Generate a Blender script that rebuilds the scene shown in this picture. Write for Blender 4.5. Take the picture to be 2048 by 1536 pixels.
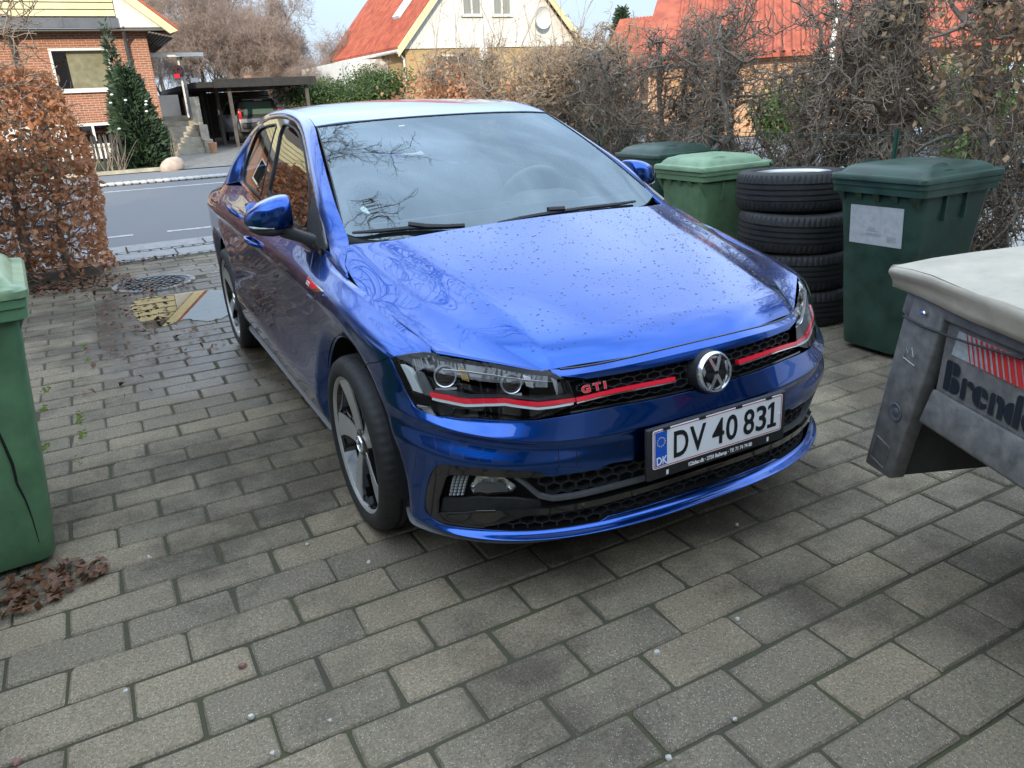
import bpy, bmesh, math, random
import numpy as np
from mathutils import Vector, Matrix, geometry
for o in list(bpy.data.objects): bpy.data.objects.remove(o)
SC = bpy.context.scene
COL = SC.collection
random.seed(7); RNG = np.random.default_rng(7)
R = math.radians

# ------------------------------------------------------------------ camera
CAMP = (1514.07, -1.46438, -2.37848, 1.42421, 0.479295, 0.364761, -0.0491019)   # focal px, position, yaw, pitch, roll
def cam_axes():
    yaw, pit, rol = CAMP[4:]
    cy, sy, cp, sp = math.cos(yaw), math.sin(yaw), math.cos(pit), math.sin(pit)
    fwd = np.array([sy*cp, cy*cp, -sp]); right = np.array([cy, -sy, 0.]); up = np.cross(right, fwd)
    return math.cos(rol)*right + math.sin(rol)*up, -math.sin(rol)*right + math.cos(rol)*up, fwd
CR, CU, CF = cam_axes(); CP = np.array(CAMP[1:4]); FPX = CAMP[0]
def proj(P):
    d = np.asarray(P) - CP; z = d @ CF
    return np.stack([1024 + FPX*(d @ CR)/z, 768 - FPX*(d @ CU)/z], -1)
def ray(px, py): return CF + (px-1024)/FPX*CR - (py-768)/FPX*CU
def on_z(px, py, z=0.): d = ray(px, py); return CP + d*((z-CP[2])/d[2])
def on_x(px, py, x): d = ray(px, py); return CP + d*((x-CP[0])/d[0])
def on_y(px, py, y): d = ray(px, py); return CP + d*((y-CP[1])/d[1])
camd = bpy.data.cameras.new('camera'); cam = bpy.data.objects.new('camera', camd); COL.objects.link(cam)
M = Matrix(((CR[0], CU[0], -CF[0], CP[0]), (CR[1], CU[1], -CF[1], CP[1]), (CR[2], CU[2], -CF[2], CP[2]), (0, 0, 0, 1)))
cam.matrix_world = M
camd.sensor_fit = 'HORIZONTAL'; camd.sensor_width = 36; camd.lens = FPX/2048*36
camd.clip_start = .05; camd.clip_end = 3000
SC.camera = cam

# ------------------------------------------------------------------ sky and sun
SUN_EL, SUN_AZ = 17., 208.      # azimuth: direction the sun stands in, degrees from +Y towards +X
SKY_STRENGTH = .07
wd = bpy.data.worlds.new('World'); SC.world = wd; wd.use_nodes = True
nt = wd.node_tree; nt.nodes.clear()
def wn(t, **k):
    n = nt.nodes.new(t)
    for a, b in k.items(): setattr(n, a, b)
    return n
sky = wn('ShaderNodeTexSky', sky_type='NISHITA', sun_disc=False, sun_elevation=R(SUN_EL), sun_rotation=R(SUN_AZ), altitude=20, air_density=1.0, dust_density=.35, ozone_density=1.4)
tc = wn('ShaderNodeTexCoord')
mpn = wn('ShaderNodeMapping'); mpn.inputs['Scale'].default_value = (1.15, 1.15, 2.3)
cl = wn('ShaderNodeTexNoise'); cl.inputs['Scale'].default_value = 2.1; cl.inputs['Detail'].default_value = 6; cl.inputs['Roughness'].default_value = .5; cl.inputs['Distortion'].default_value = .4
cr = wn('ShaderNodeValToRGB'); cr.color_ramp.elements[0].position = .36; cr.color_ramp.elements[1].position = .72; cr.color_ramp.elements[0].color = (.50, .50, .50, 1)
mx = wn('ShaderNodeMix', data_type='RGBA')
mx.inputs['B'].default_value = (18.0, 21.6, 26.4, 1)
mul = wn('ShaderNodeMath', operation='MULTIPLY'); mul.inputs[1].default_value = .85
bg = wn('ShaderNodeBackground'); bg.inputs['Strength'].default_value = SKY_STRENGTH
wo = wn('ShaderNodeOutputWorld')
nt.links.new(tc.outputs['Generated'], mpn.inputs['Vector']); nt.links.new(mpn.outputs[0], cl.inputs['Vector'])
sz = wn('ShaderNodeSeparateXYZ'); hz = wn('ShaderNodeMapRange', interpolation_type='SMOOTHSTEP')      # clouds thin out into the horizon haze
hz.inputs['From Min'].default_value = .0; hz.inputs['From Max'].default_value = .55; hz.inputs['To Min'].default_value = .16; hz.inputs['To Max'].default_value = .90
nt.links.new(tc.outputs['Generated'], sz.inputs[0]); nt.links.new(sz.outputs['Z'], hz.inputs['Value']); nt.links.new(hz.outputs[0], mul.inputs[1])
nt.links.new(cl.outputs['Fac'], cr.inputs[0]); nt.links.new(cr.outputs['Color'], mul.inputs[0]); nt.links.new(mul.outputs[0], mx.inputs['Factor'])
hb = wn('ShaderNodeMapRange', interpolation_type='SMOOTHSTEP')      # pale winter haze all round the horizon
hb.inputs['From Min'].default_value = .36; hb.inputs['From Max'].default_value = .02; hb.inputs['To Min'].default_value = 0; hb.inputs['To Max'].default_value = .9
mh = wn('ShaderNodeMix', data_type='RGBA'); mh.inputs['B'].default_value = (4.3, 5.3, 6.7, 1)
nt.links.new(sz.outputs['Z'], hb.inputs['Value']); nt.links.new(hb.outputs[0], mh.inputs['Factor'])
nt.links.new(sky.outputs[0], mx.inputs['A']); nt.links.new(mx.outputs['Result'], mh.inputs['A']); nt.links.new(mh.outputs['Result'], bg.inputs['Color']); nt.links.new(bg.outputs[0], wo.inputs['Surface'])
sund = bpy.data.lights.new('sun', 'SUN'); sun = bpy.data.objects.new('sun', sund); COL.objects.link(sun)
sund.energy = 2.1; sund.angle = R(.6); sund.color = (1, .88, .70)
_a, _e = R(SUN_AZ), R(SUN_EL)
SUNV = Vector((math.sin(_a)*math.cos(_e), math.cos(_a)*math.cos(_e), math.sin(_e)))
sun.rotation_euler = SUNV.to_track_quat('Z', 'Y').to_euler()
SC.view_settings.view_transform = 'Standard'; SC.view_settings.look = 'None'; SC.view_settings.gamma = 1; SC.view_settings.exposure = 1.15
SC.render.engine = 'CYCLES'; SC.cycles.use_denoising = True
SC.cycles.max_bounces = 8; SC.cycles.transparent_max_bounces = 16; SC.cycles.caustics_reflective = False; SC.cycles.caustics_refractive = False
SC.cycles.sample_clamp_indirect = 8

# ------------------------------------------------------------------ helpers
def link(o, parent=None):
    COL.objects.link(o)
    if parent is not None: o.parent = parent
    return o
def tag(o, label=None, cat=None, group=None, kind=None):
    if label: o['label'] = label
    if cat: o['category'] = cat
    if group: o['group'] = group
    if kind: o['kind'] = kind
    return o
def empty(name, loc=(0, 0, 0), rz=0., label=None, cat=None, group=None):
    o = bpy.data.objects.new(name, None); o.location = loc; o.rotation_euler = (0, 0, rz); o.empty_display_size = .2
    link(o); return tag(o, label, cat, group)
def mobj(name, V, F, mat=None, parent=None, smooth=False, normals=None, kind=None):
    me = bpy.data.meshes.new(name)
    me.from_pydata([tuple(map(float, v)) for v in V], [], [tuple(map(int, f)) for f in F])
    if smooth or normals is not None: me.polygons.foreach_set('use_smooth', [True]*len(me.polygons))
    if normals is not None: me.normals_split_custom_set_from_vertices([tuple(map(float, n)) for n in normals])
    if mat: me.materials.append(mat)
    me.update()
    o = bpy.data.objects.new(name, me); link(o, parent)
    if kind: o['kind'] = kind
    return o
def mdata(name, V, F, mat=None, smooth=False):
    me = bpy.data.meshes.new(name); me.from_pydata([tuple(map(float, v)) for v in V], [], [tuple(map(int, f)) for f in F])
    if smooth: me.polygons.foreach_set('use_smooth', [True]*len(me.polygons))
    if mat: me.materials.append(mat)
    return me
def autosmooth(o, ang=35):
    me = o.data
    me.polygons.foreach_set('use_smooth', [True]*len(me.polygons))
    try: me.set_sharp_from_angle(angle=R(ang))
    except Exception: pass
    return o
class MB:
    """collects boxes, tubes, lathes into one mesh"""
    def __init__(s): s.V = []; s.F = []
    def add(s, V, F):
        b = len(s.V); s.V += [tuple(v) for v in V]; s.F += [tuple(i+b for i in f) for f in F]; return s
    def box(s, c, d, rot=None, taper=1.0):
        x, y, z = d[0]/2, d[1]/2, d[2]/2
        P = [Vector((sx*x*(taper if sz > 0 else 1), sy*y*(taper if sz > 0 else 1), sz*z)) for sz in (-1, 1) for sx, sy in ((-1, -1), (1, -1), (1, 1), (-1, 1))]
        if rot is not None: P = [rot @ p for p in P]
        c = Vector(c)
        return s.add([p+c for p in P], [(0, 3, 2, 1), (4, 5, 6, 7), (0, 1, 5, 4), (1, 2, 6, 5), (2, 3, 7, 6), (3, 0, 4, 7)])
    def hexa(s, P):   # 8 points, bottom 4 ccw then top 4
        return s.add(P, [(0, 3, 2, 1), (4, 5, 6, 7), (0, 1, 5, 4), (1, 2, 6, 5), (2, 3, 7, 6), (3, 0, 4, 7)])
    def tube(s, pts, rad, n=6, cap=True):
        pts = [Vector(p) for p in pts]; m = len(pts)
        rad = [rad]*m if not hasattr(rad, '__len__') else rad
        rings = []; prev = None
        for i, p in enumerate(pts):
            t = (pts[min(i+1, m-1)]-pts[max(i-1, 0)])
            if t.length < 1e-9: t = Vector((0, 0, 1))
            t.normalize()
            if prev is None:
                a = Vector((0, 0, 1)) if abs(t.z) < .9 else Vector((1, 0, 0))
                u = t.cross(a).normalized()
            else: u = (prev - t*prev.dot(t)).normalized()
            prev = u; w = t.cross(u)
            rings.append([p + (u*math.cos(2*math.pi*k/n) + w*math.sin(2*math.pi*k/n))*rad[i] for k in range(n)])
        V = [v for r in rings for v in r]
        F = [(i*n+k, i*n+(k+1) % n, (i+1)*n+(k+1) % n, (i+1)*n+k) for i in range(m-1) for k in range(n)]
        if cap: F += [tuple(range(n-1, -1, -1)), tuple((m-1)*n+k for k in range(n))]
        return s.add(V, F)
    def lathe(s, prof, n=32, axis='x', c=(0, 0, 0), sgn=1):
        """prof: (r, h) pairs; h along the axis"""
        V = []; m = len(prof)
        for r, h in prof:
            for k in range(n):
                a = 2*math.pi*k/n; p, q = r*math.cos(a), r*math.sin(a)
                V.append({'x': (h, p, q), 'y': (p, h, q), 'z': (p, q, h)}[axis])
        V = [(v[0]+c[0], v[1]+c[1], v[2]+c[2]) for v in V]
        F = [(i*n+k, i*n+(k+1) % n, (i+1)*n+(k+1) % n, (i+1)*n+k) for i in range(m-1) for k in range(n)]
        return s.add(V, F)
    def prism(s, poly, z0, z1, M=None):
        n = len(poly)
        V = [Vector((p[0], p[1], z0)) for p in poly] + [Vector((p[0], p[1], z1)) for p in poly]
        if M is not None: V = [M @ v for v in V]
        return s.add(V, [tuple(range(n-1, -1, -1)), tuple(range(n, 2*n))] + [(i, (i+1) % n, n+(i+1) % n, n+i) for i in range(n)])
    def obj(s, name, mat=None, parent=None, smooth=None, kind=None, fixn=False):
        o = mobj(name, s.V, s.F, mat, parent, kind=kind)
        if fixn:
            bm = bmesh.new(); bm.from_mesh(o.data); bmesh.ops.recalc_face_normals(bm, faces=bm.faces[:]); bm.to_mesh(o.data); bm.free()
        if smooth: autosmooth(o, smooth)
        return o
    def data(s, name, mat=None, smooth=None):
        me = mdata(name, s.V, s.F, mat)
        if smooth:
            me.polygons.foreach_set('use_smooth', [True]*len(me.polygons)); me.set_sharp_from_angle(angle=R(smooth))
        return me
def bevel(o, w=.005, seg=2, ang=40):
    bm = bmesh.new(); bm.from_mesh(o.data)
    bmesh.ops.remove_doubles(bm, verts=bm.verts[:], dist=1e-6)
    bmesh.ops.recalc_face_normals(bm, faces=bm.faces[:])
    ed = [e for e in bm.edges if len(e.link_faces) == 2 and e.calc_face_angle(0) > R(ang)]
    bmesh.ops.bevel(bm, geom=ed, offset=w, segments=seg, affect='EDGES', profile=.5)
    bm.to_mesh(o.data); bm.free(); return autosmooth(o, 50)
def text_data(name, body, size, mat, extrude=.001, bold=0., sx=1., align='LEFT', spacing=1.):
    cu = bpy.data.curves.new(name, 'FONT'); cu.body = body; cu.size = size; cu.extrude = extrude; cu.offset = bold; cu.align_x = align; cu.space_character = spacing
    cu.resolution_u = 4
    ob = bpy.data.objects.new('tmp_text', cu); COL.objects.link(ob)
    dg = bpy.context.evaluated_depsgraph_get(); dg.update()
    me = bpy.data.meshes.new_from_object(ob.evaluated_get(dg)); me.name = name
    COL.objects.unlink(ob); bpy.data.objects.remove(ob); bpy.data.curves.remove(cu)
    if sx != 1.:
        for v in me.vertices: v.co.x *= sx
    me.materials.clear(); me.materials.append(mat)
    return me

# ------------------------------------------------------------------ materials
MATS = {}
def new_mat(name):
    m = bpy.data.materials.new(name); m.use_nodes = True; MATS[name] = m
    return m, m.node_tree.nodes, m.node_tree.links, m.node_tree.nodes['Principled BSDF']
def setp(b, **k):
    for a, v in k.items():
        a = a.replace('_', ' ')
        b.inputs[a].default_value = v if not isinstance(v, tuple) or len(v) != 3 else (*v, 1)
def mat_plain(name, col, rough=.5, metal=0., var=0., scale=8., bump=0., bscale=60., coat=0., spec=.5, coords='Object', col2=None, rvar=0.):
    m, N, L, b = new_mat(name)
    setp(b, Roughness=rough, Metallic=metal, Coat_Weight=coat); b.inputs['Specular IOR Level'].default_value = spec
    tcn = N.new('ShaderNodeTexCoord')
    if var or col2 or rvar:
        nz = N.new('ShaderNodeTexNoise'); nz.inputs['Scale'].default_value = scale; nz.inputs['Detail'].default_value = 6; nz.inputs['Roughness'].default_value = .62
        L.new(tcn.outputs[coords], nz.inputs['Vector'])
        rp = N.new('ShaderNodeValToRGB'); rp.color_ramp.elements[0].position = .32; rp.color_ramp.elements[1].position = .68
        c2 = col2 if col2 else tuple(min(1, c*(1+var)) for c in col); c1 = col if col2 else tuple(c*(1-var) for c in col)
        rp.color_ramp.elements[0].color = (*c1, 1); rp.color_ramp.elements[1].color = (*c2, 1)
        L.new(nz.outputs['Fac'], rp.inputs[0]); L.new(rp.outputs[0], b.inputs['Base Color'])
        if rvar:
            mr = N.new('ShaderNodeMapRange'); mr.inputs['From Min'].default_value = .3; mr.inputs['From Max'].default_value = .7
            mr.inputs['To Min'].default_value = rough-rvar; mr.inputs['To Max'].default_value = rough+rvar
            L.new(nz.outputs['Fac'], mr.inputs['Value']); L.new(mr.outputs[0], b.inputs['Roughness'])
    else: b.inputs['Base Color'].default_value = (*col, 1)
    if bump:
        n2 = N.new('ShaderNodeTexNoise'); n2.inputs['Scale'].default_value = bscale; n2.inputs['Detail'].default_value = 5
        L.new(tcn.outputs[coords], n2.inputs['Vector'])
        bp = N.new('ShaderNodeBump'); bp.inputs['Strength'].default_value = bump; bp.inputs['Distance'].default_value = .01
        L.new(n2.outputs['Fac'], bp.inputs['Height']); L.new(bp.outputs[0], b.inputs['Normal'])
    return m
# ------------------------------------------------------------------ spline surfaces and panels cut from them
def herm(k, t, V, crease=(), sym=False):
    """cubic Hermite through V at knots k (axis 0); one-sided tangents at crease knots"""
    k = np.asarray(k, float); V = np.asarray(V, float); n = len(k)
    h = np.diff(k); sl = np.diff(V, axis=0)/h.reshape(-1, *([1]*(V.ndim-1)))
    mL = np.zeros_like(V); mR = np.zeros_like(V)
    for i in range(n):
        if i == 0: m = sl[0]; l = r = m
        elif i == n-1: l = r = sl[-1]
        else:
            w = (h[i-1]*sl[i] + h[i]*sl[i-1])/(h[i-1]+h[i]); l = r = w
            if i in crease: l = sl[i-1]; r = sl[i]
        mL[i] = l; mR[i] = r
    ch = np.linalg.norm(np.diff(V, axis=0), axis=-1, keepdims=True); hs_ = h.reshape(-1, *([1]*(V.ndim-1)))      # no overshoot on short spans
    mR[:-1] *= np.minimum(1, 1.25*ch/(np.linalg.norm(mR[:-1], axis=-1, keepdims=True)*hs_+1e-12)); mL[1:] *= np.minimum(1, 1.25*ch/(np.linalg.norm(mL[1:], axis=-1, keepdims=True)*hs_+1e-12))
    if sym: mR[0][..., 1:] = 0       # mirror plane x = 0 at the first knot
    t = np.asarray(t, float); i = np.clip(np.searchsorted(k, t, side='right')-1, 0, n-2)
    sh = (-1, *([1]*(V.ndim-1)))
    u = ((t-k[i])/h[i]).reshape(sh); hh = h[i].reshape(sh)
    return (2*u**3-3*u**2+1)*V[i] + (u**3-2*u**2+u)*hh*mR[i] + (-2*u**3+3*u**2)*V[i+1] + (u**3-u**2)*hh*mL[i+1]
class Surf:
    """P[u][v] control points (x>=0 half of the car); D dense grid, N normals, U/V metric parameters"""
    def __init__(s, P=None, cu=(), cv=(), du=.012, dv=.008, smu=2, smv=2, flip=False, D=None, disp=None, symu=False, symv=False):
        if D is None:
            P = np.asarray(P, float); nu, nv = P.shape[:2]
            lu = np.linalg.norm(np.diff(P, axis=0), axis=2).mean(1); lv = np.linalg.norm(np.diff(P, axis=1), axis=2).max(0)
            s.ku = np.concatenate([[0], np.cumsum(np.maximum(lu, .004))]); s.kv = np.concatenate([[0], np.cumsum(np.maximum(lv, .004))])
            tu = np.unique(np.concatenate([np.linspace(s.ku[i], s.ku[i+1], max(2, int(math.ceil((s.ku[i+1]-s.ku[i])/du))+1)) for i in range(nu-1)]))
            tv = np.unique(np.concatenate([np.linspace(s.kv[i], s.kv[i+1], max(2, int(math.ceil((s.kv[i+1]-s.kv[i])/dv))+1)) for i in range(nv-1)]))
            D = herm(s.ku, tu, P, cu, symu)
            D = np.swapaxes(herm(s.kv, tv, np.swapaxes(D, 0, 1), cv, symv), 0, 1)
            for _ in range(smv): D[:, 1:-1] = .25*D[:, :-2] + .5*D[:, 1:-1] + .25*D[:, 2:]
            for _ in range(smu): D[1:-1] = .25*D[:-2] + .5*D[1:-1] + .25*D[2:]
            s.tu, s.tv = tu, tv
        s.D = D; s.flip = flip
        if disp is not None:
            s.normals(); s.D = s.D + s.N*disp(s.D)[..., None]
        s.normals()
    def normals(s):
        a = np.gradient(s.D, axis=0); b = np.gradient(s.D, axis=1)
        n = np.cross(a, b); n /= np.linalg.norm(n, axis=2, keepdims=True)+1e-12
        s.N = -n if s.flip else n
    def offset(s, d):
        o = Surf.__new__(Surf); o.flip = s.flip; o.D = s.D - s.N*d; o.tu, o.tv, o.ku, o.kv = s.tu, s.tv, s.ku, s.kv; o.N = s.N; return o
    def lookup(s, G, uv):
        uv = np.atleast_2d(uv)
        a = np.interp(uv[:, 0], s.tu, np.arange(len(s.tu))); b = np.interp(uv[:, 1], s.tv, np.arange(len(s.tv)))
        i = np.clip(a.astype(int), 0, len(s.tu)-2); j = np.clip(b.astype(int), 0, len(s.tv)-2); a = (a-i)[:, None]; b = (b-j)[:, None]
        return (1-a)*(1-b)*G[i, j] + a*(1-b)*G[i+1, j] + (1-a)*b*G[i, j+1] + a*b*G[i+1, j+1]
    def pos(s, uv): return s.lookup(s.D, uv)
    def nor(s, uv):
        n = s.lookup(s.N, uv); return n/(np.linalg.norm(n, axis=1, keepdims=True)+1e-12)
    def invert(s, G, T, mask=None, it=6):
        """uv for targets T (m,2) of the 2-vector field G (nu,nv,2)"""
        T = np.atleast_2d(np.asarray(T, float)); out = []
        g = G.reshape(-1, 2); mk = None if mask is None else mask.reshape(-1)
        for t in T:
            d = ((g-t)**2).sum(1)
            if mk is not None: d = np.where(mk, d, 1e12)
            k = int(d.argmin()); uv = np.array([s.tu[k // len(s.tv)], s.tv[k % len(s.tv)]])
            for _ in range(it):
                e = .004
                f0 = s.lookup(G, uv)[0]-t; fu = (s.lookup(G, uv+[e, 0])[0]-s.lookup(G, uv-[e, 0])[0])/(2*e); fv = (s.lookup(G, uv+[0, e])[0]-s.lookup(G, uv-[0, e])[0])/(2*e)
                J = np.stack([fu, fv], 1)
                if abs(np.linalg.det(J)) < 1e-9: break
                st = np.linalg.solve(J, f0); n = np.linalg.norm(st)
                if n > .02: st *= .02/n
                uv = np.clip(uv-st, [s.tu[0], s.tv[0]], [s.tu[-1], s.tv[-1]])
            out.append(uv)
        return np.array(out)
    def px(s, L):
        Dm = s.D*[-1, 1, 1]; Nm = s.N*[-1, 1, 1]
        return s.invert(proj(Dm), L, ((CP-Dm)*Nm).sum(-1) > 0)
    def yz(s, L, umax=None):
        mk = None
        if umax is not None: mk = np.repeat((s.tu <= umax)[:, None], len(s.tv), 1)
        return s.invert(s.D[..., 1:], L, mk)
    def xz(s, L): return s.invert(s.D[..., [0, 2]], L)
    def ringuv(s, k, u0, u1, n=30): return np.stack([np.linspace(u0, u1, n), np.full(n, s.kv[k])], 1)
def resample(L, d, closed=True):
    L = np.asarray(L, float); Q = np.concatenate([L, L[:1]]) if closed else L
    out = []
    for a, b in zip(Q[:-1], Q[1:]):
        n = max(1, int(math.ceil(np.linalg.norm(b-a)/d)))
        for k in range(n): out.append(a+(b-a)*k/n)
    if not closed: out.append(Q[-1])
    return np.array(out)
def smoothpoly(L, n=1, closed=False):
    """Chaikin corner cutting for traced outlines"""
    L = np.asarray(L, float)
    for _ in range(n):
        Q = np.concatenate([L, L[:1]]) if closed else L
        a = Q[:-1]*.75+Q[1:]*.25; b = Q[:-1]*.25+Q[1:]*.75
        M_ = np.stack([a, b], 1).reshape(-1, L.shape[1])
        L = M_ if closed else np.concatenate([L[:1], M_[1:-1], L[-1:]])
    return L
def area(L): x, y = np.asarray(L).T; return .5*np.sum(x*np.roll(y, -1)-np.roll(x, -1)*y)
def shrink(L, d):
    """move a closed polygon inwards by d"""
    L = np.asarray(L, float); s = 1 if area(L) > 0 else -1
    t = np.roll(L, -1, 0)-np.roll(L, 1, 0); t /= np.linalg.norm(t, axis=1, keepdims=True)+1e-12
    return L + s*d*np.stack([-t[:, 1], t[:, 0]], 1)
def inside(P, poly):
    x, y = P[:, 0], P[:, 1]; r = np.zeros(len(P), bool)
    a = np.asarray(poly); b = np.roll(a, -1, 0)
    for (x0, y0), (x1, y1) in zip(a, b):
        c = (y0 > y) != (y1 > y)
        if c.any():
            xi = (x1-x0)*(y-y0)/(y1-y0+1e-15)+x0; r ^= c & (x < xi)
    return r
def pdist(P, poly):
    a = np.asarray(poly); b = np.roll(a, -1, 0); best = np.full(len(P), 1e9)
    for p, q in zip(a, b):
        ab = q-p; t = np.clip(((P-p)@ab)/(ab@ab+1e-12), 0, 1); best = np.minimum(best, np.linalg.norm(P-p-t[:, None]*ab, axis=1))
    return best
def triangulate(outer, holes=(), res=.02):
    loops = [np.asarray(outer)]+[np.asarray(h) for h in holes]
    mn, mxx = loops[0].min(0), loops[0].max(0)
    gx, gy = np.meshgrid(np.arange(mn[0]+res/2, mxx[0], res), np.arange(mn[1]+res/2, mxx[1], res))
    G = np.stack([gx.ravel(), gy.ravel()], 1); G[:, 0] += np.where((np.round((G[:, 1]-mn[1])/res-.5).astype(int) % 2) == 0, 0, res/2)
    ok = inside(G, loops[0])
    for h in loops[1:]: ok &= ~inside(G, h)
    G = G[ok]
    for l in loops: G = G[pdist(G, l) > res*.45]
    V = np.concatenate(loops+[G]); E = []; b = 0
    for l in loops:
        n = len(l); E += [(b+i, b+(i+1) % n) for i in range(n)]; b += n
    r = geometry.delaunay_2d_cdt([Vector(p) for p in V], E, [], 0, 1e-7)
    VV = np.array([(v.x, v.y) for v in r[0]]); F = np.array([f for f in r[2] if len(f) == 3])
    c = VV[F].mean(1); ok = inside(c, loops[0])
    for h in loops[1:]: ok &= ~inside(c, h)
    F = F[ok]
    a = VV[F]; cr_ = (a[:, 1, 0]-a[:, 0, 0])*(a[:, 2, 1]-a[:, 0, 1])-(a[:, 1, 1]-a[:, 0, 1])*(a[:, 2, 0]-a[:, 0, 0])
    F[cr_ < 0] = F[cr_ < 0][:, ::-1]
    F = F[np.abs(cr_) > 1e-12]
    return VV, F
def boundary(F):
    from collections import Counter
    c = Counter()
    for f in F:
        for a, b in ((f[0], f[1]), (f[1], f[2]), (f[2], f[0])): c[(a, b)] += 1
    return [(a, b) for (a, b) in c if (b, a) not in c]
def panel(name, S, outer, holes=(), mat=None, parent=None, res=.02, edge=.012, gap=.0017, flange=.012, off=0., side='both', roll=.0015):
    """cut a panel out of S; side: 'both' = two objects, 'centre' = one object mirrored across x=0, 'R' = only the x<0 one"""
    o = resample(outer, edge); hs = [resample(h, edge) for h in holes]
    if gap: o = np.where(np.abs(S.pos(o)[:, :1]) < .004, o, shrink(o, gap))
    uv, F = triangulate(o, hs, res)
    P = S.pos(uv); N = S.nor(uv)
    if off: P = P + N*off
    cen = side == 'centre'
    if cen:
        m = P[:, 0] < .004; P[m, 0] = 0; N[m, 0] = 0; N /= np.linalg.norm(N, axis=1, keepdims=True)
    # orientation: does triangle winding agree with the normal?
    f = F[len(F)//2]; w = np.cross(P[f[1]]-P[f[0]], P[f[2]]-P[f[0]])@N[f[0]]
    if w < 0: F = F[:, ::-1]
    V = list(P); NN = list(N); FF = [tuple(t) for t in F]
    if flange:
        be = boundary(F); ids = sorted({i for e in be for i in e}); lo = {}
        for i in ids:
            lo[i] = (len(V), len(V)+1); V.append(P[i]-N[i]*roll*.2); V.append(P[i]-N[i]*flange)
            NN.append(N[i]); NN.append(N[i])
        for a, b in be:
            if cen and P[a, 0] == 0 and P[b, 0] == 0: continue
            t = P[b]-P[a]; out = np.cross(t, N[a]); out /= np.linalg.norm(out)+1e-12
            for k in (a, b):
                for q in lo[k]: NN[q] = out
            FF.append((b, a, lo[a][1], lo[b][1]))
    V = np.array(V); NN = np.array(NN)
    res_ = []
    def mk(sgn):
        return V*[sgn, 1, 1], NN*[sgn, 1, 1], (FF if sgn > 0 else [t[::-1] for t in FF])
    if cen:
        A = mk(-1); B = mk(1); n = len(V)
        res_.append(mobj(name, np.concatenate([A[0], B[0]]), A[2]+[tuple(i+n for i in t) for t in B[2]], mat, parent, normals=np.concatenate([A[1], B[1]])))
    else:
        for sgn in ((-1, 1) if side == 'both' else (-1,) if side == 'R' else (1,)):
            a = mk(sgn); p = parent[0 if sgn < 0 else 1] if isinstance(parent, (list, tuple)) else parent
            res_.append(mobj(name, a[0], a[2], mat, p, normals=a[1]))
    return res_
def ribbon(S, uv, w, off=.002, thick=.003, closed=False):
    """a raised strip of half-width w (scalar or array) along a uv polyline; returns V,F for the x>0 half"""
    uv = np.asarray(uv, float); t = np.gradient(uv, axis=0)
    if closed: t = np.roll(uv, -1, 0)-np.roll(uv, 1, 0)
    t /= np.linalg.norm(t, axis=1, keepdims=True)+1e-12; n = np.stack([-t[:, 1], t[:, 0]], 1)
    w, off, thick = [np.broadcast_to(np.asarray(q, float), (len(uv),))[:, None] for q in (w, off, thick)]
    a = uv+n*w; b = uv-n*w
    Pa, Pb, Na, Nb = S.pos(a), S.pos(b), S.nor(a), S.nor(b)
    V = np.concatenate([Pa+Na*off, Pb+Nb*off, Pa+Na*(off-thick), Pb+Nb*(off-thick)]); m = len(uv); F = []
    rng = range(m if closed else m-1)
    for i in rng:
        j = (i+1) % m
        F += [(i, j, m+j, m+i), (2*m+i, 2*m+j, j, i), (m+i, m+j, 3*m+j, 3*m+i)]
    if not closed: F += [(0, m, 3*m, 2*m), (m-1, 3*m-1, 4*m-1, 2*m-1)]
    return V, F
def mirrored(name, V, F, mat, parent, side='both', smooth=30, fix=True):
    out = []
    V = np.asarray(V, float)
    for sgn in ((-1, 1) if side == 'both' else (-1,) if side == 'R' else (1,)):
        p = parent[0 if sgn < 0 else 1] if isinstance(parent, (list, tuple)) else parent
        o = mobj(name, V*[sgn, 1, 1], F, mat, p)
        if fix:
            bm = bmesh.new(); bm.from_mesh(o.data); bmesh.ops.recalc_face_normals(bm, faces=bm.faces[:]); bm.to_mesh(o.data); bm.free()
        if smooth: autosmooth(o, smooth)
        out.append(o)
    return out
def centred(name, V, F, mat, parent, smooth=30):
    """one object from a half and its mirror image"""
    V = np.asarray(V, float); n = len(V)
    o = mobj(name, np.concatenate([V, V*[-1, 1, 1]]), list(F)+[tuple(i+n for i in f[::-1]) for f in F], mat, parent)
    bm = bmesh.new(); bm.from_mesh(o.data); bmesh.ops.remove_doubles(bm, verts=bm.verts[:], dist=1e-5); bmesh.ops.recalc_face_normals(bm, faces=bm.faces[:]); bm.to_mesh(o.data); bm.free()
    return autosmooth(o, smooth) if smooth else o
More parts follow.
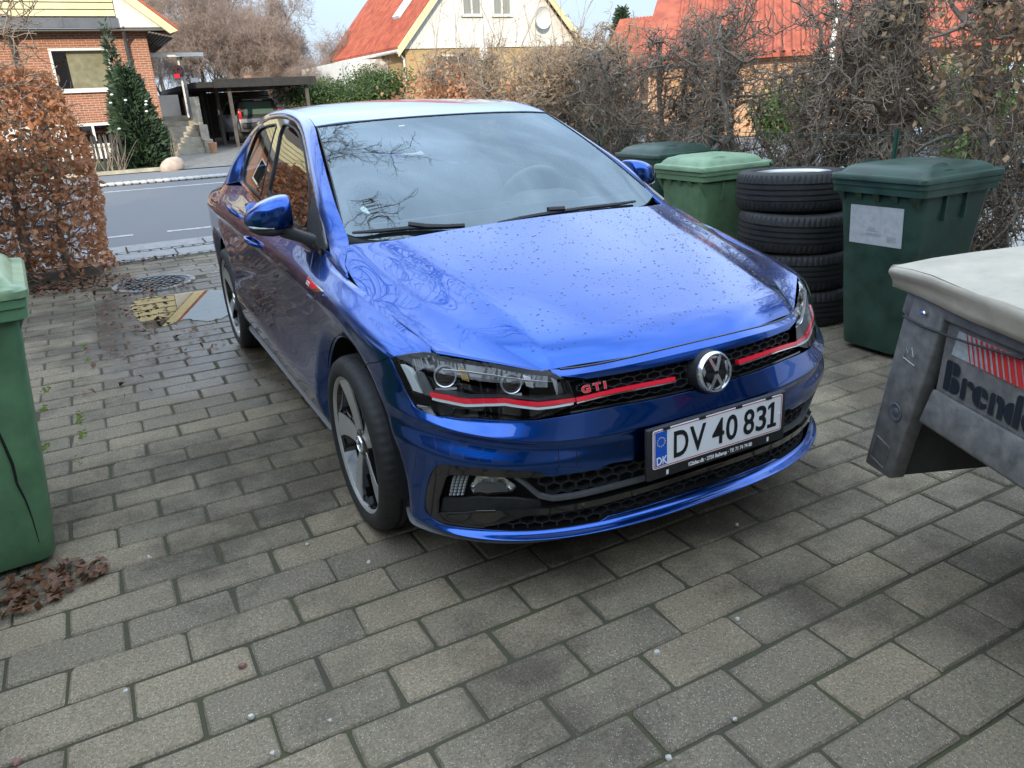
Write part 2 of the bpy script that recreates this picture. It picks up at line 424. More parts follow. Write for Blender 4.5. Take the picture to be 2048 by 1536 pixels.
def hexgrid(S, poly, pitch, wire, off, thick=.006, stretch=1.35, holes=()):
    """honeycomb bars inside a uv polygon"""
    mn, mxx = np.min(poly, 0), np.max(poly, 0); a = pitch/math.sqrt(3); V = []; F = []
    es = set(); c0 = (mn+mxx)/2
    nx = int((mxx[0]-mn[0])/(pitch*stretch))+3; ny = int((mxx[1]-mn[1])/(1.5*a))+3
    for j in range(-ny, ny+1):
        for i in range(-nx, nx+1):
            cx = (i+.5*(j % 2))*pitch; cy = j*1.5*a
            pts = [(round(cx+a*math.sin(k*math.pi/3), 5), round(cy+a*math.cos(k*math.pi/3), 5)) for k in range(6)]
            for k in range(6): es.add(tuple(sorted((pts[k], pts[(k+1) % 6]))))
    E_ = np.array(sorted(es)); E_[..., 0] *= stretch; E_ = E_+np.array([mn[0], c0[1]])
    mid = E_.mean(1); k = inside(mid, poly)&inside(E_[:, 0], poly)&inside(E_[:, 1], poly)
    for p, q in E_[k]:
        t = q-p; t = t/np.linalg.norm(t); n = np.array([-t[1], t[0]])*wire/2
        uv = np.array([p+n, p-n, q-n, q+n]); P = S.pos(uv); N = S.nor(uv); b = len(V)
        V += list(P+N*off)+list(P+N*(off-thick))
        F += [(b, b+1, b+2, b+3), (b, b+4, b+5, b+1), (b+2, b+6, b+7, b+3), (b+1, b+5, b+6, b+2), (b+3, b+7, b+4, b)]
    return V, F
# ------------------------------------------------------------------ materials of the car
def mat_paint():
    m, N, L, b = new_mat('blue_metallic_paint')
    setp(b, Base_Color=(.003, .070, .36), Metallic=1., Roughness=.24, Coat_Weight=1., Coat_Roughness=.01, Coat_IOR=1.55)
    tcn = N.new('ShaderNodeTexCoord'); vo = N.new('ShaderNodeTexVoronoi'); vo.inputs['Scale'].default_value = 1400
    L.new(tcn.outputs['Object'], vo.inputs['Vector'])
    bp = N.new('ShaderNodeBump'); bp.inputs['Strength'].default_value = .03; bp.inputs['Distance'].default_value = .002
    L.new(vo.outputs['Distance'], bp.inputs['Height']); L.new(bp.outputs[0], b.inputs['Normal'])
    return m
PAINT = mat_paint()
BLK = mat_plain('matte_black_plastic', (.018, .019, .021), .55, var=.3, scale=40, bump=.05, bscale=400)
GBLK = mat_plain('gloss_black', (.008, .008, .009), .06, coat=1.)
GREY = mat_plain('dark_grey_trim', (.09, .095, .10), .38, var=.15, scale=30)
DARK = mat_plain('shadow_black', (.006, .006, .006), .9)
CHROME = mat_plain('chrome', (.78, .79, .80), .06, metal=1.)
SILVER = mat_plain('machined_alloy', (.60, .59, .57), .32, metal=.65, var=.06, scale=20)
RED = mat_plain('red_trim', (.80, .012, .035), .22, coat=.6)
RUBBER = mat_plain('tyre_rubber', (.018, .018, .018), .62, var=.35, scale=18, bump=.1, bscale=150)
def mat_glass(name, tint, ior, rough=.0, refl=(1, 1, 1)):
    m, N, L, b = new_mat(name); N.remove(b); out = [n for n in N if n.type == 'OUTPUT_MATERIAL'][0]
    fr = N.new('ShaderNodeFresnel'); fr.inputs['IOR'].default_value = ior
    gl = N.new('ShaderNodeBsdfGlossy'); gl.inputs['Roughness'].default_value = rough; gl.inputs['Color'].default_value = (*refl, 1)
    tr = N.new('ShaderNodeBsdfTransparent'); tr.inputs['Color'].default_value = (*tint, 1)
    gm = N.new('ShaderNodeNewGeometry'); iv = N.new('ShaderNodeMath'); iv.operation = 'SUBTRACT'; iv.inputs[0].default_value = 1; L.new(gm.outputs['Backfacing'], iv.inputs[1])   # a thin sheet: no total reflection from behind
    fm = N.new('ShaderNodeMath'); fm.operation = 'MULTIPLY'; L.new(fr.outputs[0], fm.inputs[0]); L.new(iv.outputs[0], fm.inputs[1])
    ms = N.new('ShaderNodeMixShader'); L.new(fm.outputs[0], ms.inputs[0]); L.new(tr.outputs[0], ms.inputs[1]); L.new(gl.outputs[0], ms.inputs[2]); L.new(ms.outputs[0], out.inputs['Surface'])
    return m
WGLASS = mat_glass('windscreen_glass', (.66, .72, .70), 2.45, 0, (.74, .90, 1.0))
SGLASS = mat_glass('side_glass', (.35, .40, .38), 2.7)
LENS = mat_glass('headlamp_lens', (.93, .94, .94), 1.38)

CAR = empty('hatchback_car', (0, 0, 0), 0, 'glossy blue five-door hatchback with red grille strip parked on the driveway', 'car')

# ------------------------------------------------------------------ wrap surface: bumper, fender, doors, quarter panel, tail
BPL = np.array([(0, -.842), (.175, -.836), (.355, -.806), (.53, -.748), (.665, -.665), (.765, -.56), (.832, -.43), (.858, -.25), (.868, 0), (.870, .15), (.870, .28), (.870, .42), (.870, 1.0), (.871, 1.5), (.873, 2.0), (.8755, 2.55), (.862, 2.88), (.81, 3.08), (.6, 3.19), (0, 3.235)])
_t = np.gradient(BPL, axis=0); _t[0] = (1, 0); _t[-1] = (-1, 0); _t /= np.linalg.norm(_t, axis=1)[:, None]; BN = np.stack([_t[:, 1], -_t[:, 0]], 1)
def ring(z, ins): return np.concatenate([BPL - BN*np.asarray(ins)[:, None], np.asarray(z)[:, None]], 1)
#            x0    .175  .355  .53   .665  .765  .832  arch  y0    .15   .28   .42   1.0   1.5   2.0   2.55  2.88  3.08  .6    0
r0 = ring([.205, .205, .203, .203, .203, .205, .21, .215, .20, .19, .19, .19, .19, .19, .19, .20, .26, .29, .30, .30],
          [.03, .03, .03, .03, .03, .03, .02, .02, .06, .06, .06, .06, .06, .06, .06, .05, .03, .03, .03, .03])
r1 = ring([.238, .236, .229, .225, .224, .226, .24, .25, .26, .26, .26, .26, .26, .27, .285, .30, .32, .33, .34, .34],
          [-.010, -.010, -.010, -.010, -.008, -.004, .006, .012, .02, .022, .022, .022, .022, .022, .02, .015, .01, .01, .01, .01])
r2 = ring([.264, .261, .252, .246, .246, .25, .27, .29, .31, .33, .335, .34, .36, .38, .41, .42, .42, .42, .42, .42],
          [.022, .022, .022, .021, .018, .010, .005, .006, .010, .008, .005, .003, .000, .000, .000, .004, .006, .005, .0, .0])
r3 = ring([.435, .436, .442, .440, .436, .432, .44, .45, .48, .49, .50, .50, .51, .52, .53, .54, .54, .54, .54, .54],
          [.0, .0, .0, -.002, -.006, -.004, .002, .004, .006, .008, .010, .011, .011, .010, .008, .004, .004, .0, .0, .0])
r4 = ring([.480, .479, .472, .468, .470, .487, .50, .52, .57, .59, .60, .61, .62, .63, .64, .65, .65, .65, .65, .65],
          [.002, .002, .001, -.004, -.008, -.010, -.002, .003, .008, .012, .014, .015, .015, .014, .012, .006, .004, .0, .0, .0])
r5 = ring([.520, .519, .510, .508, .521, .535, .55, .57, .66, .69, .70, .71, .73, .74, .75, .76, .76, .76, .76, .76],
          [.001, .001, .003, .006, .012, .012, .006, .006, .008, .014, .018, .019, .019, .018, .016, .01, .006, .0, .0, .0])
r6 = ring([.535, .534, .529, .530, .549, .569, .592, .63, .74, .765, .77, .775, .795, .81, .825, .84, .85, .85, .85, .85],
          [-.003, -.003, -.003, -.003, -.002, 0, .003, .007, .007, .014, .019, .020, .020, .019, .017, .012, .008, .0, .01, .01])
r7 = ring([.602, .603, .603, .591, .583, .590, .63, .70, .785, .785, .79, .797, .82, .835, .85, .865, .875, .88, .88, .88],
          [.022, .022, .022, .022, .022, .020, .012, .010, .004, .001, .0, .0, .0, .0, .0, .002, .006, .01, .02, .02])
r8 = ring([.690, .690, .689, .684, .688, .700, .722, .755, .812, .822, .828, .834, .855, .87, .885, .90, .92, .93, .93, .93],
          [.046, .046, .046, .048, .052, .044, .022, .014, .016, .013, .012, .012, .012, .012, .014, .018, .03, .05, .06, .06])
r9 = np.array([(0, -.787, .712), (.168, -.781, .711), (.34, -.757, .705), (.497, -.70, .700), (.617, -.608, .715), (.708, -.508, .742), (.753, -.38, .772), (.773, -.2, .811), (.788, -.03, .846), (.797, .12, .872), (.802, .27, .887), (.803, .42, .902), (.815, 1.0, .945), (.816, 1.5, .975), (.81, 2.0, 1.0), (.80, 2.55, 1.02), (.78, 2.85, 1.03), (.55, 3.0, 1.03), (.42, 3.08, 1.03), (0, 3.11, 1.03)])
r10 = np.array([(0, -.768, .729), (.165, -.761, .726), (.33, -.737, .717), (.484, -.677, .711), (.602, -.588, .732), (.692, -.492, .755), (.733, -.345, .784), (.753, -.17, .822), (.769, -.01, .855), (.778, .12, .869), (.784, .27, .902), (.783, .42, .934), (.803, 1.0, .964), (.803, 1.5, .992), (.795, 2.0, 1.026), (.78, 2.55, 1.06), (.755, 2.82, 1.07), (.49, 2.95, 1.08), (.36, 3.02, 1.08), (0, 3.05, 1.08)])
def gs_x(y, z):
    return .762 - .030*np.maximum(0, y-1.4)**2 - .05*np.maximum(0, .6-y)**2 - .38*np.maximum(z-1., -.07) - .25*np.maximum(0, z-1.)**2
for k in range(12, 17): r10[k, 0] = gs_x(r10[k, 1], r10[k, 2])+.005; r9[k, 0] = r10[k, 0]+.027; r9[k, 2] = r10[k, 2]-.042
for k, p in ((15, (.775, 2.50, 1.008)), (16, (.695, 2.80, 1.03)), (17, (.53, 2.95, 1.06))): r10[k] = p; r9[k] = (p[0]+.03, p[1]+.02, p[2]-.045)
WR = np.stack([r0, r1, r2, r3, r4, r5, r6, r7, r8, r9, r10], 1)
WC = [(-0., 0., .312, .437), (0., 2.549, .312, .435)]
def arch_disp(D):
    d = np.zeros(D.shape[:2])
    for _, y, z, rr in WC:
        rho = np.hypot(D[..., 1]-y, D[..., 2]-z); d = np.where((rho < rr)&(D[..., 0] > .5), -np.clip(rr-rho, 0, .1)*.55, d)
    return d
W = Surf(WR, cv=(1, 6, 7, 9), du=.012, dv=.006, smu=40, smv=2, disp=arch_disp, symu=True)
UST = W.ku                     # metric u of the stations
def uat_x(x): return float(np.interp(x, BPL[:7, 0], UST[:7]))
def uat_y(y): return float(np.interp(y, BPL[6:18, 1], UST[6:18]))

# traced outlines (photo pixels of the visible half)
HL = [(780, 718), (795, 711.5), (810, 706.6), (826, 703.8), (841, 702.6), (862, 703.5), (878, 709.7), (924, 718), (985, 725), (1046, 733), (1096, 738.5), (1122, 752.5), (1141, 768), (1153, 800), (1148, 811), (1107, 830.5), (1069, 840.5), (1015, 841), (954, 837), (893, 832.5), (850, 825.5), (829, 813.7), (813, 789), (795, 751)]
HLuv = W.px(HL)
SHUT = W.px([(727, 737), (752, 725), (775, 716.5)])
OPEN = [(875, 931), (886, 928), (985, 936), (1064, 942), (1086, 948), (1095, 954), (1138, 948), (1200, 938)]
OPENb = [(1200, 1043), (1138, 1054), (1046, 1063), (970, 1060), (924, 1055.5), (878, 1048), (856, 1032.5), (847, 1017), (849, 987), (859, 950)]
OPt = W.px(OPEN); OPb = W.px(OPENb)
openuv = np.concatenate([smoothpoly(OPt, 1), W.ringuv(3, OPt[-1, 0]-.03, 0, 14), W.ringuv(2, 0, OPb[0, 0]-.03, 14)+[0, .004], smoothpoly(OPb, 1)])
def arc_yz(yc, zc, r, a0, a1, n=24):
    return [(yc-r*math.cos(R(a)), zc+r*math.sin(R(a))) for a in np.linspace(a0, a1, n)]
RA = .375
# ---- bumper
_gb = W.ringuv(7, 0, uat_x(.34), 18)
_hlb = HLuv[[16, 17, 18, 19, 20, 21, 22, 23, 0]]
_ar = W.yz(arc_yz(0, .312, RA, 66, -16, 26), umax=uat_y(-.05))
bump_out = np.concatenate([_gb, _hlb, SHUT[::-1], _ar, W.ringuv(0, _ar[-1, 0], 0, 60)])
panel('bumper', W, bump_out, [openuv], PAINT, CAR, res=.016, edge=.01, side='centre')
# ---- fenders, doors, tail, sills
_shr = SHUT
_top = HLuv[[0, 1, 2, 3, 4, 5]]
_gapF = W.px([(625, 509), (619, 546), (615, 570), (613.5, 600), (614, 626), (620, 680), (634, 750), (645, 813)])
_gapF = smoothpoly(_gapF, 1)
UF0, UF1 = _top[-1, 0], _gapF[0, 0]
_vs1 = float(W.kv[1])+.018
_a = W.yz(arc_yz(0, .312, RA, 180-2, 66, 34), umax=uat_y(.6))
fend = np.concatenate([_shr, _top, W.ringuv(10, UF0+.008, UF1, 70), _gapF, [[_gapF[-1, 0], _vs1], [_a[0, 0], _vs1]], _a])
panel('fender', W, fend, [], PAINT, CAR, res=.016, edge=.01)
_g2 = W.yz([(1.405, 1.02), (1.44, .9), (1.452, .8), (1.455, .7), (1.445, .5), (1.425, .30)], umax=uat_y(2.))
door_f = np.concatenate([_gapF, [[_gapF[-1, 0], _vs1], [_g2[-1, 0], _vs1]], _g2[::-1], [[_g2[0, 0], W.kv[10]]], W.ringuv(10, _g2[0, 0], UF1, 40)[1:]])
DF = panel('front_door', W, door_f, [], PAINT, CAR, res=.02, edge=.012)
_g3 = W.yz([(2.12, 1.06), (2.16, .95), (2.175, .85), (2.16, .72), (2.115, .60), (2.075, .45), (2.06, .31)], umax=uat_y(2.5))
door_r = np.concatenate([[[_g2[0, 0], W.kv[10]]], _g2, [[_g2[-1, 0], _vs1], [_g3[-1, 0], _vs1]], _g3[::-1], [[_g3[0, 0], W.kv[10]]], W.ringuv(10, _g3[0, 0], _g2[0, 0], 40)[1:-1]])
DR = panel('rear_door', W, door_r, [], PAINT, CAR, res=.02, edge=.012)
_a2 = W.yz(arc_yz(2.549, .312, RA, -12, 192, 46), umax=uat_y(3.0))
tail = np.concatenate([[[_g3[0, 0], W.kv[10]]], _g3, [[_g3[-1, 0], _vs1], [_a2[0, 0], _vs1-.004]], _a2, W.ringuv(0, _a2[-1, 0], W.ku[-1], 30), W.ringuv(10, W.ku[-1], _g3[0, 0], 50)])
panel('rear_body', W, tail, [], PAINT, CAR, res=.03, edge=.02, side='centre')
sill = np.concatenate([W.ringuv(0, uat_y(.395), uat_y(2.165), 40), np.stack([np.linspace(uat_y(2.165), uat_y(.395), 40), np.full(40, _vs1-.003)], 1)])
panel('sill', W, sill, [], PAINT, CAR, res=.03, edge=.03)
_sk = np.stack([np.linspace(uat_y(.39), uat_y(2.17), 50), np.full(50, W.kv[0]+.014)], 1)
V_, F_ = ribbon(W, _sk, .020, .016, .03); mirrored('sill_skirt', V_, F_, GREY, CAR)
# black door bottoms and body shadow box inside, so that gaps look into the dark
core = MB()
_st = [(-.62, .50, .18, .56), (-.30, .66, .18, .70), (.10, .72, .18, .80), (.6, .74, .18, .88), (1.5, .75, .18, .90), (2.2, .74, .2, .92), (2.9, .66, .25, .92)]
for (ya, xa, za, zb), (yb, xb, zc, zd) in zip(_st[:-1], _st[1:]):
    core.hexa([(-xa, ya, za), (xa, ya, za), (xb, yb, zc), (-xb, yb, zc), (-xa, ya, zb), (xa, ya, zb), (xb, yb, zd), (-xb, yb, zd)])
# ---- hood
HP = [
 [(0, -.768, .729), (.25, -.752, .7225), (.452, -.692, .7125), (.484, -.677, .711), (.712, -.478, .761)],
 [(0, -.757, .747), (.25, -.741, .741), (.455, -.682, .728), (.496, -.651, .721), (.7145, -.465, .7635)],
 [(0, -.725, .770), (.25, -.712, .765), (.459, -.655, .755), (.522, -.596, .742), (.719, -.44, .768)],
 [(0, -.60, .806), (.25, -.588, .802), (.458, -.545, .7935), (.568, -.50, .776), (.729, -.36, .780)],
 [(0, -.40, .853), (.27, -.39, .850), (.475, -.35, .843), (.628, -.30, .823), (.744, -.23, .809)],
 [(0, -.20, .900), (.28, -.19, .897), (.492, -.17, .887), (.665, -.10, .864), (.757, -.11, .835)],
 [(0, .00, .947), (.29, .01, .943), (.522, .03, .928), (.687, .10, .908), (.771, .06, .862)],
 [(0, .09, .969), (.29, .10, .964), (.536, .115, .947), (.699, .19, .930), (.770, .125, .880)],
 [(0, .15, .985), (.29, .165, .979), (.547, .19, .964), (.711, .283, .953), (.760, .175, .906)]]
HP = np.array(HP)
_s = np.concatenate([[0], np.cumsum(np.linalg.norm(np.diff(HP[:, 0], axis=0), axis=1))])      # fair the columns behind the front roll
for _c in range(HP.shape[1]):
    for _k in range(3):
        _w = np.ones(len(_s)); _w[:2] = 0; _w[2] = 3; _w[-1] = 3
        _p = np.polyfit(_s[2:], HP[2:, _c, _k], 3, w=_w[2:]); HP[3:, _c, _k] = np.polyval(_p, _s[3:])
# a shallow valley outside the dome crease
_v = (HP[:, 2]*.55+HP[:, 3]*.45); _v[:, 2] -= np.array([0, .0005, .001, .002, .0026, .0026, .0024, .002, .0016])
HP = np.concatenate([HP[:, :2], (HP[:, 1:2]*.3+HP[:, 2:3]*.7)+np.array([0, 0, .0012]), HP[:, 2:3], _v[:, None], HP[:, 3:]], 1)
HD = Surf(HP, cv=(3, 5), cu=(), du=.012, dv=.012, smu=26, smv=2, symv=True)
if HD.N[10, 10, 2] < 0: HD.flip = True; HD.normals()
ku, kv = HD.ku, HD.kv
hood_out = np.concatenate([np.stack([np.full(40, ku[0]), np.linspace(kv[0], kv[-1], 40)], 1), np.stack([np.linspace(ku[0], ku[-1], 50), np.full(50, kv[-1])], 1)[1:], np.stack([np.full(40, ku[-1]), np.linspace(kv[-1], kv[0], 40)], 1)[1:], np.stack([np.linspace(ku[-1], ku[0], 50), np.full(50, kv[0])], 1)[1:-1]])
HOOD = panel('hood', HD, hood_out, [], PAINT, CAR, res=.014, edge=.012, gap=.002, flange=.014, side='centre')[0]
# grey seal under the hood edge and painted bar above the grille
V_, F_ = ribbon(W, W.ringuv(10, 0, uat_x(.478), 40)-[0, .0045], .0055, .0030, .016); centred('hood_seal', V_, F_, GREY, CAR)
bar = np.concatenate([W.ringuv(10, 0, uat_x(.478), 30)-[0, .010], HLuv[[10, 11]]-[.006, 0], W.ringuv(8, uat_x(.40), 0, 30)])
panel('grille_bar', W, bar, [], PAINT, CAR, res=.02, edge=.012, gap=0, side='centre')

# ---- greenhouse
_y, _z = np.meshgrid(np.linspace(.1, 2.95, 44), np.linspace(.88, 1.42, 17), indexing='ij')
GS = Surf(np.stack([gs_x(_y, _z), _y, _z], -1), du=.02, dv=.02, smu=0, smv=0)
if GS.N[5, 5, 0] < 0: GS.flip = True; GS.normals()
seal_px = [(649, 485), (638, 428), (628, 385), (616, 326), (609, 290), (602, 262), (593, 247), (580, 239.5), (566, 236.5), (552, 237), (537, 240), (523, 244)]
SEAL = GS.px(seal_px)
SEAL3 = GS.pos(SEAL)
gF = GS.px([(534, 397), (549, 326), (563, 250), (575, 248), (593, 259), (605, 285), (613, 326), (621, 388), (616, 452), (596, 455)])
gR = GS.px([(484, 362), (491, 326), (512, 268), (522, 255.5), (542, 249.5), (555, 248.5), (546, 275), (537, 318), (523, 388), (520, 391), (502, 378)])
for nm, G_ in (('front', gF), ('rear', gR)): pass
_sl = smoothpoly(SEAL, 1)
_belt = GS.yz([(.36, .922), (.45, .934), (.7, .949), (1.0, .965), (1.5, .993), (2.0, 1.027), (2.35, 1.048)])
_rear_up = GS.yz([(2.35, 1.048), (2.38, 1.12), (2.33, 1.22), (2.20, 1.318)])
frame_out = np.concatenate([_sl, _rear_up[::-1][:-1], _belt[::-1][:-1], GS.yz([(.34, .93)])])
panel('window_frame', GS, frame_out, [smoothpoly(gF, 1, True), smoothpoly(gR, 1, True)], GBLK, CAR, res=.03, edge=.015, gap=.002)
for nm, G_ in (('front_side_window', gF), ('rear_side_window', gR)):
    panel(nm, GS, smoothpoly(G_, 1, True), [], SGLASS, CAR, res=.04, edge=.02, gap=0, flange=0, off=-.006)
    V_, F_ = ribbon(GS, resample(smoothpoly(G_, 1, True), .02), .004, .003, .008, closed=True); mirrored('window_trim', V_, F_, BLK, CAR)
V_, F_ = ribbon(GS, resample(_belt, .03, False)-[0, .004], .008, .006, .014); mirrored('belt_trim', V_, F_, GBLK, CAR)
# pillar and roof rail strip
A_ = np.array([(.778, .118, .870), (.7575, .176, .908), (.736, .230, .940), (.714, .284, .964), (.682, .50, 1.082), (.636, .76, 1.207), (.605, .92, 1.281), (.579, 1.043, 1.334), (.566, 1.15, 1.362), (.557, 1.3, 1.386), (.552, 1.5, 1.402), (.548, 1.75, 1.407), (.542, 2.1, 1.393), (.50, 2.45, 1.35), (.42, 2.75, 1.29)])
for _i, _uv in enumerate(((ku[-2]+.01, kv[-1]), (ku[-1], kv[-1]), (ku[-1], (kv[-1]+kv[5])/2), (ku[-1], kv[5]))):     # meet the hood's rear corner
    A_[_i] = HD.pos(np.array([_uv]))[0]+np.array([.003, .003, 0])*(1 if _i else .7)
s3 = SEAL3*[1, 1, 1]
def along_seal(f):
    k = np.concatenate([[0], np.cumsum(np.linalg.norm(np.diff(s3, axis=0), axis=1))]); k /= k[-1]
    return np.array([np.interp(f, k, s3[:, i]) for i in range(3)]).T
def seal_at_y(y):
    return np.array([gs_x(0, 0)*0, 0, 0])
_fs = along_seal(np.linspace(0, 1, 200))
def seal_near(p):   # closest seal point for a station, by height on the pillar and by y on the roof
    return p
B_ = [(.779, .119, .869), (.786, .20, .885), (.785, .27, .902), (.783, .385, .929)]
for yy in (.56, .80, .97, 1.10, 1.22, 1.40, 1.60, 1.85):
    i = np.abs(_fs[:, 1]-yy).argmin(); B_.append(tuple(_fs[i]))
B_ += [(gs_x(2.10, 1.340)+.002, 2.10, 1.340), (.578, 2.34, 1.335), (.458, 2.68, 1.307)]
A_ = A_[:len(B_)]; B_ = np.array(B_)
rows = []
for i, (a, b) in enumerate(zip(A_, B_)):
    out = np.array([1., 0, 0])*.6+np.array([0, 0, 1.])*.8
    d = b-a; L_ = np.linalg.norm(d); bul = min(.009, L_*.14)
    t = (A_[min(i+1, len(A_)-1)]-A_[max(i-1, 0)]); nn = np.cross(d, t); nn = nn/(np.linalg.norm(nn)+1e-9)
    if nn@np.array([.6, -.1, .8]) < 0: nn = -nn
    rows.append([a, a+d*.30+nn*bul*.85, a+d*.62+nn*bul, a+d*.86+nn*bul*.55, b])
PS = Surf(np.array(rows), du=.02, dv=.006, smu=3, smv=1)
if PS.N[30, 8]@np.array([.6, 0, .8]) < 0: PS.flip = True; PS.normals()
def fullrect(S, n=60, m=12):
    a, b = S.tu, S.tv
    return np.concatenate([np.stack([np.linspace(a[0], a[-1], n), np.full(n, b[0])], 1), np.stack([np.full(m, a[-1]), np.linspace(b[0], b[-1], m)], 1)[1:], np.stack([np.linspace(a[-1], a[0], n), np.full(n, b[-1])], 1)[1:], np.stack([np.full(m, a[0]), np.linspace(b[-1], b[0], m)], 1)[1:-1]])
panel('pillar_rail', PS, fullrect(PS, 90, 10), [], PAINT, CAR, res=.012, edge=.014, gap=.001)
# windscreen
wb = np.array([(0, .195, .965), (.25, .205, .960), (.5, .245, .952), (.64, .30, .955), (.705, .345, .984)])
wt = np.array([(0, .955, 1.354), (.2, .965, 1.3525), (.4, .993, 1.346), (.52, 1.018, 1.3385), (.573, 1.037, 1.334)])
rows = []
for k in np.linspace(0, 1, 7):
    r_ = wb*(1-k)+wt*k; r_[:, 2] += .022*math.sin(math.pi*k)*np.array([1, 1, .95, .85, .55]); r_[:, 1] -= .012*math.sin(math.pi*k); rows.append(r_)
WS = Surf(np.array(rows), du=.025, dv=.02, smu=6, smv=8, symv=True)
if WS.N[3, 3, 2] < 0: WS.flip = True; WS.normals()
panel('windscreen', WS, fullrect(WS, 30, 30), [], WGLASS, CAR, res=.04, edge=.03, gap=.003, flange=0, side='centre')
# black ceramic border of the glass
a0, a1, b1 = WS.tu[0], WS.tu[-1], WS.tv[-1]
fr_in = np.array([(a0+.10, 0), (a0+.10, b1-.10), (a0+.14, b1-.060), (a0+.22, b1-.043), (a1-.09, b1-.030), (a1-.05, b1-.045), (a1-.035, b1-.10), (a1-.035, .12), (a1-.05, .10), (a1-.085, .09), (a1-.115, .03), (a1-.13, 0)])
fr_out = np.array([(a0, 0), (a0, b1), (a1, b1), (a1, 0)])
ring_poly = np.concatenate([fr_out, fr_in[::-1]])
panel('ceramic_border', WS, ring_poly, [], DARK, CAR, res=.03, edge=.02, gap=0, flange=0, off=-.005, side='centre')
V_, F_ = ribbon(WS, np.stack([np.linspace(a0+.06, a1, 40), np.full(40, b1-.001)], 1), .006, .003, .01); mirrored('windscreen_seal', V_, F_, BLK, CAR)
V_, F_ = ribbon(WS, np.stack([np.full(40, a1-.001), np.linspace(0, b1, 40)], 1), .007, .003, .01); centred('header_seal', V_, F_, BLK, CAR)
# roof
rc = np.array([(0, .965, 1.356), (0, 1.10, 1.384), (0, 1.3, 1.409), (0, 1.6, 1.427), (0, 2.0, 1.424), (0, 2.4, 1.398), (0, 2.75, 1.345)])
rm = np.array([(.32, .99, 1.3505), (.32, 1.12, 1.378), (.31, 1.31, 1.403), (.305, 1.6, 1.421), (.30, 2.0, 1.417), (.295, 2.4, 1.389), (.29, 2.74, 1.335)])
re = np.array([(.575, 1.05, 1.3365), (.564, 1.155, 1.362), (.5555, 1.32, 1.386), (.5505, 1.6, 1.4035), (.544, 2.0, 1.397), (.505, 2.4, 1.355), (.42, 2.72, 1.293)])
rq = rm*.45+re*.55; rq[:, 2] += .004
RF = Surf(np.stack([rc, rm, rq, re], 1), du=.03, dv=.03, smu=1, smv=1, symv=True)
if RF.N[3, 3, 2] < 0: RF.flip = True; RF.normals()
panel('roof', RF, fullrect(RF, 40, 20), [], PAINT, CAR, res=.03, edge=.02, gap=.0015, side='centre')
V_, F_ = ribbon(RF, np.stack([np.linspace(RF.tu[0], RF.tu[-1], 40), np.full(40, RF.tv[-1])], 1), .006, -.001, .008); mirrored('roof_ditch_trim', V_, F_, BLK, CAR)
# tailgate glass and rear quarter closing panel
tg = np.array([[(0, 2.75, 1.343), (.25, 2.74, 1.335), (.42, 2.72, 1.292)], [(0, 2.95, 1.21), (.28, 2.93, 1.205), (.46, 2.80, 1.19)], [(0, 3.05, 1.08), (.30, 3.03, 1.08), (.49, 2.94, 1.08)]])
TG = Surf(tg, du=.04, dv=.04, smu=0, smv=0)
if TG.N[1, 1, 1] < 0: TG.flip = True; TG.normals()
panel('tailgate', TG, fullrect(TG, 16, 16), [], PAINT, CAR, res=.06, edge=.04, gap=.002, side='centre')
panel('tailgate_window', TG, np.array([(TG.tu[0]+.05, 0), (TG.tu[-1]-.05, 0), (TG.tu[-1]-.05, TG.tv[-1]-.12), (TG.tu[0]+.05, TG.tv[-1]-.12)]), [], GBLK, CAR, res=.06, edge=.04, gap=0, off=.003, side='centre')
_c0 = GS.pos(GS.yz([(2.35, 1.030), (2.385, 1.10), (2.335, 1.215), (2.24, 1.29), (2.10, 1.338)]))
_c1 = np.array([(.783, 2.44, 1.012), (.737, 2.45, 1.10), (.663, 2.43, 1.212), (.607, 2.38, 1.290), (.572, 2.28, 1.342)])
_c2 = np.array([(.690, 2.80, 1.03), (.60, 2.80, 1.10), (.53, 2.78, 1.20), (.48, 2.73, 1.262), (.455, 2.68, 1.305)])
QP = Surf(np.stack([_c0, _c0*.5+_c1*.5+[.006, 0, 0], _c1, _c2], 1), du=.02, dv=.02, smu=1, smv=3)
if QP.N[3, 3, 0] < 0: QP.flip = True; QP.normals()
panel('quarter_pillar', QP, fullrect(QP, 20, 20), [], PAINT, CAR, res=.03, edge=.02, gap=0)
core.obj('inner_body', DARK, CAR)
Z3 = lambda L: [(740+x*.306, 650+y*.306) for x, y in L]
Z4 = lambda L: [(1120+x*.3776, 520+y*.3776) for x, y in L]
WHITEP = mat_plain('white_plate', (.78, .79, .80), .35)
def place(me, name, o, X, Y, Zv, parent):
    """a mesh drawn in the xy plane put at o with axes X, Y, Z"""
    ob = bpy.data.objects.new(name, me); link(ob, parent)
    ob.matrix_world = Matrix(((X[0], Y[0], Zv[0], o[0]), (X[1], Y[1], Zv[1], o[1]), (X[2], Y[2], Zv[2], o[2]), (0, 0, 0, 1)))
    return ob
def nrm(v): v = np.asarray(v, float); return v/np.linalg.norm(v)
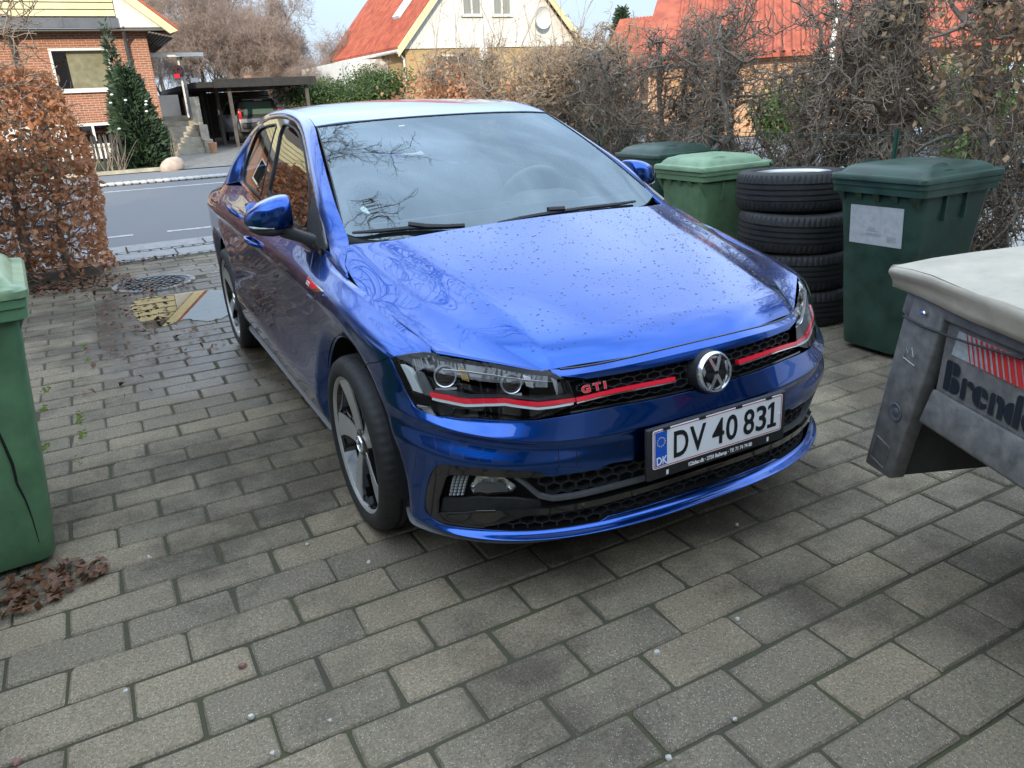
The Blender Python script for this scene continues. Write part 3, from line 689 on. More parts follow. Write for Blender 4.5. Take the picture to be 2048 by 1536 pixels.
# ---- upper grille
hl_in = HLuv[[10, 11, 12, 13, 14, 15, 16]]
gr_poly = np.concatenate([W.ringuv(8, 0, uat_x(.40), 30), HLuv[[11, 12, 13, 14, 15]]+[.004, 0], W.ringuv(7, uat_x(.40), 0, 30)])
GRILLE = panel('upper_grille', W.offset(.045), gr_poly, [], DARK, CAR, res=.03, edge=.02, gap=0, flange=-.042, side='centre')[0]
V_, F_ = hexgrid(W, shrink(resample(gr_poly, .01), .002), .026, .0030, -.018, .012, 1.7); centred('honeycomb', V_, F_, BLK, GRILLE, 0)['kind'] = 'stuff'
V_, F_ = ribbon(W, W.ringuv(7, 0, uat_x(.45), 40)+[0, .006], .003, -.004, .012); centred('lower_lip', V_, F_, GBLK, GRILLE)
rs = W.px([(1153, 800), (1194, 790), (1236, 780.5), (1294, 769), (1351, 757.5)])
rs = resample(rs, .02, False)
V_, F_ = ribbon(W, rs, .0068, .000, .014); mirrored('red_strip', V_, F_, RED, GRILLE)
V_, F_ = ribbon(W, rs-[0, .0095], .0019, .0015, .014); mirrored('chrome_strip', V_, F_, CHROME, GRILLE)
_o = W.px([(1163.5, 786.5), (1224, 773)]); _p = W.pos(_o)*[-1, 1, 1]; X_ = nrm(_p[1]-_p[0]); Zn = nrm(W.nor(_o)[0]*[-1, 1, 1]); Yn = nrm(np.cross(Zn, X_)); Zn = np.cross(X_, Yn)
gm = text_data('gti_letters', 'GTI', .0275, RED, .002, .0009, 1.30, spacing=1.45)
place(gm, 'letters', _p[0]+Zn*.003, X_, Yn, Zn, GRILLE)
gm2 = text_data('gti_letters_edge', 'GTI', .0275, CHROME, .002, .0018, 1.30, spacing=1.45)
place(gm2, 'letter_edge', _p[0]+Zn*.0015, X_, Yn, Zn, GRILLE)
# ---- emblem
BRIGHT = mat_plain('satin_chrome', (.80, .81, .82), .16, metal=.85)
def emblem(parent, o, X, Y, Zv, r, name='emblem'):
    Mx = Matrix(((X[0], Y[0], Zv[0], o[0]), (X[1], Y[1], Zv[1], o[1]), (X[2], Y[2], Zv[2], o[2]), (0, 0, 0, 1)))
    b = MB(); prof = [(0.0001, .012*r/.06), (r*.5, .0105*r/.06), (r*.9, .006*r/.06), (r, 0), (r*1.02, -.02*r/.06)]
    b.lathe(prof, 40, 'z'); b.V = [tuple(Mx @ Vector(v)) for v in b.V]
    e = b.obj(name, GBLK, parent, 40, fixn=True)
    t = MB(); n = 48; prof = [(r*.86, .007*r/.06), (r*.88, .012*r/.06), (r*.94, .0125*r/.06), (r*1.0, .008*r/.06), (r*1.03, 0), (r*1.03, -.01*r/.06)]
    t.lathe(prof, n, 'z')
    def bar(p, q, w):
        p = Vector((*p, 0))*r; q = Vector((*q, 0))*r; d = (q-p).normalized(); m = Vector((-d.y, d.x, 0))*w*r/2
        def h(v): return .0135*r/.06-.006*(v.length/r)**2*r/.06
        P = [p-m, q-m, q+m, p+m]
        t.hexa([(v.x, v.y, h(v)-.006*r/.06) for v in P]+[(v.x, v.y, h(v)) for v in P])
    for s in (-1, 1):
        bar((s*.375, .86), (s*.02, .10), .17); bar((s*.02, -.12), (s*.40, -.80), .17); bar((s*.38, -.80), (s*.80, .42), .17)
    t.V = [tuple(Mx @ Vector(v)) for v in t.V]
    t.obj('ring_and_letters', BRIGHT, e, 30, fixn=True)
    return e
_bp = on_y(1406, 750, -.830); _bp[0] = 0
emblem(CAR, _bp, (1, 0, 0), (0, .17, .985), (0, -.985, .17), .0600)
_h = MB(); _h.lathe([(.058, 0), (.0635, -.003), (.0645, -.05)], 40, 'z'); _Mx = Matrix(((1, 0, 0, 0), (0, .17, -.985, _bp[1]), (0, .985, .17, _bp[2]), (0, 0, 0, 1)))
_h.V = [tuple(_Mx @ Vector(v)) for v in _h.V]; _h.obj('emblem_seat', BLK, CAR, 40, fixn=True)
# ---- headlights
H1 = W.offset(.078)
HEAD = panel('headlight', H1, HLuv, [], GBLK, CAR, res=.03, edge=.015, gap=0, flange=-.074)
panel('lens', W, HLuv, [], LENS, HEAD, res=.02, edge=.012, gap=.002, flange=0)
DRL = mat_plain('clear_ribbed_plastic', (.62, .66, .66), .18, coat=.6)
DRLr = mat_plain('reflector_silver', (.82, .83, .84), .30, metal=.7, var=.1, scale=50)
GOLD = mat_plain('amber_reflector', (.75, .48, .08), .2, metal=.6)
def rib(pxs, w, off, thick, mat, name, S=None, sm=True, d=.012):
    S = S or W
    uv = S.px(pxs); uv = resample(smoothpoly(uv, 1) if sm else uv, d, False)
    V_, F_ = ribbon(S, uv, w, off, thick); return mirrored(name, V_, F_, mat, HEAD)
rib(Z3([(388, 455), (500, 478), (618, 500), (750, 497), (880, 495), (1000, 512), (1100, 521), (1220, 507), (1345, 490)]), .0066, -.004, .014, RED, 'red_strip', sm=False)
rib(Z3([(400, 483), (500, 505), (620, 528), (750, 524), (880, 520), (1000, 538), (1100, 549), (1220, 535), (1335, 514)]), .0036, -.005, .014, DRL, 'light_guide', sm=False)
rib(Z3([(470, 280), (650, 297), (800, 318), (950, 340), (1080, 358), (1200, 372)]), .0016, -.006, .012, DRLr, 'chrome_line', sm=False)
_q = W.px(Z3([(178, 258), (240, 290), (330, 455), (265, 435)]))
for k in range(16):
    a = (k+.15)/16; b_ = (k+.85)/16
    p = [_q[0]*(1-a)+_q[3]*a, _q[1]*(1-a)+_q[2]*a, _q[1]*(1-b_)+_q[2]*b_, _q[0]*(1-b_)+_q[3]*b_]
    if k == 0: _acc = []
    _acc.append(p)
_V, _F = [], []
for p in _acc:
    P = W.pos(np.array(p)); N_ = W.nor(np.array(p)); b = len(_V); _V += list(P-N_*.012)+list(P-N_*.03)
    _F += [(b, b+1, b+2, b+3), (b, b+4, b+5, b+1), (b+1, b+5, b+6, b+2), (b+2, b+6, b+7, b+3), (b+3, b+7, b+4, b)]
mirrored('side_light', _V, _F, DRL, HEAD)
_q = W.px(Z3([(282, 305), (318, 322), (395, 468), (345, 462)]))
P = W.pos(_q); N_ = W.nor(_q); mirrored('bezel', np.concatenate([P-N_*.010, P-N_*.03]), [(0, 1, 2, 3), (0, 4, 5, 1), (1, 5, 6, 2), (2, 6, 7, 3), (3, 7, 4, 0)], GREY, HEAD)
for cx, cy, rr in ((455, 345, .030), (915, 390, .027)):
    uv = W.px(Z3([(cx, cy)])); c = W.pos(uv)[0]; n = W.nor(uv)[0]; n = nrm(n*.6+np.array([.05, -.6, .03])); c = c-W.nor(uv)[0]*.040
    up = nrm(np.array([0, 0, 1.])-n*n[2]); rt = np.cross(up, n)
    Mx = Matrix(((rt[0], up[0], n[0], c[0]), (rt[1], up[1], n[1], c[1]), (rt[2], up[2], n[2], c[2]), (0, 0, 0, 1)))
    b = MB(); b.lathe([(.0005, .012), (rr*.45, .0105), (rr*.8, .004), (rr*.9, -.004)], 28, 'z'); b.V = [tuple(Mx @ Vector(v)) for v in b.V]
    mirrored('projector', b.V, b.F, GBLK, HEAD, smooth=50)
    b = MB(); b.lathe([(rr*.9, -.012), (rr*.94, .004), (rr*1.03, .006), (rr*1.10, -.012)], 36, 'z'); b.V = [tuple(Mx @ Vector(v)) for v in b.V]
    mirrored('projector_ring', b.V, b.F, DRLr, HEAD, smooth=40)
    b = MB()
    for k in range(4): b.box((-rr*1.5-.006*k*.9, rr*.15-.002*k, -.006), (.0035, rr*1.25, .012), Matrix.Rotation(R(-14), 3, 'Z'))
    b.V = [tuple(Mx @ Vector(v)) for v in b.V]; mirrored('reflector_fin', b.V, b.F, GOLD if rr > .028 else DRLr, HEAD)
    b = MB(); b.box((0, -rr*1.22, -.004), (rr*2.0, .006, .01)); b.V = [tuple(Mx @ Vector(v)) for v in b.V]
    mirrored('bright_edge', b.V, b.F, DRLr, HEAD)
# dark shelf inside, above the red strip
_q = W.px(Z3([(395, 440), (620, 480), (880, 475), (1100, 498), (1330, 470)])); P = W.pos(_q); N_ = W.nor(_q)
mirrored('inner_shelf', np.concatenate([P-N_*.010, P-N_*.048+[0, 0, .006]]), [(i, i+1, len(P)+i+1, len(P)+i) for i in range(len(P)-1)], BLK, HEAD, fix=False)
# ---- lower opening
INT = panel('lower_intake', W.offset(.055), openuv, [], DARK, CAR, res=.03, edge=.02, gap=0, flange=-.05, side='centre')[0]
def cx_uv(pxs, zc, x0=.36, n=14):
    """traced points carried on to the centreline at height zc"""
    uv = W.px(pxs); c = W.xz([(.02, zc)])[0]; c[0] = 0
    t = np.linspace(0, 1, n)[1:, None]
    e = uv[-1]; d = np.stack([np.linspace(e[0], 0, n)[1:], e[1]+(c[1]-e[1])*np.sin(t[:, 0]*math.pi/2)], 1)
    return np.concatenate([uv, d])
fs = cx_uv(Z3([(945, 1006), (1000, 1042), (1060, 1092), (1110, 1132), (1200, 1150), (1350, 1130), (1500, 1097)]), .362)
V_, F_ = ribbon(W, resample(fs, .015, False), .0050, -.006, .014); centred('frame_strip', V_, F_, GREY, INT)
ts = cx_uv(Z3([(950, 1004), (1060, 1004), (1150, 1000), (1300, 982), (1500, 945)]), .434)
up_poly = np.concatenate([ts, fs[::-1]])
V_, F_ = hexgrid(W, shrink(resample(up_poly, .01), .001), .030, .0048, -.020, .016, 1.45); centred('upper_honeycomb', V_, F_, BLK, INT, 0)['kind'] = 'stuff'
gs_ = cx_uv(Z3([(820, 1240), (1000, 1236), (1180, 1222), (1390, 1187), (1520, 1160)]), .327)
V_, F_ = ribbon(W, resample(gs_, .015, False), .0095, -.004, .02); centred('gloss_blade', V_, F_, GBLK, INT)
lt = cx_uv(Z3([(780, 1330), (960, 1285), (1180, 1250), (1390, 1215), (1520, 1187)]), .312); lb = cx_uv(Z3([(790, 1338), (1000, 1344), (1200, 1330), (1390, 1300), (1520, 1275)]), .270)
lo_poly = np.concatenate([lt, lb[::-1]])
V_, F_ = hexgrid(W, resample(lo_poly, .01), .028, .0048, -.020, .016, 1.6); centred('lower_honeycomb', V_, F_, BLK, INT, 0)['kind'] = 'stuff'
# gloss frame round the fog lamp, recess floor, blade
fo = W.px(Z3([(1150, 998), (1060, 960), (800, 940), (480, 914), (425, 930), (395, 985), (360, 1100), (356, 1195), (385, 1245), (450, 1292), (600, 1318), (745, 1332)]))
fi = W.px(Z3([(945, 1006), (800, 1000), (640, 985), (520, 985), (485, 1005), (460, 1080), (432, 1165), (430, 1240), (480, 1290), (600, 1310), (745, 1326)]))
panel('fog_frame', W, np.concatenate([fo, fi[::-1]]), [], GBLK, INT, res=.02, edge=.012, gap=0, off=-.004, flange=.02)
bl = W.px(Z3([(440, 1243), (700, 1240), (1000, 1225), (1120, 1222), (900, 1300), (745, 1328), (600, 1312), (480, 1288)]))
panel('gloss_wedge', W, bl, [], GBLK, INT, res=.02, edge=.012, gap=0, off=-.010, flange=.02)
fl = W.px(Z3([(455, 1158), (700, 1160), (950, 1170), (1120, 1185), (1120, 1215), (1000, 1222), (700, 1236), (437, 1238)]))
panel('recess_floor', W, fl, [], BLK, INT, res=.02, edge=.012, gap=0, off=-.020, flange=.015)
lamp = W.px(Z3([(640, 1085), (688, 1003), (760, 1003), (850, 1012), (962, 1085), (930, 1118), (800, 1128), (660, 1128)]))
FOG = panel('fog_lamp', W, lamp, [], DRLr, CAR, res=.016, edge=.012, gap=0, off=-.034, flange=-.014)
for o in FOG:   # facetted reflector
    for v in o.data.vertices: v.co.y += .006*math.sin(v.co.x*170)*math.sin(v.co.z*120)
    o.data.polygons.foreach_set('use_smooth', [False]*len(o.data.polygons))
panel('fog_lens', W, lamp, [], LENS, FOG, res=.03, edge=.02, gap=0, off=-.014, flange=0)
lb_ = W.px(Z3([(690, 1066), (860, 1066), (905, 1122), (660, 1122)])); panel('fog_shield', W, lb_, [], GREY, FOG, res=.03, edge=.02, gap=0, off=-.022, flange=.004)
_q = W.px(Z3([(525, 993), (645, 993), (598, 1140), (492, 1140)])); _V, _F = [], []
for i in range(8):
    for j in range(4):
        def bi(a, b): return (_q[0]*(1-a)+_q[1]*a)*(1-b)+(_q[3]*(1-a)+_q[2]*a)*b
        a0_, a1_, b0_, b1_ = (j+.08)/4, (j+.92)/4, (i+.1)/8, (i+.9)/8
        p = np.array([bi(a0_, b0_), bi(a1_, b0_), bi(a1_, b1_), bi(a0_, b1_)]); P = W.pos(p); N_ = W.nor(p); c = P.mean(0)-N_[0]*.012; b = len(_V)
        _V += list(P-N_*.020)+[c]; _F += [(b+k, b+(k+1) % 4, b+4) for k in range(4)]
mirrored('side_reflector', _V, _F, mat_plain('clear_prism', (.33, .35, .35), .12, coat=1.), INT, smooth=0)
# ---- lip, small marks on the bumper
_lip = np.stack([np.linspace(uat_x(.47), _ar[-1, 0]+.0, 60), np.full(60, W.kv[0]+.010)], 1)
_w = np.interp(_lip[:, 0], [_lip[0, 0], uat_x(.6), _lip[-1, 0]], [.001, .010, .013])
V_, F_ = ribbon(W, _lip, _w, np.linspace(0, 1, 60)**.4*.014, .002+np.linspace(0, 1, 60)**.4*.018); mirrored('lip_spoiler', V_, F_, GREY, CAR)
_und = np.stack([np.linspace(0, uat_x(.8), 40), np.full(40, W.kv[0])], 1); P = W.pos(_und)
centred('undertray', np.concatenate([P, np.stack([P[:, 0]*.93, np.full(40, -.35), np.full(40, .20)], 1)]), [(i, i+1, 41+i, 40+i) for i in range(39)], DARK, CAR)
for a, b_ in ((926, 882), (1243, 890)):
    uv = W.px([(a, b_)])[0]; t = np.linspace(0, 2*math.pi, 20, endpoint=False); pol = uv+.0095*np.stack([np.cos(t), np.sin(t)], 1)
    V_, F_ = ribbon(W, pol, .0015, .0006, .002, closed=True); mirrored('parking_sensor', V_, F_, DARK, CAR)
_q = W.px([(1117, 901), (1153, 898), (1153, 932), (1118, 934)]); V_, F_ = ribbon(W, resample(_q, .006), .0011, .0005, .002, closed=True); mirrored('tow_cover_seam', V_, F_, DARK, CAR, side='R')
# ---- number plate
py = -.868
cn = [on_y(*p, py+dy) for p, dy in (((1289, 944), -.002), ((1548.6, 862.5), -.002), ((1550, 793), .002), ((1289, 868), .002))]
cz = np.mean([c[2] for c in cn]); pw, ph = .504*.985, .120*.985
_o = np.array([0, py, cz]); PX, PY, PZ = np.array([1., 0, 0]), nrm([0, .035, 1.]), nrm([0, -1., .035])
hb = MB(); hb.box((0, -.014, -.008), (.530, .158, .016)); hold = bevel(hb.obj('plate_holder', BLK, CAR), .004, 2)
for v in hold.data.vertices: q = _o+PX*v.co.x+PY*v.co.y+PZ*v.co.z; v.co = q
hold.data.update()
def rrect(w, h, r, n=5):
    out = []
    for cx, cy, a in ((w/2-r, h/2-r, 0), (-w/2+r, h/2-r, 90), (-w/2+r, -h/2+r, 180), (w/2-r, -h/2+r, 270)):
        out += [(cx+r*math.cos(R(a+90*k/n)), cy+r*math.sin(R(a+90*k/n))) for k in range(n+1)]
    return out
MP = Matrix(((PX[0], PY[0], PZ[0], _o[0]), (PX[1], PY[1], PZ[1], _o[1]), (PX[2], PY[2], PZ[2], _o[2]), (0, 0, 0, 1)))
PLATE = MB().prism(rrect(pw, ph, .008), 0, .0016, MP).obj('number_plate', WHITEP, CAR)
def flat_ring(out_, in_, z):
    n = len(out_); V = [MP @ Vector((*p, z)) for p in out_]+[MP @ Vector((*p, z)) for p in in_]
    return V, [(i, (i+1) % n, n+(i+1) % n, n+i) for i in range(n)]
PRED = mat_plain('plate_red', (.50, .02, .035), .35); PBLK = mat_plain('plate_black', (.012, .014, .016), .4); PBLU = mat_plain('plate_blue', (.012, .10, .52), .35); PWHT = mat_plain('lettering_white', (.8, .8, .8), .4); PYEL = mat_plain('star_yellow', (.75, .62, .05), .4)
V_, F_ = flat_ring(rrect(pw-.006, ph-.006, .006), rrect(pw-.011, ph-.011, .005), .0020); mobj('border', V_, F_, PRED, PLATE)
MB().prism([(-pw/2+.0085, -ph/2+.0075), (-pw/2+.050, -ph/2+.0075), (-pw/2+.050, ph/2-.0075), (-pw/2+.0085, ph/2-.0075)], .0016, .0021, MP).obj('blue_band', PBLU, PLATE)
def ptext(body, size, x, y, mat, sx, bold, name, sp=1., z=.0024, par=None):
    me = text_data(name, body, size, mat, .0003, bold, sx, spacing=sp)
    ob = bpy.data.objects.new(name, me); link(ob, par or PLATE); ob.matrix_world = MP @ Matrix.Translation((x, y, z)); return ob
def fit_text(body, x0, x1, y0, y1, mat, name, bold, z=.0024):
    me = text_data(name, body, .1, mat, .0003, bold, 1.)
    c = np.array([v.co[:] for v in me.vertices]); mn, mxx = c.min(0), c.max(0)
    for v in me.vertices: v.co.x = x0+(v.co.x-mn[0])/(mxx[0]-mn[0])*(x1-x0); v.co.y = y0+(v.co.y-mn[1])/(mxx[1]-mn[1])*(y1-y0)
    ob = bpy.data.objects.new(name, me); link(ob, PLATE); ob.matrix_world = MP @ Matrix.Translation((0, 0, z)); return ob
for ch, x0, x1 in (('D', -.174, -.121), ('V', -.116, -.0556), ('4', -.0315, .0145), ('0', .0215, .0665), ('8', .0905, .134), ('3', .141, .183)):
    fit_text(ch, x0, x1, -.0405, .0405, PBLK, 'registration', .0016)
MB().prism([(.189, -.0405), (.225, -.0405), (.225, -.029), (.2145, -.029), (.2145, .0405), (.204, .0405), (.1895, .031), (.1895, .0195), (.2015, .027), (.2015, -.029), (.189, -.029)], .0016, .0027, MP).obj('registration', PBLK, PLATE)
ptext('DK', .034, -pw/2+.0115, -.048, PWHT, .80, .0007, 'country_code')
b = MB()
for k in range(12):
    a = k*math.pi/6; b.prism([(-pw/2+.029+.0135*math.cos(a)+.0022*math.cos(t), .021+.0135*math.sin(a)+.0022*math.sin(t)) for t in np.linspace(.3, 6.6, 6)[:-1]], .0021, .0024, MP)
b.obj('star_ring', PYEL, PLATE)
ptext('K2biler.dk · 2750 Ballerup · Tlf. 71 74 74 00', .0168, -.118, -.0825, PWHT, .83, .0005, 'dealer_lettering', z=.0004, par=hold)
for x in (-.195, .195):
    b = MB(); b.prism([(x-.004, -.0855), (x+.004, -.0855), (x+.004, -.0715), (x-.004, -.0715)], 0, .0006, MP); b.obj('clip_mark', PWHT, hold)
b = MB(); b.lathe([(.0004, .004), (.003, .003), (.0042, .0016)], 12, 'z'); b.V = [tuple(MP @ Vector((v[0]+.237, v[1]-.003, v[2]))) for v in b.V]; b.obj('screw_cap', PWHT, PLATE, 60)
for x in (-.20, -.07, .07, .19):
    b = MB(); b.prism([(x-.012, ph/2-.006), (x+.012, ph/2-.006), (x+.012, ph/2+.003), (x-.012, ph/2+.003)], 0, .003, MP); b.obj('retaining_clip', BLK, hold)
# ---- mirrors
def loft(secs, closed_ends=True):
    V = [p for s_ in secs for p in s_]; n = len(secs[0]); F = [(i*n+k, i*n+(k+1) % n, (i+1)*n+(k+1) % n, (i+1)*n+k) for i in range(len(secs)-1) for k in range(n)]
    if closed_ends: F += [tuple(range(n)), tuple((len(secs)-1)*n+k for k in range(n-1, -1, -1))]
    return V, F
def oval(x, yc, zc, ry, rz, p=2.6, n=24, front=1.0, ztilt=0):
    out = []
    for k in range(n):
        a = 2*math.pi*k/n; c, s_ = math.cos(a), math.sin(a)
        out.append((x, yc+ry*np.sign(c)*abs(c)**(2/p), zc+rz*np.sign(s_)*abs(s_)**(2/p)+ztilt*np.sign(c)*abs(c)**(2/p)))
    return out
mp_ = [(.822, .600, 1.036, .060, .058), (.828, .595, 1.036, .072, .066), (.86, .585, 1.034, .078, .068), (.90, .583, 1.030, .076, .064), (.94, .590, 1.024, .066, .054), (.972, .605, 1.017, .048, .040), (.990, .618, 1.012, .028, .024), (.996, .625, 1.010, .008, .008)]
MDX, MDY, MDZ = -.012, .10, .004
V_, F_ = loft([oval(x+MDX, y+MDY, z+MDZ, a, b, 2.8) for x, y, z, a, b in mp_])
MIR = mirrored('side_mirror', V_, F_, PAINT, CAR, smooth=60)
for o in MIR:
    ss = o.modifiers.new('round', 'SUBSURF'); ss.levels = 1; ss.render_levels = 2
mb_ = [(.835, .600, .975, .040, .020), (.86, .597, .972, .066, .022), (.91, .595, .970, .066, .022), (.95, .602, .972, .052, .018), (.978, .615, .980, .030, .012)]
V_, F_ = loft([oval(x+MDX, y+MDY, z+MDZ, a, b, 3) for x, y, z, a, b in mb_]); mirrored('mirror_base', V_, F_, BLK, MIR, smooth=60)
arm = [(.765, .50, .945, .075, .022), (.79, .55, .948, .075, .024), (.82, .64, .956, .068, .024), (.86, .69, .965, .060, .022)]
V_, F_ = loft([oval(x, y, z, a, b, 3) for x, y, z, a, b in arm]); mirrored('mirror_arm', V_, F_, BLK, MIR, smooth=60)
tri = GS.px([(627, 388), (645, 470), (652, 498), (636, 497), (612, 470), (616, 440)])
panel('mirror_triangle', GS, tri, [], BLK, CAR, res=.03, edge=.02, gap=0, off=.002)
V_, F_ = loft([oval(x+MDX, y+MDY, z+MDZ, a, b, 2.4, 12) for x, y, z, a, b in [(.905, .532, .985, .010, .003), (.94, .544, .987, .010, .005), (.972, .570, .989, .010, .005), (.986, .592, .992, .006, .003)]]); mirrored('indicator', V_, F_, DRL, MIR, smooth=50)
gl_ = MB(); gl_.box((.893, .765, 1.024), (.14, .004, .105)); mirrored('mirror_glass', gl_.V, gl_.F, CHROME, MIR)
# ---- door handles
for dr, yc, zc, L_ in ((DF, 1.285, .842, .19), (DR, 1.90, .908, .19)):
    uv = W.yz([(yc-L_/2, zc-.006), (yc-L_*.3, zc-.003), (yc, zc), (yc+L_*.3, zc+.003), (yc+L_/2, zc+.006)], umax=uat_y(2.4)); P = W.pos(uv); N_ = W.nor(uv)
    secs = []
    for i, (h, w) in enumerate(((.002, .009), (.030, .013), (.038, .014), (.032, .013), (.004, .009))):
        c = P[i]+N_[i]*h; secs.append([tuple(c+N_[i]*.007*math.cos(a)+np.array([0, 0, 1])*w*math.sin(a)) for a in np.linspace(0, 2*math.pi, 12, endpoint=False)])
    V_, F_ = loft(secs); mirrored('handle', V_, F_, PAINT, dr, smooth=60)
    V_, F_ = ribbon(W, uv[1:4], .016, .0012, .002); mirrored('handle_recess', V_, F_, DARK, dr)
# ---- fender badge
_q = W.px([(617, 552.5), (615, 569), (625, 581), (634, 584.5), (650, 584), (634, 570)]); BADGE = panel('fender_badge', W, _q, [], CHROME, CAR, res=.02, edge=.006, gap=0, off=.004, flange=.004)
_q = W.px([(617.6, 556), (616.3, 568), (624, 577.5), (633, 578.5), (640, 578.5), (632, 570)]); panel('red_field', W, _q, [], RED, BADGE, res=.02, edge=.006, gap=0, off=.005, flange=.002)
_q = W.px([(614.5, 588), (625, 597), (636, 596), (648, 589), (648, 592), (637, 600), (624, 600), (614, 591)]); panel('badge_blade', W, _q, [], PAINT, BADGE, res=.02, edge=.006, gap=0, off=.006, flange=.006)
_o = W.px([(616.2, 563.5), (623, 571.5)]); _p = W.pos(_o)
for i, sgn in enumerate((-1, 1)):
    a, b = _p*[sgn, 1, 1]; X_ = nrm(b-a)*(1 if sgn < 0 else -1); Zn = nrm(W.nor(_o)[0]*[sgn, 1, 1]); Yn = nrm(np.cross(Zn, X_))
    place(text_data('gti_small', 'GTI', .021, PWHT, .0005, .0004, 1.2), 'badge_letters', (a if sgn < 0 else b)+Zn*.0062-Yn*.008, X_, Yn, Zn, BADGE[i])
# ---- wheels
def tyre_mesh(r=.312, w=.215, rim=.240, n=252, sipe=True, sd=.003):
    h = w/2
    prof = [(rim-.008, -h*.80), (rim+.006, -h*.93), (rim+.022, -h), (r-.028, -h*.985), (r-.012, -h*.90), (r-.0035, -h*.76), (r, -h*.66)]
    g = []
    for c in (-.42, -.14, .14, .42): g += [(r+.0012, h*(c-.055)), (r-.007, h*(c-.045)), (r-.007, h*(c+.045)), (r+.0012, h*(c+.055))]
    prof += g+[(r, h*.66), (r-.0035, h*.76), (r-.012, h*.90), (r-.028, h*.985), (rim+.022, h), (rim+.006, h*.93), (rim-.008, h*.80)]
    V = []; m = len(prof)
    for i, (rr, x) in enumerate(prof):
        for k in range(n):
            a = 2*math.pi*k/n; q = rr
            if sipe and i in (5, 6, m-6, m-7) and k % 4 == 0: q -= sd
            V.append((x, q*math.cos(a), q*math.sin(a)))
    F = [(i*n+k, i*n+(k+1) % n, (i+1)*n+(k+1) % n, (i+1)*n+k) for i in range(m-1) for k in range(n)]
    return V, F
TV, TF = tyre_mesh()
TYRE = mdata('tyre', TV, TF, RUBBER, True); TYRE.set_sharp_from_angle(angle=R(38))
def rim_meshes():
    o = MB(); o.lathe([(.2265, .070), (.230, .083), (.2275, .0905), (.2205, .0885), (.2145, .080)], 72, 'x')
    barrel = MB(); barrel.lathe([(.2145, .080), (.205, .055), (.198, -.02), (.20, -.085), (.226, -.10)], 60, 'x')
    disc = MB(); disc.lathe([(.001, -.02), (.135, -.02), (.135, -.035)], 40, 'x')
    face = MB(); body = MB()
    sp = [(.040, -.018, .024, .068), (.08, -.020, .030, .070), (.12, -.026, .034, .074), (.165, -.040, .034, .079), (.205, -.064, .026, .083), (.2165, -.068, .020, .083)]
    for k in range(5):
        a = 2*math.pi*k/5+R(8); ca, sa = math.cos(a), math.sin(a)
        def P(r, t, x): return (x, r*sa*-1+t*ca, r*ca+t*sa)
        for (r0_, a0_, b0_, x0_), (r1_, a1_, b1_, x1_) in zip(sp[:-1], sp[1:]):
            face.hexa([P(r0_, a0_, x0_-.006), P(r0_, b0_, x0_-.012), P(r1_, b1_, x1_-.012), P(r1_, a1_, x1_-.006), P(r0_, a0_, x0_), P(r0_, b0_, x0_-.006), P(r1_, b1_, x1_-.006), P(r1_, a1_, x1_)])
            body.hexa([P(r0_, a0_-.006, x0_-.05), P(r0_, b0_+.016, x0_-.05), P(r1_, b1_+.022, x1_-.05), P(r1_, a1_-.006, x1_-.05), P(r0_, a0_-.002, x0_-.003), P(r0_, b0_+.010, x0_-.016), P(r1_, b1_+.016, x1_-.020), P(r1_, a1_-.002, x1_-.003)])
    hub = MB(); hub.lathe([(.060, .01), (.058, .060), (.046, .068), (.033, .070)], 30, 'x')
    return o, barrel, disc, face, body, hub
_o, _ba, _di, _fa, _bo, _hu = rim_meshes()
def fixd(me):
    bm = bmesh.new(); bm.from_mesh(me); bmesh.ops.recalc_face_normals(bm, faces=bm.faces[:]); bm.to_mesh(me); bm.free(); return me
RIMM = {'rim': fixd(_o.data('rim', SILVER, 40)), 'barrel': fixd(_ba.data('barrel', GBLK, 40)), 'brake_disc': fixd(_di.data('brake_disc', GREY, 40)), 'spoke_face': fixd(_fa.data('spoke_face', SILVER)), 'spoke_body': fixd(_bo.data('spoke_body', GBLK)), 'hub': fixd(_hu.data('hub', GBLK, 40))}
for y, kk in ((0, 0), (2.549, 1)):
    for sgn in (-1, 1):
        t = bpy.data.objects.new('wheel', TYRE); link(t, CAR); t.location = (sgn*.757, y, .312); t.rotation_euler = (R(20+33*kk), 0, 0 if sgn > 0 else math.pi)
        for nme in ('rim', 'barrel', 'brake_disc', 'spoke_face', 'spoke_body', 'hub'):
            p = bpy.data.objects.new(nme, RIMM[nme]); link(p, t); p.location = (.008, 0, 0); p.scale = (1, 1.083, 1.083); p.rotation_euler = (R(-14 if sgn < 0 else 10), 0, 0)
        e = emblem(t, (.078, 0, 0), (0, 1, 0), (0, 0, 1), (1, 0, 0), .031, 'hub_cap'); 
        lin = MB(); n = 40
        for r_, x_ in ((.383, .075), (.40, -.20), (.05, -.20)):
            for k in range(n+1): a = R(-6+192*k/n); lin.V.append((x_, r_*math.cos(a), r_*math.sin(a)))
        lin.F = [(i*(n+1)+k, i*(n+1)+k+1, (i+1)*(n+1)+k+1, (i+1)*(n+1)+k) for i in range(2) for k in range(n)]
        lo = lin.obj('arch_liner', DARK, CAR); lo.location = (sgn*.757, y, .312); lo.rotation_euler = (0, 0, 0 if sgn > 0 else math.pi)
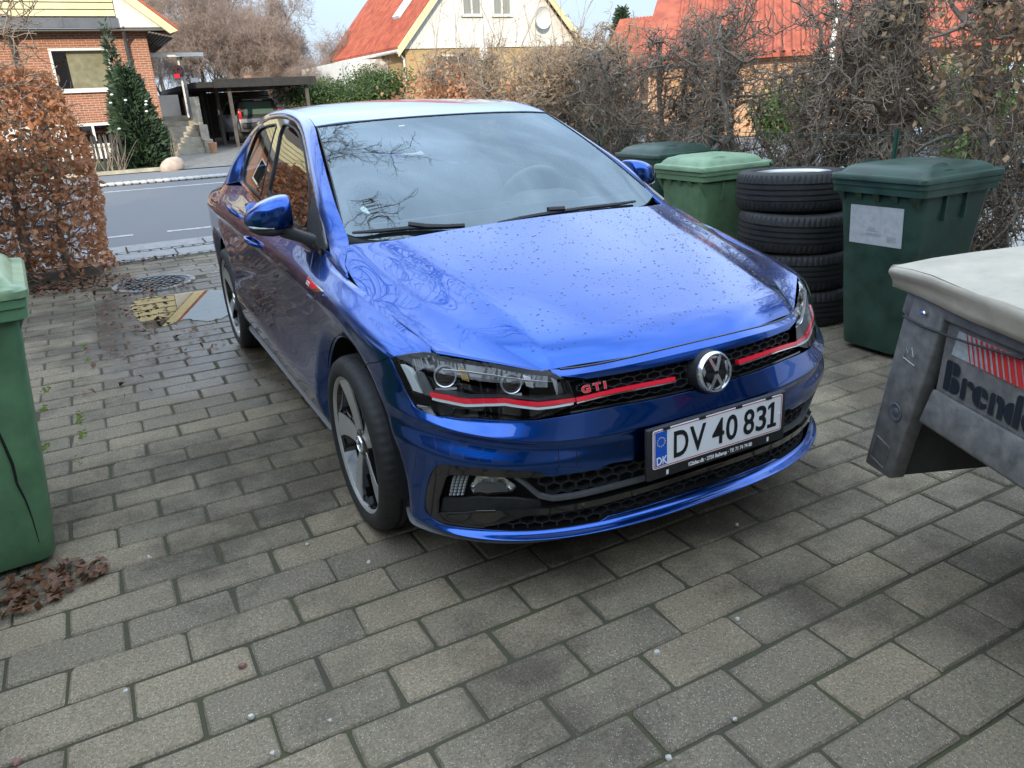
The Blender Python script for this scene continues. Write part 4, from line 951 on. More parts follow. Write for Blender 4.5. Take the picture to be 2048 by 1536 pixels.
# ---- wipers
def on_ws(L, off): uv = WS.px(L); return (WS.pos(uv)+WS.nor(uv)*off)*[-1, 1, 1]
Z5 = lambda L: [(600+x*.3662, 180+y*.3662) for x, y in L]
def ws_any(L, off):
    """pixels anywhere on the glass, either side of the car"""
    out = []
    for p in L:
        Dm = np.concatenate([WS.D[:, ::-1]*[-1, 1, 1], WS.D[:, 1:]], 1); q = proj(Dm).reshape(-1, 2); d = ((q-p)**2).sum(1); k = np.argsort(d)[:4]; w = 1/(d[k]+1e-6); out.append((Dm.reshape(-1, 3)[k]*w[:, None]).sum(0)/w.sum()+np.array([0, -.30, .95])*off)
    return out
def wiper(blade, arm, name):
    b = MB(); P = ws_any(blade, .012)
    b.tube(P, [.005]+[.0085]*(len(P)-2)+[.005], 6); o = b.obj(name, BLK, CAR, 40)
    a = MB(); A = ws_any(arm, .022); a.tube(A, [.011]*2+[.009]*(len(A)-2), 6); a.obj('arm', BLK, o, 40)
wiper(Z5([(283, 795), (440, 785), (600, 772), (760, 766), (900, 762)]), Z5([(590, 765), (690, 772), (800, 776), (900, 775)]), 'wiper')
wiper(Z5([(1080, 738), (1220, 712), (1360, 688), (1540, 660), (1700, 640), (1830, 622)]), Z5([(1350, 682), (1435, 677), (1240, 712), (1080, 742)][:2]), 'wiper')
# ---- inside: dashboard, seats, wheel, mirror foot, sticker
INTR = mat_plain('interior_grey', (.085, .087, .092), .7, var=.2, scale=30); SEATM = mat_plain('seat_cloth', (.11, .11, .115), .8, var=.4, scale=60)
b = MB(); b.hexa([(-.70, .30, .80), (.70, .30, .80), (.70, .80, .72), (-.70, .80, .72), (-.70, .25, .935), (.70, .25, .935), (.70, .78, .945), (-.70, .78, .945)]); DASH = bevel(b.obj('dashboard', INTR, CAR), .03, 3)
b = MB(); b.hexa([(.20, .62, .93), (.54, .62, .93), (.54, .80, .93), (.20, .80, .93), (.24, .66, 1.0), (.50, .66, 1.0), (.50, .80, 1.0), (.24, .80, 1.0)]); bevel(b.obj('instrument_hood', INTR, DASH), .02, 2)
b = MB(); b.tube([(.37+.185*math.cos(t), .86+.07*math.sin(t)*-1, .93+.17*math.sin(t)) for t in np.linspace(0, 2*math.pi, 33)], .014, 8, False); b.box((.37, .86, .93), (.36, .02, .04)); b.box((.37, .87, .93), (.12, .03, .12)); b.obj('steering_wheel', mat_plain('wheel_leather', (.075, .078, .08), .35), CAR, 50)
def seat(x, y):
    b = MB(); b.box((x, y, .55), (.50, .52, .18)); o = bevel(b.obj('seat', SEATM, CAR), .05, 3)
    b = MB(); b.hexa([(x-.25, y+.22, .55), (x+.25, y+.22, .55), (x+.25, y+.38, .55), (x-.25, y+.38, .55), (x-.20, y+.42, 1.08), (x+.20, y+.42, 1.08), (x+.20, y+.54, 1.08), (x-.20, y+.54, 1.08)]); bevel(b.obj('backrest', SEATM, o), .05, 3)
    b = MB(); b.box((x, y+.50, 1.18), (.26, .10, .17)); bevel(b.obj('headrest', SEATM, o), .04, 3)
seat(.37, 1.15); seat(-.37, 1.15); seat(.37, 2.05); seat(-.37, 2.05)
b = MB(); b.box((0, .98, 1.27), (.24, .03, .07)); bevel(b.obj('rear_view_mirror', INTR, CAR), .015, 2)
P = ws_any([(834, 243), (871, 265), (919, 267.5), (963, 259), (956, 236), (900, 238)], -.008); mobj('sensor_shield', P, [tuple(range(6))], DARK, CAR)
P = ws_any(Z5([(328, 640), (345, 632), (362, 638), (385, 677), (350, 664), (332, 655)]), -.002); mobj('parking_disc', P, [tuple(range(6))], mat_plain('pale_sticker', (.75, .80, .78), .5), CAR)
c0_ = np.array(Z5([(347, 643)])[0]); P = ws_any([c0_+[26*math.cos(t), 17*math.sin(t)] for t in np.linspace(0, 6.283, 25)], -.001); b = MB(); b.tube(P, .0008, 4); b.obj('disc_edge', INTR, CAR)
b = MB(); b.hexa([(-.56, 1.02, 1.318), (.56, 1.02, 1.318), (.52, 2.6, 1.27), (-.52, 2.6, 1.27), (-.56, 1.02, 1.325), (.56, 1.02, 1.325), (.53, 2.6, 1.30), (-.53, 2.6, 1.30)]); b.obj('headliner', mat_plain('headliner_cloth', (.30, .29, .27), .9), CAR)
# ---- rain drops on the hood and bumper
DROP = mat_glass('water_drop', (.60, .64, .72), 1.42)
def drops(S, n, umin, umax, vmin, vmax, parent, rmin, rmax, keep=None):
    V, F = [], []
    for _ in range(n):
        uv = np.array([[RNG.uniform(umin, umax), RNG.uniform(vmin, vmax)]])
        if keep is not None and not keep(uv[0]): continue
        p = S.pos(uv)[0]; nn = S.nor(uv)[0]; r = rmin*(rmax/rmin)**(RNG.random()**2.2)
        if RNG.random() < .5: p = p*[-1, 1, 1]; nn = nn*[-1, 1, 1]
        t1 = nrm(np.cross(nn, [.3, 1, .1])); t2 = np.cross(nn, t1); st = RNG.uniform(.8, 1.5); b = len(V); k = 7
        ph_ = RNG.random()*6
        for rr, hh in ((1., -.0002), (.72, r*.36)):
            for a in range(k): q = 2*math.pi*a/k+ph_; V.append(p+(t1*math.cos(q)+t2*math.sin(q)*st)*r*rr+nn*hh)
        V.append(p+nn*r*.5)
        f_ = [(b+a, b+(a+1) % k, b+k+(a+1) % k, b+k+a) for a in range(k)]+[(b+k+a, b+k+(a+1) % k, b+2*k) for a in range(k)]
        F += f_ if np.dot(np.cross(t1, t2), nn) > 0 else [q_[::-1] for q_ in f_]
    o = mobj('rain_drops', V, F, DROP, parent, smooth=True, kind='stuff'); return o
drops(HD, 2600, HD.ku[2], HD.ku[-1], 0, HD.kv[4], HOOD, .0010, .0056)
# ------------------------------------------------------------------ fast meshes for dense geometry
def fast_mesh(name, V, F, mat, smooth=False):
    V = np.ascontiguousarray(V, np.float32); F = np.ascontiguousarray(F, np.int32); k = F.shape[1]
    me = bpy.data.meshes.new(name); me.vertices.add(len(V)); me.vertices.foreach_set('co', V.ravel())
    me.loops.add(F.size); me.loops.foreach_set('vertex_index', F.ravel()); me.polygons.add(len(F)); me.polygons.foreach_set('loop_start', np.arange(0, F.size, k, dtype=np.int32))
    try: me.polygons.foreach_set('loop_total', np.full(len(F), k, np.int32))
    except Exception: pass
    if smooth: me.polygons.foreach_set('use_smooth', np.ones(len(F), bool))
    me.update(calc_edges=True); me.validate()
    if isinstance(mat, (list, tuple)):
        for m in mat: me.materials.append(m)
    elif mat: me.materials.append(mat)
    return me
def fobj(name, V, F, mat, parent=None, smooth=False, kind=None):
    o = bpy.data.objects.new(name, fast_mesh(name, V, F, mat, smooth)); link(o, parent)
    if kind: o['kind'] = kind
    return o
def seg_tubes(S, n=4):
    """S: rows p0(3) p1(3) r0 r1 -> prisms"""
    S = np.asarray(S, float); p, q, r0_, r1_ = S[:, :3], S[:, 3:6], S[:, 6], S[:, 7]
    t = q-p; t /= np.linalg.norm(t, axis=1, keepdims=True)+1e-9
    a = np.where(np.abs(t[:, 2:3]) < .9, [[0, 0, 1.]], [[1., 0, 0]]); u = np.cross(t, a); u /= np.linalg.norm(u, axis=1, keepdims=True)+1e-9; w = np.cross(t, u)
    V = np.zeros((len(S), 2*n, 3))
    for k in range(n):
        c, s_ = math.cos(2*math.pi*k/n), math.sin(2*math.pi*k/n); d = u*c+w*s_
        V[:, k] = p+d*r0_[:, None]; V[:, n+k] = q+d*r1_[:, None]
    base = (np.arange(len(S))*2*n)[:, None]
    F = np.concatenate([base+np.array([[k, (k+1) % n, n+(k+1) % n, n+k]]) for k in range(n)])
    return V.reshape(-1, 3), F
# ------------------------------------------------------------------ ground materials
def mat_pavers():
    m, N, L, b = new_mat('concrete_paver')
    g = N.new('ShaderNodeNewGeometry'); P = g.outputs['Position']
    def noise(sc, det=4, ro=.6):
        n = N.new('ShaderNodeTexNoise'); n.inputs['Scale'].default_value = sc; n.inputs['Detail'].default_value = det; n.inputs['Roughness'].default_value = ro; L.new(P, n.inputs['Vector']); return n.outputs['Fac']
    def ramp(f, stops):
        r = N.new('ShaderNodeValToRGB'); el = r.color_ramp.elements
        while len(el) > len(stops): el.remove(el[-1])
        while len(el) < len(stops): el.new(.5)
        for e, (p, c) in zip(el, stops): e.position = p; e.color = (*c, 1) if len(c) == 3 else c
        L.new(f, r.inputs[0]); return r.outputs['Color']
    def mix(a, b_, f, mode='MIX'):
        x = N.new('ShaderNodeMix'); x.data_type = 'RGBA'; x.blend_type = mode
        for s_, v in (('A', a), ('B', b_), ('Factor', f)):
            sk = [i for i in x.inputs if i.name == s_ and i.type == ('VALUE' if s_ == 'Factor' else 'RGBA')][0]
            if isinstance(v, (int, float)): sk.default_value = v
            elif isinstance(v, tuple): sk.default_value = (*v, 1)
            else: L.new(v, sk)
        return [o for o in x.outputs if o.type == 'RGBA'][0]
    oi = N.new('ShaderNodeObjectInfo')
    vb = N.new('ShaderNodeTexVoronoi'); vb.inputs['Scale'].default_value = 4.2; L.new(P, vb.inputs['Vector'])
    base = ramp(noise(1.3, 5, .7), [(.30, (.165, .138, .100)), (.5, (.215, .180, .128)), (.72, (.265, .222, .156))])
    per = ramp(oi.outputs['Random'], [(0, (.80, .80, .80)), (.5, (1, .99, .97)), (1, (1.16, 1.13, 1.06))])
    base = mix(base, per, 1., 'MULTIPLY')
    grain = ramp(noise(120, 3, .8), [(.30, (.52, .52, .52)), (.70, (1.42, 1.40, 1.36))]); base = mix(base, grain, 1., 'MULTIPLY')
    v1 = N.new('ShaderNodeTexVoronoi'); v1.inputs['Scale'].default_value = 260; L.new(P, v1.inputs['Vector'])
    sep = N.new('ShaderNodeSeparateColor'); L.new(v1.outputs['Color'], sep.inputs[0])
    gt = N.new('ShaderNodeMath'); gt.operation = 'GREATER_THAN'; gt.inputs[1].default_value = .88; L.new(sep.outputs['Red'], gt.inputs[0])
    lt = N.new('ShaderNodeMath'); lt.operation = 'LESS_THAN'; lt.inputs[1].default_value = .34; L.new(v1.outputs['Distance'], lt.inputs[0])
    mm = N.new('ShaderNodeMath'); mm.operation = 'MULTIPLY'; L.new(gt.outputs[0], mm.inputs[0]); L.new(lt.outputs[0], mm.inputs[1])
    base = mix(base, (.47, .45, .39), mm.outputs[0])
    v2 = N.new('ShaderNodeTexVoronoi'); v2.inputs['Scale'].default_value = 230; L.new(P, v2.inputs['Vector']); s2 = N.new('ShaderNodeSeparateColor'); L.new(v2.outputs['Color'], s2.inputs[0])
    g2 = N.new('ShaderNodeMath'); g2.operation = 'GREATER_THAN'; g2.inputs[1].default_value = .90; L.new(s2.outputs['Green'], g2.inputs[0])
    l2 = N.new('ShaderNodeMath'); l2.operation = 'LESS_THAN'; l2.inputs[1].default_value = .36; L.new(v2.outputs['Distance'], l2.inputs[0]); m2 = N.new('ShaderNodeMath'); m2.operation = 'MULTIPLY'; L.new(g2.outputs[0], m2.inputs[0]); L.new(l2.outputs[0], m2.inputs[1])
    base = mix(base, (.07, .068, .06), m2.outputs[0])
    # damp stains with their own shapes
    st = ramp(noise(.85, 6, .72), [(.47, (1, 1, 1)), (.60, (.46, .45, .44))]); base = mix(base, st, 1., 'MULTIPLY')
    # moss on the far left side, green film
    gm = ramp(noise(2.3, 5, .7), [(.58, (0, 0, 0)), (.80, (.35, .35, .35))]); gs2 = N.new('ShaderNodeSeparateColor'); L.new(gm, gs2.inputs[0]); base = mix(base, (.10, .13, .045), gs2.outputs['Red'])
    # wet zone round the puddle: an ellipse with a ragged rim
    sx = N.new('ShaderNodeSeparateXYZ'); L.new(P, sx.inputs[0])
    def ma(op, a, c):
        x = N.new('ShaderNodeMath'); x.operation = op
        for i, v in enumerate((a, c)):
            if isinstance(v, (int, float)): x.inputs[i].default_value = v
            else: L.new(v, x.inputs[i])
        return x.outputs[0]
    dx = ma('DIVIDE', ma('SUBTRACT', sx.outputs['X'], -.75), 1.05); dy = ma('DIVIDE', ma('SUBTRACT', sx.outputs['Y'], 3.6), 2.1)
    d = ma('ADD', ma('POWER', ma('ABSOLUTE', dx, 0), 2), ma('POWER', ma('ABSOLUTE', dy, 0), 2)); d = ma('ADD', d, ma('MULTIPLY', ma('SUBTRACT', noise(3.0, 6, .7), .5), 1.6))
    wet = N.new('ShaderNodeMapRange'); wet.inputs['From Min'].default_value = 1.15; wet.inputs['From Max'].default_value = .65; wet.inputs['To Min'].default_value = 0; wet.inputs['To Max'].default_value = 1; L.new(d, wet.inputs['Value'])
    base = mix(base, (.42, .40, .38), ma('MULTIPLY', wet.outputs[0], .75), 'MULTIPLY') if False else base
    dk = ramp(wet.outputs[0], [(0, (1, 1, 1)), (1, (.46, .44, .42))]); base = mix(base, dk, 1., 'MULTIPLY')
    L.new(base, b.inputs['Base Color'])
    rr = N.new('ShaderNodeMapRange'); rr.inputs['To Min'].default_value = .82; rr.inputs['To Max'].default_value = .14; L.new(wet.outputs[0], rr.inputs['Value']); L.new(rr.outputs[0], b.inputs['Roughness'])
    bp = N.new('ShaderNodeBump'); bp.inputs['Strength'].default_value = .55; bp.inputs['Distance'].default_value = .004
    hs = N.new('ShaderNodeMath'); hs.operation = 'ADD'; L.new(noise(150, 4, .75), hs.inputs[0]); L.new(mm.outputs[0], hs.inputs[1]); L.new(hs.outputs[0], bp.inputs['Height']); L.new(bp.outputs[0], b.inputs['Normal'])
    return m
PAVE = mat_pavers()
JOINT = mat_plain('joint_soil', (.058, .050, .038), .95, coords='Object', col2=(.060, .064, .026), scale=4, bump=.6, bscale=90)
ASPH = mat_plain('asphalt', (.135, .137, .142), .85, var=.22, scale=300, bump=.4, bscale=400)
SLAB = mat_plain('flagstone', (.24, .235, .23), .8, var=.2, scale=9, bump=.3, bscale=120)
STONE = mat_plain('granite_sett', (.22, .215, .21), .7, var=.35, scale=14, bump=.4, bscale=60)
PAINTW = mat_plain('road_paint', (.24, .24, .24), .7, col2=(.55, .55, .53), scale=14)
SOIL = mat_plain('garden_soil', (.055, .042, .028), .95, var=.5, scale=6, bump=.8, bscale=40)
GRASS = mat_plain('rough_grass', (.055, .075, .022), .95, var=.45, scale=3, bump=.8, bscale=60)
def sheet(name, pts, z, mat, kind='structure'):
    return mobj(name, [(x, y, z if not callable(z) else z(x, y)) for x, y in pts], [tuple(range(len(pts)))], mat, None, kind=kind)
sheet('ground', [(-900, -300), (900, -300), (900, 1500), (-900, 1500)], -.075, GRASS)
def slope(y): return .012*max(0, y-19.6)
DRIVE = sheet('driveway', [(-2.75, -9), (3.0, -9), (3.0, 6.28), (-2.75, 6.28)], -.0065, JOINT)
# pavers: 30 x 15 cm, stretcher bond
PM, PR = .306, .1535
def paver_data(k):
    """a worn block: chipped corners, slightly wavy edges, rounded arris"""
    w, h, t, bv = .2965/2, .1445/2, .05, .006
    rg = np.random.default_rng(k); J = lambda s_=.0022: rg.normal(0, s_); o = []
    for sx, sy in ((-1, -1), (1, -1), (1, 1), (-1, 1)):
        a, c = rg.uniform(.004, .013, 2); P = [(sx*w, sy*(h-a)), (sx*(w-c), sy*h)]
        if sx*sy < 0: P = P[::-1]
        o += [(x+J(), y+J()) for x, y in (P if True else P)]
    o = sorted(o, key=lambda p: math.atan2(p[1]/h, p[0]/w)); n = len(o)
    V = [(x, y, -t) for x, y in o]+[(x, y, -bv) for x, y in o]+[(x*(1-bv/w)+J(.001), y*(1-bv/h)+J(.001), 0) for x, y in o]
    F = [(i, (i+1) % n, n+(i+1) % n, n+i) for i in range(n)]+[(n+i, n+(i+1) % n, 2*n+(i+1) % n, 2*n+i) for i in range(n)]+[tuple(range(2*n, 3*n))]
    return V, F
PVAR = [paver_data(k) for k in range(12)]; PMESH = [mdata('paver', V, F, PAVE) for V, F in PVAR]
cells = []
for r_ in range(-7, 45):
    yc = -.598-PR/2+PR*(r_)
    ph0 = -1.195 if r_ % 2 == 0 else -1.042
    for c_ in range(-6, 16):
        xc = ph0+PM*(c_+.5)
        if -2.72 < xc < 2.98 and yc < 6.2 and not ((xc+1.17)**2+(yc-5.0)**2 < .36**2): cells.append((xc, yc))
def vis_size(c):
    d = np.array([c[0], c[1], 0])-CP; zc = d@CF
    if zc < .3: return -1
    p = proj(np.array([c[0], c[1], 0.]))
    if not (-60 < p[0] < 2108 and -40 < p[1] < 1600): return -1
    if -.72 < c[0] < .72 and -.55 < c[1] < 3.0: return -.5
    return 1/zc
cells.sort(key=vis_size, reverse=True)
sag = lambda x, y: -.004*math.exp(-((x+.95)**2/.5+(y-3.9)**2/.9))
bigV, bigF = [], []
for i, (x, y) in enumerate(cells):
    tilt = RNG.normal(0, .006, 2); zz = RNG.normal(0, .0013)+sag(x, y); a = RNG.normal(0, .004)
    if i < 296:
        o = bpy.data.objects.new('paver', PMESH[(i*7) % 12]); link(o, DRIVE); o.location = (x, y, zz); o.rotation_euler = (tilt[0], tilt[1], a+(math.pi if RNG.random() < .5 else 0))
    else:
        V, F = PVAR[(i*7) % 12]; b = len(bigV); bigV += [(x+v[0], y+v[1], zz+v[2]+v[1]*tilt[0]-v[0]*tilt[1]) for v in V]; bigF += [tuple(k+b for k in f) for f in F]
mobj('paver_field', bigV, bigF, PAVE, DRIVE, kind='stuff')
# puddle
WATER = mat_glass('puddle_water', (.42, .40, .36), 1.40)
_pp = [(265, 600), (300, 594), (345, 588), (395, 582), (440, 579), (462, 590), (470, 612), (462, 630), (430, 640), (395, 642), (372, 636), (345, 648), (318, 656), (292, 652), (272, 640), (262, 622)]
_pp = smoothpoly(np.array([on_z(a, b_, .003)[:2] for a, b_ in _pp]), 2, True); _pp = resample(_pp, .05); _pp += RNG.normal(0, .012, _pp.shape)
mobj('puddle', [(x, y, .0035) for x, y in _pp], [tuple(range(len(_pp)))[::(1 if area(_pp) > 0 else -1)]], WATER, None, kind='structure')
# manhole
b = MB(); b.lathe([(.001, .004), (.30, .004), (.30, -.03)], 40, 'z', (-1.17, 5.0, 0)); MAN = b.obj('manhole_cover', mat_plain('cast_iron', (.05, .05, .05), .5, var=.3, scale=20), None); tag(MAN, 'round cast iron manhole cover in the driveway before the pavement', 'manhole cover')
b = MB(); b.lathe([(.30, .008), (.345, .008), (.345, -.03)], 40, 'z', (-1.17, 5.0, 0)); b.obj('rim', STONE, MAN)
for k in range(5):
    n = [1, 6, 12, 18, 24][k]
    for j in range(n):
        a = 2*math.pi*j/n; b = MB(); b.box((-1.17+.06*k*math.cos(a), 5.0+.06*k*math.sin(a), .008), (.035, .03, .012), Matrix.Rotation(a, 3, 'Z')); b.obj('stud', MATS['cast_iron'], MAN)
# pavement on this side: rows of slabs between lines of setts
SIDE = sheet('pavement', [(-14, 6.28), (14, 6.28), (14, 7.42), (-14, 7.42)], -.012, JOINT)
for row, (y0, y1) in enumerate(((6.42, 6.82), (6.94, 7.34))):
    for k in range(-12, 9):
        x0 = k*.82+.35*row; b = MB(); b.box((x0+.41, (y0+y1)/2, -.025), (.808, y1-y0-.008, .056), taper=.99); o = b.obj('slab', SLAB, SIDE); o.rotation_euler = (RNG.normal(0, .002), RNG.normal(0, .002), 0)
for yl in (6.35, 6.88):
    for k in range(-58, 40):
        b = MB(); b.box((k*.112, yl+RNG.normal(0, .004), -.025), (.10, .085, .055+RNG.uniform(0, .008)), taper=.86); b.obj('sett', STONE, SIDE)
b = MB()
for k in range(-16, 14): b.box((k*1.0, 7.40, -.05), (.992, .11, .10))
b.obj('kerb_line', SLAB, SIDE, kind='stuff')
# road
def rot_road(x, y): return (x, y-.05*(x+.5))
sheet('road', [(-200, 7.46+10), (200, 7.46-10), (200, 16.5-10), (-200, 16.5+10)], -.03, ASPH) if False else sheet('road', [(-200, 7.45), (200, 7.45), (200, 6.5), (201, 6.5), (201, 6.6), (200, 16.5-10), (200, 16.5-9), (-200, 16.5+10)][:0] or [(-60, 7.45), (60, 7.45), (60, 13.4), (-60, 19.4)], -.03, ASPH)
rm_ = MB()
def strip(x0, x1, y0, y1, sl): rm_.add([(x0, y0-sl*x0, -.024), (x1, y0-sl*x1, -.024), (x1, y1-sl*x1, -.024), (x0, y1-sl*x0, -.024)], [(0, 1, 2, 3)])
for k in range(-14, 14):
    o = MB().add([(k*1.5-.75+.0, 8.42-.06*(k*1.5), -.026), (k*1.5+.35, 8.42-.06*(k*1.5+1), -.026), (k*1.5+.35, 8.53-.06*(k*1.5+1), -.026), (k*1.5-.75, 8.53-.06*(k*1.5), -.026)], [(0, 1, 2, 3)]).obj('lane_dash', PAINTW, None); o['kind'] = 'structure'
_ln = MB().add([(-50, 15.02+.1*50*.55, -.026), (40, 15.02-.1*40*.55, -.026), (40, 15.18-.1*40*.55, -.026), (-50, 15.18+.1*50*.55, -.026)], [(0, 1, 2, 3)]).obj('edge_line', PAINTW, None); _ln['kind'] = 'structure'
# far kerb, cobbled ramp, far pavement
FARP = sheet('far_pavement', [(-60, 16.55+3), (60, 16.55-3), (60, 19.7-3), (-60, 19.7+3)], -.01, mat_plain('worn_asphalt', (.16, .16, .16), .85, var=.15, scale=60))
for k in range(-10, 26):
    for j in range(3):
        x = k*.16+.08*(j % 2); y = 16.62+j*.13-.05*x
        b = MB(); b.box((x, y, -.005), (.13, .105, .05), taper=.8); b.obj('cobble', mat_plain('pale_cobble', (.45, .45, .44), .7, var=.3, scale=9) if 'pale_cobble' not in MATS else MATS['pale_cobble'], FARP)
b = MB()
for k in range(-20, -1): b.box((k*1.0-1.2, 16.58-.05*(k-1.2), .02), (.99, .16, .12))
b.obj('far_kerb', SLAB, FARP, kind='stuff')
_yard = sheet('front_yard', [(-40, 19.8), (1.0, 19.7), (1.0, 60), (-40, 60)], lambda x, y: slope(y)+.002, GRASS)
_yd2 = sheet('neighbour_driveway', [(.4, 19.6), (7.0, 19.3), (7.0, 60), (.4, 60)], lambda x, y: slope(y)+.012, mat_plain('old_paving', (.17, .16, .14), .9, var=.25, scale=5))
# ------------------------------------------------------------------ wheelie bins
def rrpoly(w, d, r, n=4):
    return rrect(w, d, r, n)
def wheelie(name, loc, rz, body, lidm, label, H=.93, w=.54, dp=.60, wb=.42, db=.46, sticker=False, dome=False, crack=False, lidrot=0):
    T = empty(name, loc, rz, label, 'bin', 'wheelie bins')
    secs = []
    for z, k, ww, dd in ((.03, 0, wb*.98, db*.98), (.05, 0, wb, db), (.30, .3, 0, 0), (.60, .62, 0, 0), (H-.10, .93, 0, 0), (H-.005, 1, 0, 0)):
        if not ww: ww = wb+(w-.05-wb)*k; dd = db+(dp-.05-db)*k
        secs.append([(x, y+(dd-db)*.0, z) for x, y in rrpoly(ww, dd, .05, 4)])
    n = len(secs[0]); V = [p for s_ in secs for p in s_]; F = [(i*n+k, i*n+(k+1) % n, (i+1)*n+(k+1) % n, (i+1)*n+k) for i in range(len(secs)-1) for k in range(n)]+[tuple(range(n-1, -1, -1))]
    autosmooth(mobj('body', V, F, body, T), 40)
    b = MB()
    for (z0, z1, e) in ((H-.062, H-.020, 0.), (H-.026, H, .012)):
        o_ = rrpoly(w+e, dp+e, .035, 4); i_ = rrpoly(w-.07, dp-.07, .05, 4); m = len(o_)
        b.add([(*p, z0) for p in o_]+[(*p, z1) for p in o_]+[(*p, z1) for p in i_]+[(*p, z0) for p in i_], [(k, (k+1) % m, m+(k+1) % m, m+k) for k in range(m)]+[(m+k, m+(k+1) % m, 2*m+(k+1) % m, 2*m+k) for k in range(m)]+[(3*m+k, 3*m+(k+1) % m, (k+1) % m, k) for k in range(m)])
    autosmooth(b.obj('rim', body, T), 30)
    for k in range(5):   # comb ribs under the rim
        x = (k-2)*.105
        q = MB(); q.hexa([(x-.006, -dp/2+.055, H-.155), (x+.006, -dp/2+.055, H-.155), (x+.006, -dp/2+.065, H-.155), (x-.006, -dp/2+.065, H-.155), (x-.020, -dp/2+.004, H-.06), (x+.020, -dp/2+.004, H-.06), (x+.020, -dp/2+.06, H-.06), (x-.020, -dp/2+.06, H-.06)]); q.obj('rib', body, T)
    for s_ in (-1, 1):
        for yy in (-.10, .06): q = MB(); q.box((s_*(w/2-.028), yy, H-.125), (.03, .016, .13)); q.obj('rib', body, T)
    # lid: flange, skirt, crowned top with finger scoops
    lw, ld = w+.02, dp+.035; secs = []
    for z, s_, rr in ((H+.002, 1.0, .04), (H+.022, 1.0, .04), (H+.030, .985, .045), (H+.034, .90, .06), (H+.052, .86, .07), (H+.066, .80, .09), (H+.073, .62, .10), (H+.076, .35, .06), (H+.077, .02, .001)):
        cr = []
        for x, y in rrpoly(lw*s_, ld*s_, rr*s_, 5):
            t = y/(ld/2); zz = z
            if z > H+.032:
                zz += (.020 if dome else .006)*(1-min(1, (x/(lw/2))**2))*(1-.5*t*t)*(z-H-.03)/.045
            cr.append((x, y, zz))
        secs.append(cr)
    n = len(secs[0]); V = [p for s_ in secs for p in s_]; F = [(i*n+k, i*n+(k+1) % n, (i+1)*n+(k+1) % n, (i+1)*n+k) for i in range(len(secs)-1) for k in range(n)]+[tuple(range(n-1, -1, -1)), tuple((len(secs)-1)*n+k for k in range(n))]
    lid = autosmooth(mobj('lid', V, F, lidm, T), 38); lid.rotation_euler = (R(lidrot), 0, 0)
    for s_ in (-1, 1):   # crescent scoops
        b = MB(); P = []; m = 14
        for k in range(m+1):
            a = math.pi*k/m; P.append((s_*(lw*.36-.0*math.sin(a)), -ld*.18-.10*math.cos(a), 0))
        top = [(s_*(lw*.355), -ld*.16-.095*math.cos(math.pi*k/m), H+.055+.032*math.sin(math.pi*k/m)) for k in range(m+1)]
        bot = [(s_*(lw*.425), -ld*.16-.105*math.cos(math.pi*k/m), H+.036+.002*math.sin(math.pi*k/m)) for k in range(m+1)]
        inn = [(s_*(lw*.33), -ld*.16-.085*math.cos(math.pi*k/m), H+.040) for k in range(m+1)]
        mm_ = m+1
        b.add(top+bot+inn, [(k, k+1, mm_+k+1, mm_+k) for k in range(m)]+[(k, k+1, 2*mm_+k+1, 2*mm_+k) for k in range(m)]); b.obj('scoop_lip', lidm, lid, 50)
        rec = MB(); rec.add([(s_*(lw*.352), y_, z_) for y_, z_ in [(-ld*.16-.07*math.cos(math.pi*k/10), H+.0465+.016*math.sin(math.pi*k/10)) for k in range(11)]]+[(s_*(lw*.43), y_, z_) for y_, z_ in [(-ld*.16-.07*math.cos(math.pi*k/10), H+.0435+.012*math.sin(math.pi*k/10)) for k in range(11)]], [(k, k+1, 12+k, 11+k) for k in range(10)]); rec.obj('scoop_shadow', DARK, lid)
    b = MB(); b.tube([(-w*.46, dp/2+.045, H+.02), (w*.46, dp/2+.045, H+.02)], .014, 8); b.obj('handle_bar', lidm, T, 40)
    for s_ in (-1, 1):
        b = MB(); b.box((s_*w*.40, dp/2+.02, H-.01), (.035, .08, .06)); b.obj('hinge', body, T)
        b = MB(); b.lathe([(.02, s_*(wb/2-.03)), (.098, s_*(wb/2-.03)), (.10, s_*(wb/2-.02)), (.10, s_*(wb/2+.02)), (.095, s_*(wb/2+.03)), (.02, s_*(wb/2+.03))], 24, 'x', (0, db/2+.03, .10)); b.obj('bin_wheel', RUBBER, T, 40, fixn=True)
    return T
DGRN = mat_plain('dark_green_plastic', (.022, .054, .038), .42, var=.38, scale=7, bump=.08, bscale=90, rvar=.12)
LGRN = mat_plain('faded_green_plastic', (.115, .205, .105), .55, var=.28, scale=6, bump=.06, bscale=80)
LGRN2 = mat_plain('weathered_green_lid', (.20, .31, .19), .6, var=.2, scale=7, bump=.08, bscale=60)
MGRN = mat_plain('bright_green_plastic', (.085, .185, .090), .48, var=.30, scale=6, bump=.06, bscale=70)
MGRN2 = mat_plain('pale_mossy_green_lid', (.10, .20, .11), .35, col2=(.34, .40, .20), scale=9, bump=.05, bscale=60)
B1 = wheelie('wheelie_bin', (2.315, .212, 0), -math.pi/2, DGRN, DGRN, 'dark green wheelie bin with a grey label on its front', H=.93, w=.54, dp=.62, wb=.36, db=.44)
